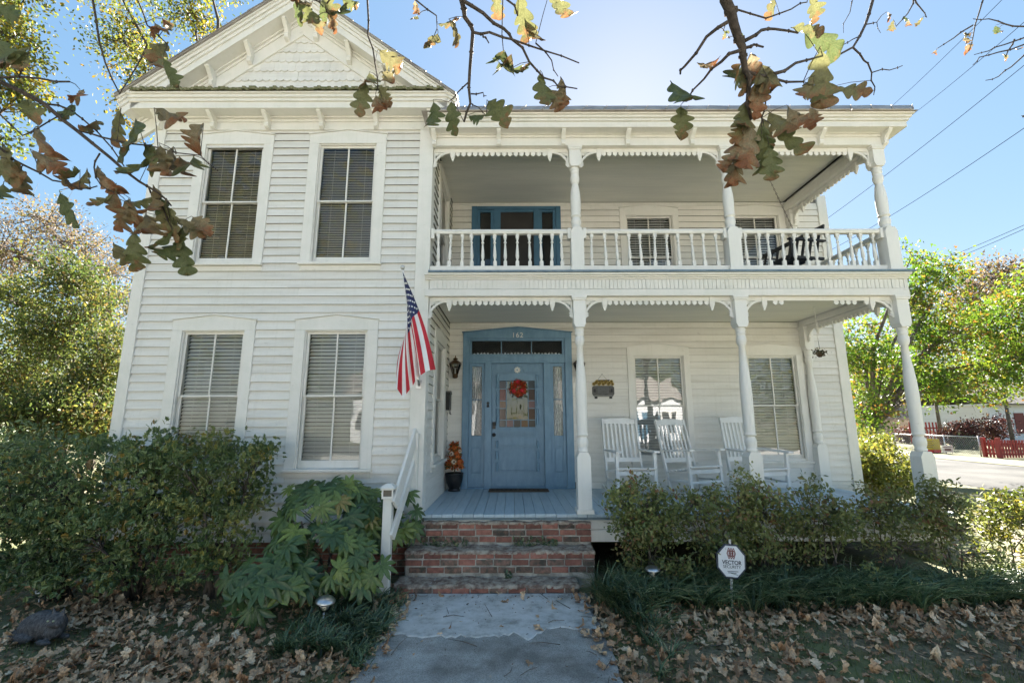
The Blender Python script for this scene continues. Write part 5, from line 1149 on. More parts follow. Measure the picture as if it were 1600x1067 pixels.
# ------------------------------------------------------------------ trees
def pxblob(px, py, Y, rx, rz, ry=None):
    c = at(px, py, Y); k = (c.y - CAM.y) * .98 / FPX; return (c.x, c.y, c.z, rx * k, (ry or (rx + rz) / 2) * k, rz * k)
def tree(name, label, base, blobs, rng, mat, n_cl=120, per=60, size=.11, spread=.32, trunk_r=.16, fork=.45, wood='bark', tmpl=None, group=None, twig_r=.012, up=.9, lean=(0, 0)):
    base = Vector(base); t = thing(name, label, 'tree', tuple(base), group); m = MB(); hubs = []
    top = max(b[2] for b in blobs); fk = base + Vector((lean[0], lean[1], (top - base.z) * fork))
    pts = [base + Vector((0, 0, -.2)), base.lerp(fk, .4) + Vector(rng.normal(0, .05, 3)), fk]; m.tube(pts, [trunk_r * 1.25, trunk_r, trunk_r * .8], 9)
    m.build('trunk', M[wood], t); m = MB()
    for b in blobs:
        c = Vector(b[:3]); d = c - fk; k1 = fk + d * .35 + Vector((0, 0, .12 * d.length)) + Vector(rng.normal(0, .08, 3)) * d.length * .3; k2 = fk + d * .7 + Vector((0, 0, .06 * d.length)) + Vector(rng.normal(0, .08, 3)) * d.length * .3
        m.tube([fk, k1, k2, c], [trunk_r * .55, trunk_r * .38, trunk_r * .24, trunk_r * .10], 7); hubs += [k1, k1.lerp(k2, .5), k2, k2.lerp(c, .5), c]
    m.build('limbs', M[wood], t, kind='stuff'); P = blob_pts(rng, blobs, n_cl); H = np.array(hubs); m = MB()
    for p in P:
        h = H[np.argmin(((H - p) ** 2).sum(1) + 1.0 * np.maximum(0, H[:, 2] - p[2]))]; p_ = Vector(p); h_ = Vector(h); mid = h_.lerp(p_, .5) + Vector(rng.normal(0, .12, 3)) * (p_ - h_).length * .5
        m.tube([h_, mid, p_], [twig_r, twig_r * .7, twig_r * .3], 4, False)
        for _ in range(2): m.tube([mid.lerp(p_, .5), p_ + Vector(rng.normal(0, spread * .9, 3))], [twig_r * .45, twig_r * .15], 3, False)
    m.build('twigs', M[wood], t, kind='stuff')
    cl = rng.uniform(.1, .9, len(P)); Q = np.repeat(P, per, 0) + rng.normal(0, 1, (len(P) * per, 3)) * spread * np.array([1, 1, .7]); ok = Q[:, 2] > GZ + .05; Q = Q[ok]
    tt = np.clip(np.repeat(cl, per)[ok] + rng.normal(0, .18, len(Q)), 0, 1)
    place_stuff('crown', scatter('crown', Q, size * rng.uniform(.65, 1.25, len(Q)), rng, mat, tmpl, True, up, tint=tt), t); return t
M['yg'] = leafmat('yellow_green_leaves', [(0, (.055, .077, .020)), (.4, (.105, .127, .028)), (.75, (.187, .171, .033)), (1, (.264, .176, .039))], .45, .5, .3)
M['mauve'] = leafmat('dusty_autumn_leaves', [(0, (.13, .10, .085)), (.4, (.17, .13, .10)), (.7, (.19, .15, .055)), (.9, (.12, .12, .04)), (1, (.20, .12, .04))], .35, .6, .3)
M['wood'] = leafmat('woodland_leaves', [(0, (.037, .060, .022)), (.4, (.081, .110, .033)), (.7, (.131, .144, .037)), (.9, (.188, .169, .044)), (1, (.163, .112, .044))], .42, .55, .3)
M['maple'] = leafmat('maple_leaves', [(0, (.050, .095, .018)), (.45, (.085, .145, .022)), (.8, (.13, .155, .026)), (.95, (.21, .18, .034)), (1, (.24, .13, .04))], .5, .5, .3)
M['redbush'] = leafmat('red_bush_leaves', [(0, (.05, .022, .022)), (.6, (.10, .04, .035)), (1, (.12, .08, .04))], .3, .5, .3)
rt = np.random.default_rng(77); ML = fix_tri((np.array(maple_leaf()[0]), np.array(maple_leaf()[1])))
def gp(px, py):     # ground point seen at a pixel
    d = ray(px, py); return CAM + d * ((GZ - CAM.z) / d.z)
tree('leafy_tree', 'tall yellow-green tree rising behind the left slope of the gable', (-10.5, 9, GZ), [pxblob(300, 20, 9, 55, 40), pxblob(190, 60, 9, 60, 60), pxblob(250, 110, 8.5, 60, 50), pxblob(170, -40, 9, 80, 50), pxblob(320, -50, 9, 70, 40), pxblob(215, 175, 9, 30, 35)], rt, M['yg'], 150, 75, .13, .34, .22, .5, 'barkd', None, None, .022)
tree('leafy_tree', 'dark green and yellow tree leaning in at the top left corner', (-16.0, 5, GZ), [pxblob(15, 60, 5, 55, 60), pxblob(30, 150, 5, 45, 35), pxblob(-40, 20, 5, 60, 70), pxblob(45, -10, 5, 40, 25), pxblob(5, 215, 5, 25, 30)], rt, M['yg'], 90, 70, .12, .25, .18, .5, 'barkd', None, None, .018)
tree('sparse_tree', 'sparse grey-mauve tree with fine bare branches above the woods on the left', (-24, 20, GZ), [pxblob(30, 400, 20, 60, 50), pxblob(110, 380, 20, 70, 45), pxblob(170, 430, 20, 45, 45), pxblob(60, 340, 20, 60, 30), pxblob(-30, 380, 20, 60, 60)], rt, M['mauve'], 190, 40, .17, .55, .30, .55, 'bark', None, None, .035)
tree('sparse_tree', 'thin bluish tree between the woods and the corner board of the wing', (-15.5, 17, GZ), [pxblob(190, 470, 17, 28, 55), pxblob(195, 560, 17, 25, 50), pxblob(160, 420, 17, 30, 25)], rt, M['mauve'], 90, 34, .12, .34, .12, .5, 'bark', None, None, .02)
WG = 'woodland trees left of the house'
for (px, Y, lab, bl, nc) in ((45, 15, 'dense mid green tree of the woods at the far left edge', [(30, 480, 45, 55), (60, 560, 55, 55), (20, 610, 50, 45)], 130), (115, 14, 'tall tree of the woods with dark hollow in its crown', [(105, 440, 45, 45), (140, 480, 45, 40), (90, 520, 40, 50)], 120),
    (160, 13, 'yellowing tree of the woods next to the house corner', [(160, 560, 40, 55), (170, 640, 40, 40), (130, 610, 45, 50)], 130), (80, 11.5, 'low bushy tree of the woods above the dark hedge', [(70, 640, 60, 40), (120, 660, 60, 35), (10, 660, 50, 35)], 120)):
    c = at(px, 600, Y); tree('woodland_tree', lab, (c.x, Y, GZ), [pxblob(a, b, Y, r1, r2) for a, b, r1, r2 in bl], rt, M['wood'], nc, 80, .15, .46, .13, .35, 'bark', None, WG, .02)
c = at(1366, 690, 10); tree('maple_tree', 'sunlit yellow-green maple with spreading limbs between the house and the street', (c.x, 10, GZ), [pxblob(1345, 560, 10, 50, 60), pxblob(1345, 640, 9.5, 40, 40), pxblob(1435, 460, 10, 55, 50), pxblob(1480, 520, 10, 75, 55), pxblob(1560, 500, 10.5, 60, 55), pxblob(1600, 560, 10.5, 55, 60), pxblob(1430, 590, 10, 60, 45), pxblob(1520, 595, 10.5, 75, 38), pxblob(1490, 420, 10, 40, 22), pxblob(1620, 470, 11, 60, 50), pxblob(1425, 400, 9, 16, 20), pxblob(1680, 540, 11, 60, 70)], rt, M['maple'], 460, 62, .15, .27, .17, .22, 'bark', ML, None, .016, 1.0)
c = at(1565, 600, 24); tree('brown_tree', 'brownish thin tree beyond the maple at the right edge', (c.x, 24, GZ), [pxblob(1560, 440, 24, 50, 40), pxblob(1600, 450, 24, 45, 40), pxblob(1520, 470, 24, 40, 40)], rt, M['mauve'], 110, 40, .22, .55, .10, .5, 'bark', None, None, .03)
c = at(1450, 560, 30); tree('brown_tree', 'grey-green tree seen through the gaps of the maple', (c.x, 30, GZ), [pxblob(1430, 520, 30, 60, 55), pxblob(1480, 560, 30, 70, 60), pxblob(1380, 590, 30, 60, 60), pxblob(1560, 560, 30, 60, 60)], rt, M['wood'], 130, 60, .26, .7, .12, .5, 'bark', None, None, .03)
# far woods behind and across the street, one mass
P = np.concatenate([rt.normal(0, 1, (5000, 3)) * np.array([7, 2.5, 3.2]) + np.array([x, y, z]) for x, y, z in ((-26, 30, 3), (-40, 24, 4), (45, 48, 4), (62, 34, 4), (30, 60, 4))]); P = P[P[:, 2] > GZ]
o = bpy.data.objects.new('far_woods', scatter('far_woods', P, .5 * rt.uniform(.6, 1.3, len(P)), rt, M['wood'], None, True, 1.0)); _place(o, None, (0, 0, 0)); o['kind'] = 'stuff'
P = np.concatenate([rt.normal(0, 1, (2600, 3)) * np.array([3.2, 2.2, 3.0]) + np.array([x, y, z]) for x, y, z in ((-9, -46, 5), (6, -48, 5.5), (18, -46, 7), (-24, -44, 6), (32, -44, 5), (-17, -20, 10), (-15, -19, 13))]); P = P[P[:, 2] > GZ]
o = bpy.data.objects.new('street_woods', scatter('street_woods', P, .45 * rt.uniform(.6, 1.3, len(P)), rt, M['wood'], None, True, 1.0)); _place(o, None, (0, 0, 0)); o['kind'] = 'stuff'
# ------------------------------------------------------------------ the oak the photograph is taken under
oak = thing('oak_tree', 'oak with lobed green and rusty leaves hanging on bare twigs over the front yard', 'tree', (-1.5, -10.5, GZ)); ro = random.Random(5)
def oak_leaf(k, rng, dry=False):
    """lobed blade along +y, unit length, folded and curled"""
    nl = rng.choice((3, 4, 4)); N = 13 * nl; fold = rng.uniform(-.3, .9) * (1.5 if dry else 1); curl = rng.uniform(-1.3, 1.6) * (1.5 if dry else 1); tw = rng.uniform(-.7, .7); wav = rng.uniform(.03, .07) * (1.7 if dry else 1); wd = rng.uniform(.82, 1.12)
    def width(y, ph):
        if y < .09: return .010
        u = (y - .09) / .91; env = .36 * math.sin(PI * min(1, u ** .8 * .97 + .02)) ** .55 * (.55 + .45 * min(1, u * 1.6)); c = abs(math.sin(PI * (u * nl + ph))) ** .6
        return wd * env * (.36 + .64 * c) * (1 if u < .985 else .45)
    pl, pr = rng.uniform(-.08, .08), rng.uniform(-.08, .08); jl = [rng.uniform(.75, 1.2) for _ in range(nl + 2)]; jr = [rng.uniform(.75, 1.2) for _ in range(nl + 2)]
    lob = [i / N for i in range(N + 1)]; V, UV_ = [], []
    for i, y in enumerate(lob):
        u = max(0, (y - .09) / .91); q = int(u * nl); wl_ = width(y, pl) * jl[q]; wr_2 = width(y, pr) * jr[q]
        a = curl * y; yy = math.sin(a) / curl if abs(curl) > .05 else y; zz = (1 - math.cos(a)) / curl if abs(curl) > .05 else 0
        for s, w_ in ((-1, wl_), (-.5, wl_), (0, 0), (.5, wr_2), (1, wr_2)):
            x = s * w_; z = fold * abs(x) + wav * math.sin(8 * y + 5 * s + k) * min(1, y * 4) + zz; ct, st_ = math.cos(tw * y), math.sin(tw * y)
            V.append((x * ct - (z - zz) * st_, yy + abs(x) * .30, zz + x * st_ + (z - zz) * ct)); UV_.append((s * .5 + .5, y))
    F = [(i * 5 + j, i * 5 + j + 1, i * 5 + j + 6, i * 5 + j + 5) for i in range(len(lob) - 1) for j in range(4)]
    return np.array(V), np.array(F), np.array(UV_)
def oakmat(name, stops, tip, tipw, trans=.35):
    m, n, l, p = nmat(name); oi = n.new('ShaderNodeObjectInfo'); tc = n.new('ShaderNodeTexCoord'); sx = n.new('ShaderNodeSeparateXYZ'); l.new(tc.outputs['UV'], sx.inputs[0])
    r = ramp(n, stops); l.new(oi.outputs['Random'], r.inputs[0])
    nz = noise(n, l, 5, 5, vec=tc.outputs['Object'], rough=.65); k = n.new('ShaderNodeMath'); k.operation = 'MULTIPLY_ADD'; k.inputs[1].default_value = 1.5; l.new(nz.outputs[0], k.inputs[0]); k.inputs[2].default_value = -.75
    k2 = n.new('ShaderNodeMath'); k2.operation = 'ADD'; l.new(sx.outputs[1], k2.inputs[0]); l.new(k.outputs[0], k2.inputs[1])
    k4 = n.new('ShaderNodeMath'); k4.operation = 'MULTIPLY_ADD'; k4.inputs[1].default_value = .5; k4.inputs[2].default_value = -.25; l.new(oi.outputs['Random'], k4.inputs[0]); k5 = n.new('ShaderNodeMath'); k5.operation = 'ADD'; l.new(k2.outputs[0], k5.inputs[0]); l.new(k4.outputs[0], k5.inputs[1])
    rr_ = ramp(n, [(tipw - .15, (0, 0, 0)), (tipw + .30, (1, 1, 1))]); l.new(k5.outputs[0], rr_.inputs[0]); c = mix(n, l, r.outputs[0], tip, rr_.outputs[0])
    n2 = noise(n, l, 28, 4, vec=tc.outputs['Object']); r3 = ramp(n, [(.3, (.62, .62, .62)), (.7, (1.25, 1.25, 1.25))]); l.new(n2.outputs[0], r3.inputs[0]); c = mix(n, l, c, r3.outputs[0], .8, 'MULTIPLY')
    w1 = n.new('ShaderNodeMath'); w1.operation = 'SUBTRACT'; w1.inputs[1].default_value = .5; l.new(sx.outputs[0], w1.inputs[0]); ab = n.new('ShaderNodeMath'); ab.operation = 'ABSOLUTE'; l.new(w1.outputs[0], ab.inputs[0])
    v1 = n.new('ShaderNodeMath'); v1.operation = 'MULTIPLY_ADD'; v1.inputs[1].default_value = -.5; l.new(ab.outputs[0], v1.inputs[0]); l.new(sx.outputs[1], v1.inputs[2]); v2 = n.new('ShaderNodeMath'); v2.operation = 'PINGPONG'; v2.inputs[1].default_value = .07; l.new(v1.outputs[0], v2.inputs[0])
    mn = n.new('ShaderNodeMath'); mn.operation = 'MINIMUM'; l.new(v2.outputs[0], mn.inputs[0]); l.new(ab.outputs[0], mn.inputs[1]); rv = ramp(n, [(.0, (1, 1, 1)), (.014, (0, 0, 0))]); l.new(mn.outputs[0], rv.inputs[0])
    kk = n.new('ShaderNodeMath'); kk.operation = 'MULTIPLY'; kk.inputs[1].default_value = .35; l.new(rv.outputs[0], kk.inputs[0]); c = mix(n, l, c, (.22, .20, .09), kk.outputs[0])
    l.new(c, p.inputs['Base Color']); p.inputs['Roughness'].default_value = .5; bump(n, l, p, n2.outputs[0], .3, .01)
    tr = n.new('ShaderNodeBsdfTranslucent'); l.new(c, tr.inputs[0]); ms = n.new('ShaderNodeMixShader'); ms.inputs[0].default_value = trans; l.new(p.outputs[0], ms.inputs[1]); l.new(tr.outputs[0], ms.inputs[2]); l.new(ms.outputs[0], n['Material Output'].inputs[0]); return m
M['oakg'] = oakmat('oak_leaf_green', [(0, (.095, .125, .045)), (.5, (.145, .160, .060)), (1, (.21, .19, .085))], (.26, .135, .06), .86, .36)
M['oakb'] = oakmat('oak_leaf_brown', [(0, (.16, .15, .065)), (.5, (.25, .20, .11)), (1, (.30, .25, .16))], (.28, .115, .05), .62, .36)
M['litter'] = oakmat('dry_oak_leaf', [(0, (.31, .170, .09)), (.35, (.48, .29, .165)), (.7, (.61, .405, .25)), (1, (.70, .54, .37))], (.34, .20, .125), .8, .2)
OG = []; OB = []
for k in range(12):
    V_, F_, U_ = oak_leaf(k, ro); OG.append(np_mesh('oak_leaf_green', V_, F_, M['oakg'], uv=U_, smooth=True)); V_, F_, U_ = oak_leaf(k, ro, True); OB.append(np_mesh('oak_leaf_brown', V_, F_, M['oakb'], uv=U_, smooth=True))
BR = []
def branch(pts, d0, d1, r0, r1, name='branch', ext=None):
    n_ = len(pts); P = [atd(px, py, d0 + (d1 - d0) * i / (n_ - 1)) for i, (px, py) in enumerate(pts)]
    Q = [P[0]]
    for a, b in zip(P, P[1:]): Q += [a.lerp(b, .5) + Vector((ro.gauss(0, .006), ro.gauss(0, .006), ro.gauss(0, .006))), b]
    BR.extend(Q)
    if ext: Q = [Vector(e) for e in ext] + Q
    m = MB(); k = len(Q); rad = [r0 * (1 + .8 * max(0, len(ext or []) - i) / 2) + (r1 - r0) * max(0, i - len(ext or [])) / max(1, k - 1 - len(ext or [])) for i in range(k)]
    m.tube(Q, rad, 7)
    for i in range(len(ext or []) + 1, k, 2):                              # bud scars
        c = Q[i]; m.lathe([(rad[i] * .6, -.008), (rad[i] * 1.5, 0), (rad[i] * .6, .008)], tuple(c), 6)
    return m.build(name, M['barkd'], oak)
hubL, hubM, hubR = (-3.6, -6.6, 3.3), (-.6, -7.4, 4.6), (1.8, -7.2, 4.6)
m = MB(); tb = Vector((-1.5, -10.5, GZ)); m.tube([tb - Vector((0, 0, .2)), tb + Vector((.05, .1, 1.5)), tb + Vector((.1, .3, 3.2))], [.36, .28, .24], 12); m.build('trunk', M['bark'], oak)
m = MB()
for h in (hubL, hubM, hubR): a = tb + Vector((.1, .3, 3.1)); m.tube([a, a.lerp(Vector(h), .5) + Vector((0, 0, .35)), h], [.14, .09, .045], 8)
m.build('limbs', M['bark'], oak, kind='stuff')
branch([(0, 128), (70, 163), (120, 204), (173, 247), (218, 284), (247, 301), (268, 322)], 2.1, 2.35, .011, .004, ext=[hubL]); branch([(-30, 120), (0, 122), (62, 123), (109, 128)], 2.0, 2.1, .006, .004, ext=[hubL]); branch([(-20, 215), (0, 231), (37, 258), (82, 282), (124, 295), (152, 291)], 2.0, 2.3, .006, .003, ext=[hubL])
branch([(70, 163), (110, 172), (152, 206), (194, 260)], 2.2, 2.3, .005, .003); branch([(-20, 165), (0, 179), (35, 212), (60, 200), (98, 178)], 2.1, 2.2, .004, .003, ext=[hubL]); branch([(205, 225), (247, 231), (313, 243), (342, 268)], 2.25, 2.3, .004, .002); branch([(156, 240), (147, 262), (158, 290), (180, 300)], 2.2, 2.3, .004, .002); branch([(120, 204), (160, 215), (205, 225)], 2.2, 2.25, .005, .004); branch([(232, 292), (245, 310), (262, 345), (275, 370)], 2.3, 2.35, .004, .002)
branch([(200, -40), (215, 0), (230, 40), (262, 70)], 2.3, 2.5, .005, .003, ext=[(-1.9, -6.8, 3.4), ]); branch([(140, -30), (150, 30), (165, 100), (186, 145)], 3.6, 3.9, .010, .005, ext=[(-3, -6, 4.2)]); branch([(230, 70), (210, 110), (186, 148)], 3.6, 3.9, .006, .004)
branch([(716, -60), (721, 0), (726, 27), (739, 50), (734, 112), (735, 162), (725, 191)], 2.1, 2.3, .014, .005, ext=[hubM]); branch([(721, 0), (755, 21), (787, 45), (800, 62), (827, 97), (850, 122), (872, 135), (902, 139)], 2.1, 2.3, .009, .003); branch([(739, 51), (765, 51), (800, 62), (852, 80), (905, 99)], 2.12, 2.25, .007, .003)
branch([(572, -40), (574, 0), (575, 57), (586, 100), (590, 137)], 2.3, 2.4, .006, .003, ext=[hubM]); branch([(640, -20), (649, 0), (682, 25), (683, 45)], 2.2, 2.25, .005, .002, ext=[hubM]); branch([(780, -30), (792, 0), (809, 25)], 2.1, 2.1, .006, .004, ext=[hubM]); branch([(783, -20), (785, 22), (787, 85)], 2.2, 2.2, .004, .002, ext=[hubM])
branch([(732, 129), (715, 145), (700, 160)], 2.28, 2.3, .004, .002); branch([(736, 147), (755, 145), (760, 150)], 2.28, 2.3, .004, .002); branch([(837, 68), (862, 95), (872, 120)], 2.25, 2.3, .004, .002); branch([(734, 160), (748, 168), (760, 182)], 2.3, 2.3, .003, .002); branch([(753, 52), (760, 60), (764, 68)], 2.2, 2.2, .004, .003)
branch([(470, -60), (480, -20), (490, 0), (505, 12)], 2.2, 2.3, .006, .003, ext=[hubM]); branch([(530, -40), (515, 0), (510, 20)], 2.2, 2.3, .005, .003, ext=[hubM])
branch([(1120, -60), (1133, 0), (1147, 39), (1160, 74), (1164, 109), (1170, 136), (1174, 186)], 1.8, 2.0, .025, .006, ext=[hubR]); branch([(1137, 35), (1104, 58), (1069, 105), (1063, 116)], 1.85, 2.0, .008, .004); branch([(1158, 79), (1127, 97), (1100, 124), (1073, 159)], 1.9, 2.0, .008, .003); branch([(1164, 64), (1189, 48), (1212, 46), (1247, 52)], 1.9, 1.95, .008, .004)
branch([(1209, 116), (1243, 99), (1282, 89)], 1.95, 2.0, .008, .004); branch([(1162, 112), (1205, 122), (1255, 128)], 1.95, 2.0, .008, .004); branch([(1165, 75), (1178, 70), (1193, 74)], 1.95, 1.95, .007, .004); branch([(1147, 14), (1197, 29), (1236, 15), (1261, 4)], 2.3, 2.4, .005, .003); branch([(1200, 122), (1196, 150), (1190, 185)], 1.95, 2.0, .004, .003)
branch([(1380, -40), (1364, 0), (1352, 39), (1333, 74), (1290, 97)], 2.4, 2.2, .009, .004, ext=[hubR]); branch([(1333, 75), (1350, 95), (1362, 114), (1367, 136), (1365, 149)], 2.3, 2.4, .005, .002); branch([(1362, 114), (1390, 110), (1410, 103)], 2.35, 2.4, .003, .002); branch([(1345, 50), (1332, 62), (1318, 70)], 2.3, 2.3, .003, .002); branch([(1352, 39), (1370, 35), (1376, 52)], 2.35, 2.3, .003, .001); branch([(1335, -10), (1328, 20), (1318, 52)], 2.4, 2.4, .003, .001)
def twig_far(pts, d, r_): branch(pts, d, d, r_, r_ * .4)
for pts in ([(1620, 52), (1570, 70), (1545, 80), (1522, 86)], [(1600, 70), (1560, 82), (1530, 90), (1520, 102)], [(1620, 75), (1580, 105), (1560, 120), (1540, 126)], [(1540, -10), (1530, 20), (1520, 60), (1514, 80)], [(1600, 42), (1570, 38), (1545, 30), (1520, 30)], [(1427, -8), (1418, 22), (1400, 42)], [(1427, -8), (1440, 15), (1448, 28)], [(1520, 40), (1490, 60), (1465, 76)], [(1585, 62), (1575, 80), (1572, 90)]): twig_far(pts, 3.4, .006)
fwd = cam.matrix_world.to_3x3() @ Vector((0, 0, -1)); BRN = np.array(BR)
def oakleaf(px, py, len_px, ang, kind, depth=None, turn=None):
    """ang: direction of the tip in the picture, 0 = straight down, positive to the right; the leaf hangs from the nearest twig"""
    p0 = atd(px, py, 2.1); v = BRN - np.array(CAM); q = np.array(p0 - CAM); q /= np.linalg.norm(q); dd = np.linalg.norm(v - (v @ q)[:, None] * q, axis=1); b = Vector(BRN[np.argmin(dd)]); d = (b - CAM).dot(fwd) if depth is None else depth
    c = atd(px, py, d); kind = 'g' if kind == 'b' and ro.random() < .28 else kind; len_px *= 1.15 if px < 350 else 1.0; L = len_px / FPX * d * ro.uniform(.92, 1.12)
    tip = Vector((math.sin(R(ang)), ro.uniform(-.45, .45), -math.cos(R(ang)))).normalized(); nrm = Vector((ro.uniform(-.55, .55), -1, ro.uniform(-.5, .5))) if turn is None else Vector(turn); nrm = (nrm - tip * nrm.dot(tip)).normalized()
    if ro.random() < .5: nrm = -nrm
    me = (OG if kind == 'g' else OB)[ro.randrange(12)]; base = c - tip * L * .5
    o = inst('leaf', me, base, oak, Matrix((tip.cross(nrm), tip, nrm)).transposed(), L)
    if dd.min() < .22:
        m = PET; m.tube([b, b.lerp(base, .5) + Vector((0, 0, .008)), base], [.0022, .0018, .0015], 4, False)
PET = MB()
LV = [ # left cluster
 (25,90,50,-40,'b'),(12,20,40,70,'b'),(35,95,45,20,'g'),(124,150,42,30,'b'),(41,165,40,30,'g'),(111,181,48,15,'g'),(58,223,52,10,'b'),(72,252,42,50,'b'),(12,250,48,20,'b'),(25,288,55,-10,'b'),(103,326,62,25,'g'),(95,285,40,-50,'b'),(124,277,42,30,'b'),(132,285,40,-20,'g'),(157,280,45,25,'b'),(173,305,46,10,'b'),(165,318,34,-40,'g'),(198,330,55,15,'b'),(177,198,52,-40,'g'),(214,214,72,20,'g'),(231,243,60,30,'g'),(260,252,50,15,'b'),(305,264,64,25,'g'),(305,214,50,-20,'b'),(264,181,52,60,'b'),(206,388,62,5,'g'),(231,355,58,30,'b'),(256,346,62,-10,'g'),(272,350,55,20,'g'),(285,371,50,10,'g'),(297,355,46,60,'b'),(313,350,40,50,'b'),(289,404,46,5,'g'),(264,380,52,-10,'g'),(223,322,44,-30,'g'),(243,314,42,20,'g'),(194,231,42,-20,'g'),(165,206,40,40,'b'),(264,256,46,-10,'b'),(225,270,56,-15,'g'),(250,320,52,15,'b'),(5,265,50,60,'g'),(0,310,50,10,'g'),(190,340,40,-20,'b'),(180,395,36,25,'b'),(270,395,48,-25,'g'),
 (252,58,46,25,'b'),(247,78,44,-10,'b'),(248,99,46,15,'b'),(262,112,38,20,'b'),(268,50,30,60,'b'),(8,85,60,40,'g'),
 # middle
 (650,12,22,10,'b'),(649,30,20,-10,'b'),(700,40,48,60,'g'),(717,45,40,50,'b'),(679,62,42,-12,'b'),(676,77,36,10,'b'),(777,8,34,10,'b'),(817,25,74,12,'g'),(830,62,52,10,'g'),(870,20,62,20,'g'),(781,105,66,5,'b'),(790,112,56,25,'g'),(812,120,50,25,'g'),(847,140,72,5,'g'),(865,157,40,30,'b'),(882,142,42,20,'b'),(682,185,52,10,'g'),(707,182,64,5,'g'),(745,185,38,60,'b'),(775,172,60,30,'g'),(607,90,48,50,'b'),(567,152,58,-8,'g'),(577,127,52,10,'g'),(590,162,42,15,'b'),(600,150,36,25,'g'),(606,122,34,35,'b'),(601,165,26,20,'b'),
 (460,10,46,10,'g'),(476,14,40,-20,'b'),(484,24,48,20,'g'),(500,10,40,-10,'g'),(512,4,42,40,'g'),(520,20,40,50,'b'),(530,30,50,55,'g'),(495,35,32,0,'b'),(545,2,34,60,'g'),
 # right
 (1212,8,40,-10,'g'),(1275,12,44,25,'b'),(1286,58,80,40,'g'),(1262,45,44,60,'b'),(1282,124,84,10,'g'),(1328,143,62,60,'b'),(1259,143,46,-30,'b'),(1277,152,40,-5,'b'),(1267,186,42,-15,'b'),(1147,128,54,-50,'b'),(1166,116,50,10,'b'),(1178,101,50,0,'b'),(1197,112,66,5,'b'),(1186,135,62,-20,'b'),(1061,150,74,10,'b'),(1065,185,54,-5,'b'),(1104,108,34,60,'b'),(1166,178,58,-10,'g'),(1182,155,52,5,'b'),(1162,205,58,-25,'g'),(1166,232,92,-8,'b'),(1150,260,52,-20,'b'),(1220,194,68,25,'g'),(1243,190,52,40,'b'),(1232,225,70,35,'g'),(1201,240,62,25,'g'),(1201,256,52,5,'g'),(1162,190,50,-25,'g'),(1205,205,56,30,'g'),(1190,222,52,0,'g'),(1143,250,46,-45,'b')]
for q in LV: oakleaf(*q)
for px, py in ((1390, 25), (1395, 40), (1420, 38), (1440, 33), (1414, 30), (1555, 48), (1562, 50), (1515, 72), (1463, 81), (1510, 62), (1572, 88), (1600, 185), (1590, 80), (1505, 57)): oakleaf(px, py, ro.uniform(11, 18), ro.uniform(-40, 40), 'b')
for px, py in ((1135, 50), (1132, 56), (1160, 54), (1136, 61)): oakleaf(px, py, 10, ro.uniform(-60, 60), 'g')
PET.build('petioles', M['barkd'], oak, kind='stuff')
# ------------------------------------------------------------------ the street side
m, n, l, p = nmat('asphalt_street'); t2 = noise(n, l, 60, 3); t1 = noise(n, l, .5, 4); r1 = ramp(n, [(.35, (.075, .075, .075)), (.65, (.12, .118, .115))]); l.new(t1.outputs[0], r1.inputs[0]); l.new(r1.outputs[0], p.inputs['Base Color']); p.inputs['Roughness'].default_value = .95; p.inputs['Specular IOR Level'].default_value = .05; bump(n, l, p, t2.outputs[0], .4, .02); M['street'] = m
a = gp(1600, 773); b = gp(1600, 730); c = gp(1409, 711); dv = Vector((math.sin(R(5.3)), math.cos(R(5.3)), 0)); a.z = b.z = c.z = 0
dn = Vector((dv.y, -dv.x, 0)); wd_ = (b - a).dot(dn); mid = a + dn * wd_ / 2
def strip(name, off0, off1, s0, s1, z, mat, ny=30):
    m = MB(); vs = []; 
    for i in range(ny + 1):
        q = a + dv * (s0 + (s1 - s0) * i / ny); vs += [q + dn * off0 + Vector((0, 0, z)), q + dn * off1 + Vector((0, 0, z))]
    m.add(vs, [(2 * i, 2 * i + 1, 2 * i + 3, 2 * i + 2) for i in range(ny)]); return tag(m.build(name, mat, None), kind='structure')
strip('street', 0, wd_, -40, 160, GZ + .012, M['street'])
M['dgrass'] = simple('dry_verge_grass', (.07, .075, .03), (.14, .13, .06), 9, .95, .6, 60)
strip('verge', wd_, wd_ + 9, -40, 160, GZ + .03, M['dgrass']); strip('verge', -4.2, 0, -9, 160, GZ + .008, M['dgrass'])
# front street, behind the photographer, in full sun
M['pave'] = simple('pale_bounce_concrete', (.50, .48, .44), (.60, .58, .54), 2, .9, .2, 60)
m = MB(); m.box(-60, 60, -19, -10.2, GZ - .06, GZ + .016); tag(m.build('bounce_pavement', M['pave'], None), kind='structure')  # unseen, made wide and pale to bounce sun onto the porch
m = MB(); m.box(-60, 60, -27, -19.004, GZ - .06, GZ + .004); tag(m.build('front_street', M['street'], None), kind='structure')
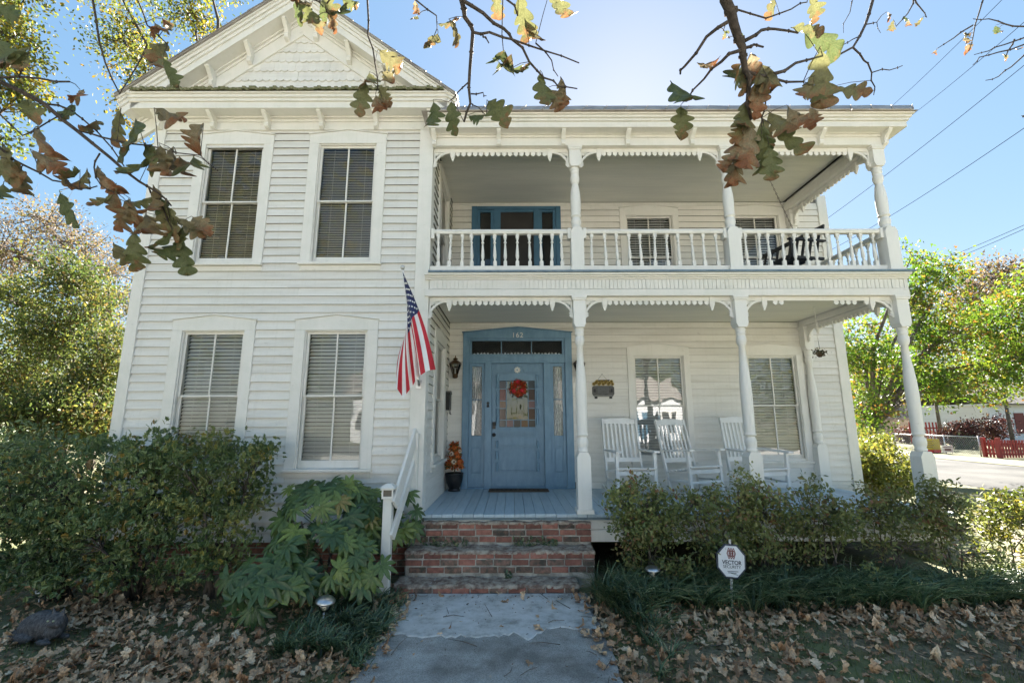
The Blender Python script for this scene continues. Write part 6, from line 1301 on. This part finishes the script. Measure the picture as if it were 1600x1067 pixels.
# chain link fence
A, B_ = gp(1401, 703), gp(1539, 714.5); hF = 1.02; galv = flat('galvanised_steel', (.40, .41, .42), .45, .6)
cf = thing('chain_link_fence', 'chain link fence with steel posts across the street', 'fence', tuple(A)); m = MB(); m.tube([A + Vector((0, 0, hF)), B_ + Vector((0, 0, hF))], .022, 6); m.build('top_rail', galv, cf)
for t in (0, .31, .62, .97): q = A.lerp(B_, t); mm_ = MB(); mm_.tube([q, q + Vector((0, 0, hF + .06))], .032, 7); mm_.build('fence_post', galv, cf)
mm_ = MB(); Lf = (B_ - A).length; d_ = (B_ - A).normalized(); k = 0
for i in range(-6, int(Lf / .12) + 1):
    for s in (-1, 1):
        u0 = i * .12; u1 = u0 + hF * .9; z0, z1 = (.04, hF - .02) if s == 1 else (hF - .02, .04)
        if u0 < 0: z0 = z0 + (z1 - z0) * (-u0 / (u1 - u0)); u0 = 0
        if u1 > Lf: z1 = z0 + (z1 - z0) * ((Lf - u0) / (u1 - u0)); u1 = Lf
        if u1 > u0: mm_.tube([A + d_ * u0 + Vector((0, 0, z0)), A + d_ * u1 + Vector((0, 0, z1))], .004, 3, False)
mm_.build('wire_mesh', galv, cf, kind='stuff')
# red picket fence and gate
rp2 = simple('red_fence_paint', (.26, .028, .026), (.34, .045, .038), 6, .6); rf = thing('picket_fence', 'bright red wooden picket fence and gate beside the chain link fence', 'fence', tuple(B_))
pts = [B_ + Vector((-.1, -.15, 0)), gp(1564, 716.5), gp(1625, 716)]
for (u, v) in zip(pts, pts[1:]):
    L_ = (v - u).length; d_ = (v - u).normalized(); nr = Vector((-d_.y, d_.x, 0))
    for z in (.22, .72): mm_ = MB(); obox(mm_, u + Vector((0, 0, z)) + nr * .03, v + Vector((0, 0, z)) + nr * .03, .09, .03, nr); mm_.build('rail', rp2, rf)
    x = .02
    while x < L_ - .05: q = u + d_ * (x + .05); mm_ = MB(); obox(mm_, q + Vector((0, 0, .04)), q + Vector((0, 0, .90)), .10, .022, nr); mm_.build('picket', rp2, rf); x += .155
for q in pts[:2]: mm_ = MB(); mm_.box(q.x - .07, q.x + .07, q.y - .07, q.y + .07, GZ, GZ + 1.02); mm_.build('fence_post', rp2, rf)
rf2 = thing('picket_fence', 'dark red picket fence on the far side of the chain link fence', 'fence', (26, 30, GZ)); u, v = at(1425, 690, 31), at(1470, 690, 30); u.z = v.z = GZ; d_ = (v - u).normalized(); nr = Vector((-d_.y, d_.x, 0)); x = 0
while x < (v - u).length: q = u + d_ * x; mm_ = MB(); obox(mm_, q + Vector((0, 0, .1)), q + Vector((0, 0, 1.75)), .1, .025, nr); mm_.build('picket', rp2, rf2); x += .2
mm_ = MB(); obox(mm_, u + Vector((0, 0, 1.3)) + nr * .03, v + Vector((0, 0, 1.3)) + nr * .03, .1, .03, nr); mm_.build('rail', rp2, rf2)
# yard signs
def board(name, label, px0, px1, py0, py1, t_, cols_, legs=True):
    q = A.lerp(B_, t_); Y = q.y - .35; p0_, p1_ = at(px0, py1, Y), at(px1, py0, Y); t = thing(name, label, 'sign', (p0_.x, Y, GZ)); z = p0_.z
    for i, (f, cm) in enumerate(cols_):
        z1 = z + (p1_.z - p0_.z) * f; mm_ = MB(); mm_.box(p0_.x, p1_.x, Y - .012, Y + .012, z, z1 - .002); mm_.build('sign_panel', cm, t); z = z1
    for x in (p0_.x + .05, p1_.x - .05): mm_ = MB(); mm_.tube([(x, Y + .02, GZ - .05), (x, Y + .02, p1_.z)], .012, 5); mm_.build('sign_leg', galv, t)
    W_ = p1_.x - p0_.x; H_ = p1_.z - p0_.z; return t, p0_, W_, H_, Y
yel = flat('banner_yellow', (.42, .34, .03), .5); red_ = flat('banner_red', (.45, .03, .035), .5); whs = flat('sign_white', (.66, .66, .66), .5); blu = flat('sign_blue', (.05, .09, .22), .5); gry = flat('print_grey', (.18, .12, .12), .6)
t, p0_, W_, H_, Y = board('banner', 'yellow and red banner leaning before the chain link fence', 1444, 1467, 685.5, 712, .42, ((.36, red_), (.64, yel)))
mm_ = MB()
for i in range(4): mm_.box(p0_.x + W_ * .2, p0_.x + W_ * (.55 + .1 * (i % 2)), Y - .0135, Y - .0125, p0_.z + H_ * (.5 + .11 * i), p0_.z + H_ * (.54 + .11 * i))
mm_.build('faded_print', gry, t, kind='stuff')
t, p0_, W_, H_, Y = board('yard_sign', 'small white placard hung low on the chain link fence', 1473, 1488, 695.5, 706.5, .62, ((1, whs),))
mm_ = MB(); mm_.box(p0_.x + W_ * .2, p0_.x + W_ * .8, Y - .0135, Y - .0125, p0_.z + H_ * .2, p0_.z + H_ * .55); mm_.box(p0_.x + W_ * .1, p0_.x + W_ * .9, Y - .0135, Y - .0125, p0_.z + H_ * .7, p0_.z + H_ * .82); mm_.build('faded_print', gry, t, kind='stuff')
t, p0_, W_, H_, Y = board('yard_sign', 'little blue and white yard sign at the left end of the chain link fence', 1384, 1395, 693, 702, -.08, ((.4, whs), (.6, blu)))
# bushes across the street
for (px, py, rx, rz, Y, mt, lab) in ((1500, 672, 26, 14, 25, 'redbush', 'purple-red bush behind the chain link fence'), (1550, 668, 32, 16, 26, 'redbush', 'larger purple-red bush in front of the white house'), (1425, 678, 22, 13, 33, 'redbush', 'dark reddish bush at the left end of the fence'), (1515, 695, 22, 12, 24.5, 'darkhedge', 'dark green ivy bush growing through the fence mesh')):
    b_ = pxblob(px, py, Y, rx, rz); shrub('street_bush', lab, 'bush', (b_[0], b_[1], GZ), [b_, (b_[0] - b_[3] * .5, b_[1], b_[2] - .4, b_[3] * .6, b_[4], b_[5] * .8)], r0, None, M[mt], 60, 40, .16, .22, None, 'barkd', None, 5, rstem=.03)
# the white house with dark red shutters
wh = thing('white_house', 'small white house with dark red shutters and a grey roof across the street', 'house', (33, 30, GZ)); Yh = 30; p_ = at(1553, 690, Yh); x0, x1 = p_.x, p_.x + 9; ze = at(1553, 633, Yh).z; wsid = paint_white('pale_house_siding', (.74, .76, .80), (.6, .6, .6), .2)
z = GZ
while z < ze: mm_ = MB(); mm_.box(x0, x1, Yh - .02, Yh + .1, z, z + .155); mm_.box(x0 - .02, x0, Yh, Yh + 7, z, z + .155); mm_.build('siding_board', wsid, wh); z += .16
mm_ = MB(); mm_.box(x0 + .01, x1, Yh + .101, Yh + 7, GZ, ze); mm_.build('wall', wsid, wh)
mm_ = MB(); xa = at(1524, 640, Yh + 1.5).x; mm_.prism([(Yh - .5, ze), (Yh + 3.6, ze + 2.1), (Yh + 7.6, ze), (Yh + 7.6, ze + .12), (Yh + 3.6, ze + 2.25), (Yh - .5, ze + .12)], x0 - .1, x1 + .3, 'x'); mm_.build('roof', simple('grey_shingle_roof', (.13, .12, .115), (.19, .175, .165), 10, .9, .4, 50), wh)
mm_ = MB(); mm_.box(xa, x0 - .03, Yh + .6, Yh + 6, ze - .12, ze + .03); mm_.build('porch_roof', M['trim'], wh)
for x in (xa + .15,): mm_ = MB(); mm_.box(x, x + .14, Yh + .7, Yh + .84, GZ, ze - .12); mm_.build('porch_post', M['trim'], wh)
mm_ = MB(); mm_.box(xa, x0 - .03, Yh + 4, Yh + 4.1, GZ, ze - .12); mm_.build('porch_wall', wsid, wh)
drs = flat('dark_red_shutter', (.13, .018, .02), .5)
for px0, px1, py0, py1, yy in ((1546, 1552, 647, 668, Yh + 3.9), (1589.5, 1598, 645, 677, Yh - .05), (1622, 1630, 645, 677, Yh - .05)):
    u, v = at(px0, py1, yy), at(px1, py0, yy); mm_ = MB(); mm_.box(u.x, v.x, yy - .04, yy, u.z, v.z); mm_.build('shutter', drs, wh)
u, v = at(1599, 675, Yh - .05), at(1621, 647, Yh - .05); mm_ = MB(); mm_.box(u.x, v.x, Yh - .045, Yh - .025, u.z, v.z); wnd = mm_.build('window', M['trim'], wh); mm_ = MB(); mm_.box(u.x + .08, v.x - .08, Yh - .05, Yh - .046, u.z + .08, v.z - .08); mm_.build('pane', flat('far_window_glass', (.04, .05, .06), .1), wnd)
# tan house half hidden by the maple
th_ = thing('tan_house', 'tan house with a brown roof half hidden behind the maple', 'house', (28, 40, GZ)); Yt = 40; u, v = at(1385, 690, Yt), at(1492, 655, Yt); tan = simple('tan_siding', (.30, .24, .18), (.36, .29, .22), 3, .8)
z = GZ
while z < v.z: mm_ = MB(); mm_.box(u.x, v.x, Yt - .02, Yt + 5, z, z + .2); mm_.build('siding_board', tan, th_); z += .205
mm_ = MB(); mm_.prism([(Yt - .6, v.z), (Yt + 2.5, v.z + 2), (Yt + 5.6, v.z), (Yt + 5.6, v.z + .15), (Yt + 2.5, v.z + 2.2), (Yt - .6, v.z + .15)], u.x - .3, v.x + .3, 'x'); mm_.build('roof', simple('brown_roof', (.14, .11, .09), (.2, .165, .135), 9, .9), th_)
for px0, px1 in ((1402, 1410), (1440, 1449), (1470, 1478)): q0, q1 = at(px0, 682, Yt - .03), at(px1, 668, Yt - .03); mm_ = MB(); mm_.box(q0.x, q1.x, Yt - .05, Yt - .022, q0.z, q1.z); mm_.build('window', M['trim'], th_)
# power lines from beyond the street to behind the house
for i, (q0, q1, y0, y1, lab) in enumerate((((1625, -60), (1345, 208), 9, 30, 'topmost overhead wire, running down behind the roof corner'), ((1640, 0), (1380, 212), 9, 30, 'second overhead wire, just below the topmost one'), ((1640, 70), (1230, 385), 9, 26, 'third overhead wire, crossing behind the head of the corner post'), ((1640, 173), (1290, 395), 9, 26, 'fourth overhead wire, crossing behind the turned part of the corner post'), ((1640, 334), (1390, 432), 11, 40, 'upper wire of the thin pair above the maple'), ((1640, 340), (1385, 441), 11, 40, 'lower wire of the thin pair above the maple'))):
    P0_, P1_ = at(*q0, y0), at(*q1, y1); mm_ = MB(); Q = [P0_.lerp(P1_, k / 14) - Vector((0, 0, .25 * 4 * (k / 14) * (1 - k / 14))) for k in range(15)]; mm_.tube([P0_ + (P0_ - P1_) * .8] + Q, .013 if i < 4 else .012, 5); o = mm_.build('power_line', M['cable'], None); tag(o, lab, 'power line', 'overhead wires right of the house')

# houses added behind the photographer to bounce sun onto the facade; panes mirror them
for (x0, x1, ya, h, lab) in ((-13, -1.5, -33, 4.2, 'white house added across the front street to bounce sun, mirrored in the porch windows'), (5, 17, -34, 3.9, 'cream house added across the front street to bounce sun, mirrored in the right porch window')):
    fh = thing('bounce_street_house', lab, 'house', ((x0 + x1) / 2, ya, GZ)); z = GZ
    while z < GZ + h: mm_ = MB(); mm_.box(x0, x1, ya - .1, ya + .02, z, z + .17); mm_.build('siding_board', wsid, fh); z += .175
    mm_ = MB(); mm_.box(x0, x1, ya - 7, ya - .101, GZ, GZ + h); mm_.build('wall', wsid, fh); mm_ = MB(); mm_.prism([(ya + .5, GZ + h), (ya + .5, GZ + h + .15), (ya - 3.5, GZ + h + 2.4), (ya - 7.5, GZ + h + .15), (ya - 7.5, GZ + h)], x0 - .4, x1 + .4, 'x'); mm_.build('roof', M['roofmetal'], fh)
    for k in range(4):
        if k == 2: mm_ = MB(); mm_.box(x0 + 1.2 + 2.8 * k, x0 + 2.2 + 2.8 * k, ya + .021, ya + .06, GZ + .4, GZ + 2.6); mm_.build('door', M['bluedk'], fh); continue
        mm_ = MB(); mm_.box(x0 + 1.2 + 2.8 * k, x0 + 2.2 + 2.8 * k, ya + .021, ya + .05, GZ + 1.1, GZ + 2.8); wn = mm_.build('window', M['trim'], fh); mm_ = MB(); mm_.box(x0 + 1.3 + 2.8 * k, x0 + 2.1 + 2.8 * k, ya + .051, ya + .055, GZ + 1.2, GZ + 2.7); mm_.build('pane', M['dark'], wn)
# ------------------------------------------------------------------ litter, grass, cat
rl = random.Random(17); LT = []; LTV = []
for k in range(8): V_, F_, U_ = oak_leaf(k, rl, True); LT.append(np_mesh('fallen_leaf', V_, F_, M['litter'], uv=U_, smooth=True)); LTV.append((V_, F_, U_))
def density(x, y):
    if -1.12 < x < .76 and y > -5: 
        e = min(x + 1.12, .76 - x); return .5 if e < .10 else .012
    if y > -.35: return 0
    if x > .76:
        if y > -1.0 + .03 * (x - 1): return .12
        d = .85 if y > -1.75 else .5
        if x > 2.4 and y < -1.45: d *= .30 + .35 * (.5 + .5 * math.sin(3.1 * x + 2 * y))
        return d
    d = .42 + .35 * math.sin(2.2 * x + 1.7 * y)
    if x > -1.7: d = .75 if y < -2.0 or x > -1.25 else .15
    if -2.9 < x < -1.7: d = .95 if y < -1.75 else .3
    if x < -4.5: d *= .45
    return max(.05, d)
pts = []
while len(pts) < 7200:
    x, y = rl.uniform(-8, 8), rl.uniform(-3.6, .3)
    if (x + 3.9) ** 2 + (y + 1.72) ** 2 < .085: continue
    if rl.random() < density(x, y): pts.append((x, y))
pts.sort(key=lambda q: (q[0] - CAM.x) ** 2 + (q[1] - CAM.y) ** 2 if True else 0)
vis = []
for x, y in pts:
    dx, dy = x - CAM.x, y - CAM.y
    if abs(dx) < dy * 1.16 and dy > 3.15: vis.append((x, y))
rest = vis[300:]; vis = vis[:300]
def pose(x, y):
    on = -1.16 < x < .80; z = (GZ + .030 if on else GZ + rl.uniform(.012, .055)); a = rl.uniform(0, 2 * PI); t1_, t2_ = rl.gauss(0, .22), rl.gauss(0, .22)
    return Vector((x, y, z + .012)), Euler((t1_, t2_ + (PI if rl.random() < .5 else 0), a)).to_matrix(), rl.choice((rl.uniform(.045, .075), rl.uniform(.07, .11), rl.uniform(.08, .135)))
for x, y in vis:
    p_, Rm, s_ = pose(x, y); o = inst('fallen_leaf', LT[rl.randrange(8)], p_, None, Rm, s_); on = -1.16 < x < .80
    tag(o, 'dry brown oak leaf lying flat on the concrete path' if on else 'curled brown oak leaf lying in the litter of the front lawn', 'fallen leaf', 'fallen oak leaves on the path' if on else 'fallen oak leaves on the lawn')
VV, FF, UU, nb = [], [], [], 0
for x, y in rest:
    p_, Rm, s_ = pose(x, y); V_, F_, U_ = LTV[rl.randrange(8)]; V2 = (np.array(Rm) @ (V_ * s_).T).T + np.array(p_); VV.append(V2); FF.append(F_ + nb); UU.append(U_); nb += len(V2)
# joined litter carries its own colour variation, one value per leaf
m, n, l, p = nmat('dry_leaf_litter'); at_ = n.new('ShaderNodeAttribute'); at_.attribute_name = 'tint'; r = ramp(n, [(0, (.28, .150, .080)), (.3, (.46, .275, .155)), (.7, (.60, .395, .24)), (1, (.70, .54, .37))]); l.new(at_.outputs['Fac'], r.inputs[0]); t2 = noise(n, l, 30, 4); r3 = ramp(n, [(.3, (.6, .6, .6)), (.7, (1.25, 1.25, 1.25))]); l.new(t2.outputs[0], r3.inputs[0]); c = mix(n, l, r.outputs[0], r3.outputs[0], .8, 'MULTIPLY'); l.new(c, p.inputs['Base Color']); p.inputs['Roughness'].default_value = .75
tint = np.concatenate([np.full(len(v), rl.random()) for v in VV]); o = bpy.data.objects.new('leaf_litter', np_mesh('leaf_litter', np.concatenate(VV), np.concatenate(FF), m, tint=tint, uv=np.concatenate(UU), smooth=True)); _place(o, None, (0, 0, 0)); o['kind'] = 'stuff'
# grass blades
rg2 = np.random.default_rng(8); N_ = 120000; X = rg2.uniform(-8.5, 9, N_); Y = rg2.uniform(-3.6, 1.2, N_); ok = ((X < -1.2) | (X > .85)) & ~((Y > -.2) & (X > -5.3) & (X < 5.6)); pn = np.sin(1.9 * X + 1.1) * np.sin(2.3 * Y + .5 * X) + rg2.normal(0, .45, N_); ok &= pn > -.15; X, Y = X[ok], Y[ok]; n_ = len(X)
h = rg2.uniform(.03, .085, n_); a = rg2.uniform(0, 2 * PI, n_); ln = rg2.uniform(.1, .9, n_) * h; w_ = rg2.uniform(.002, .004, n_); z0 = GZ + gz(X, Y) - .004
V = np.stack([np.stack([X - w_ * np.sin(a), Y + w_ * np.cos(a), z0], 1), np.stack([X + w_ * np.sin(a), Y - w_ * np.cos(a), z0], 1), np.stack([X + ln * np.cos(a), Y + ln * np.sin(a), z0 + h], 1)], 1).reshape(-1, 3)
M['grass'] = leafmat('thin_lawn_grass', [(0, (.098, .130, .046)), (.6, (.156, .182, .068)), (.9, (.247, .234, .111)), (1, (.221, .182, .104))], .25, .6, .2)
o = bpy.data.objects.new('grass', np_mesh('grass', V, np.arange(n_ * 3).reshape(-1, 3), M['grass'], np.repeat(rg2.uniform(0, 1, n_), 3))); _place(o, None, (0, 0, 0)); o['kind'] = 'stuff'
# weeds growing out of the step joints
wp = []
for x0, x1, y, z, k in ((-.95, -.55, -.40, -.345, 60), (.0, .55, -.40, -.345, 130), (-.1, .0, -.67, -.61, 20), (-1.1, -.9, -.40, -.345, 25)):
    for _ in range(k): wp.append((rl.uniform(x0, x1), y + rl.uniform(.18, .27) if z > -.5 else y + .25, z + abs(rl.gauss(0, .035))))
P = np.array(wp); P[:, 1] = np.where(P[:, 2] > -.5, -.125 - .02 * rg2.uniform(0, 1, len(P)), -.40)
o = bpy.data.objects.new('step_weeds', scatter('step_weeds', P, .045 * rg2.uniform(.6, 1.3, len(P)), rg2, M['strap'], None, True, .9)); _place(o, None, (0, 0, 0)); o['kind'] = 'stuff'
# cat
cp = gp(72, 1000); cp.z += .015; cat = thing('cat', 'grey long-haired cat crouching in the leaves at the lower left', 'cat', tuple(cp)); bmc = bmesh.new()
def ell(c, r_, rot=0.0):
    g = bmesh.ops.create_icosphere(bmc, subdivisions=3, radius=1); T = Matrix.Translation(c) @ Matrix.Rotation(rot, 4, 'Y') @ Matrix.Diagonal((*r_, 1)); bmesh.ops.transform(bmc, matrix=T, verts=g['verts'])
ell((-.06, 0, .105), (.17, .105, .115)); ell((.04, 0, .115), (.12, .09, .10)); ell((-.15, .0, .09), (.11, .11, .10)); ell((.11, -.02, .135), (.075, .065, .08)); ell((.17, -.06, .185), (.066, .060, .058)); ell((.185, -.112, .168), (.027, .024, .020)); ell((.15, -.085, .165), (.03, .03, .028)); ell((.215, -.075, .165), (.03, .03, .028)); ell((.13, -.04, .09), (.065, .06, .06))
ell((.12, -.10, .022), (.075, .026, .022)); ell((.14, .03, .022), (.07, .026, .022)); ell((-.12, -.10, .035), (.10, .035, .035)); ell((-.27, -.03, .03), (.10, .03, .027)); ell((-.21, -.09, .028), (.09, .028, .025))
for s in (-1, 1):
    g = bmesh.ops.create_cone(bmc, segments=12, radius1=.032, radius2=.004, depth=.075, cap_ends=True); bmesh.ops.transform(bmc, matrix=Matrix.Translation((.168 + s * .040, -.055 + s * .008, .252)) @ Matrix.Rotation(s * .30, 4, 'Y') @ Matrix.Diagonal((1, .55, 1, 1)), verts=g['verts'])
bmesh.ops.recalc_face_normals(bmc, faces=bmc.faces); mec = bpy.data.meshes.new('cat_body'); bmc.to_mesh(mec); bmc.free(); fur, n, l, p = nmat('grey_fur'); tc = n.new('ShaderNodeTexCoord'); t1 = noise(n, l, 60, 5, vec=tc.outputs['Object'], stretch=(1, 1, .4)); r1 = ramp(n, [(.35, (.035, .034, .038)), (.65, (.12, .118, .122))]); l.new(t1.outputs[0], r1.inputs[0]); l.new(r1.outputs[0], p.inputs['Base Color']); p.inputs['Roughness'].default_value = .9; bump(n, l, p, t1.outputs[0], .8, .01)
mec.materials.append(fur); oc = bpy.data.objects.new('body', mec); _place(oc, cat, cp, (0, 0, R(-12))); rm = oc.modifiers.new('r', 'REMESH'); rm.mode = 'VOXEL'; rm.voxel_size = .008; sm_ = oc.modifiers.new('s', 'SMOOTH'); sm_.iterations = 4
Tc = Matrix.Translation(cp) @ Matrix.Rotation(R(-12), 4, 'Z')
for s in (-1, 1):
    mm_ = MB(); mm_.lathe([(.001, -.009), (.007, -.006), (.0095, 0), (.007, .006), (.001, .009)], (0, 0, 0), 10); mm_.xf(Tc @ Matrix.Translation((.180 + s * .024, -.114 + s * .004, .198))); mm_.build('eye', flat('pale_green_eye', (.30, .33, .22), .1), cat)
mm_ = MB(); mm_.lathe([(.001, -.004), (.006, -.002), (.006, .002), (.001, .004)], (0, 0, 0), 8); mm_.xf(Tc @ Matrix.Translation((.187, -.136, .172))); mm_.build('nose', flat('cat_nose', (.05, .03, .03), .4), cat)
hn = 9000; dg = bpy.context.evaluated_depsgraph_get(); ev_ = oc.evaluated_get(dg).to_mesh(); ev_.calc_loop_triangles(); co = np.array([v.co for v in ev_.vertices]); no = np.array([v.normal for v in ev_.vertices]); idx = rg2.choice(len(co), hn); Pn, Nn = co[idx] + rg2.normal(0, .003, (hn, 3)), no[idx]
d_ = Nn * .16 + np.array([-.55, .1, -.45]) + rg2.normal(0, .22, (hn, 3)); d_ /= np.linalg.norm(d_, axis=1)[:, None]; s_ = np.cross(d_, Nn); s_ /= (np.linalg.norm(s_, axis=1)[:, None] + 1e-9); L_ = rg2.uniform(.010, .022, hn)[:, None]; L_ = np.where(Pn[:, :1] > .12, L_ * .35, L_)
V = np.stack([Pn - s_ * .0011, Pn + s_ * .0011, Pn + d_ * L_], 1).reshape(-1, 3); oc.evaluated_get(dg).to_mesh_clear()
fm = leafmat('fur_tufts', [(0, (.03, .03, .034)), (.6, (.09, .088, .094)), (1, (.22, .215, .22))], 0, .8, .2, .1); of = bpy.data.objects.new('fur', np_mesh('fur', V, np.arange(hn * 3).reshape(-1, 3), fm, np.repeat(rg2.uniform(0, 1, hn), 3))); _place(of, cat, cp, (0, 0, R(-12))); of['kind'] = 'stuff'

# crumbs, bits of twig and grit on the path
nb = 900; X = rg2.uniform(-1.12, .76, nb); Y = np.where(rg2.uniform(0, 1, nb) < .5, rg2.uniform(-2.6, -.68, nb), -.68 - np.abs(rg2.normal(0, .12, nb))); edge = rg2.uniform(0, 1, nb) < .35; X = np.where(edge, np.where(rg2.uniform(0, 1, nb) < .5, -1.12 + np.abs(rg2.normal(0, .08, nb)), .76 - np.abs(rg2.normal(0, .08, nb))), X)
P = np.stack([X, Y, np.full(nb, GZ + .045)], 1); M['crumb'] = leafmat('path_crumbs', [(0, (.06, .04, .025)), (.5, (.17, .11, .07)), (.85, (.30, .21, .14)), (1, (.45, .42, .38))], 0, .9)
o = bpy.data.objects.new('path_debris', scatter('path_debris', P, rg2.choice([.008, .012, .02, .035], nb, p=[.45, .3, .18, .07]), rg2, M['crumb'], None, True, .25)); _place(o, None, (0, 0, 0)); o['kind'] = 'stuff'

# matted fragments under the whole leaves
fp = []
while len(fp) < 9000:
    x, y = rl.uniform(-7.5, 7.5), rl.uniform(-3.4, -.3)
    if not (-1.14 < x < .78) and rl.random() < .25 + density(x, y): fp.append((x, y, GZ + .012 + gz(x, y)))
P = np.array(fp); M['frag'] = leafmat('leaf_fragments', [(0, (.14, .085, .05)), (.4, (.32, .19, .11)), (.75, (.48, .31, .185)), (1, (.60, .46, .31))], 0, .9)
o = bpy.data.objects.new('leaf_fragments', scatter('leaf_fragments', P, rg2.uniform(.018, .06, len(P)), rg2, M['frag'], None, True, .35)); _place(o, None, (0, 0, 0)); o['kind'] = 'stuff'
nb = 160; m = MB()
for _ in range(nb):
    x, y = rl.uniform(-6, 6), rl.uniform(-3.2, -.8); a = rl.uniform(0, PI); L = rl.uniform(.08, .3); q = Vector((x, y, GZ + .045)); e = Vector((math.cos(a), math.sin(a), rl.uniform(-.05, .08))) * L
    m.tube([q, q + e * .5 + Vector((rl.gauss(0, .01), rl.gauss(0, .01), .01)), q + e], [.0035, .003, .0018], 4, False)
o = m.build('fallen_twigs', M['bark'], None); o['kind'] = 'stuff'
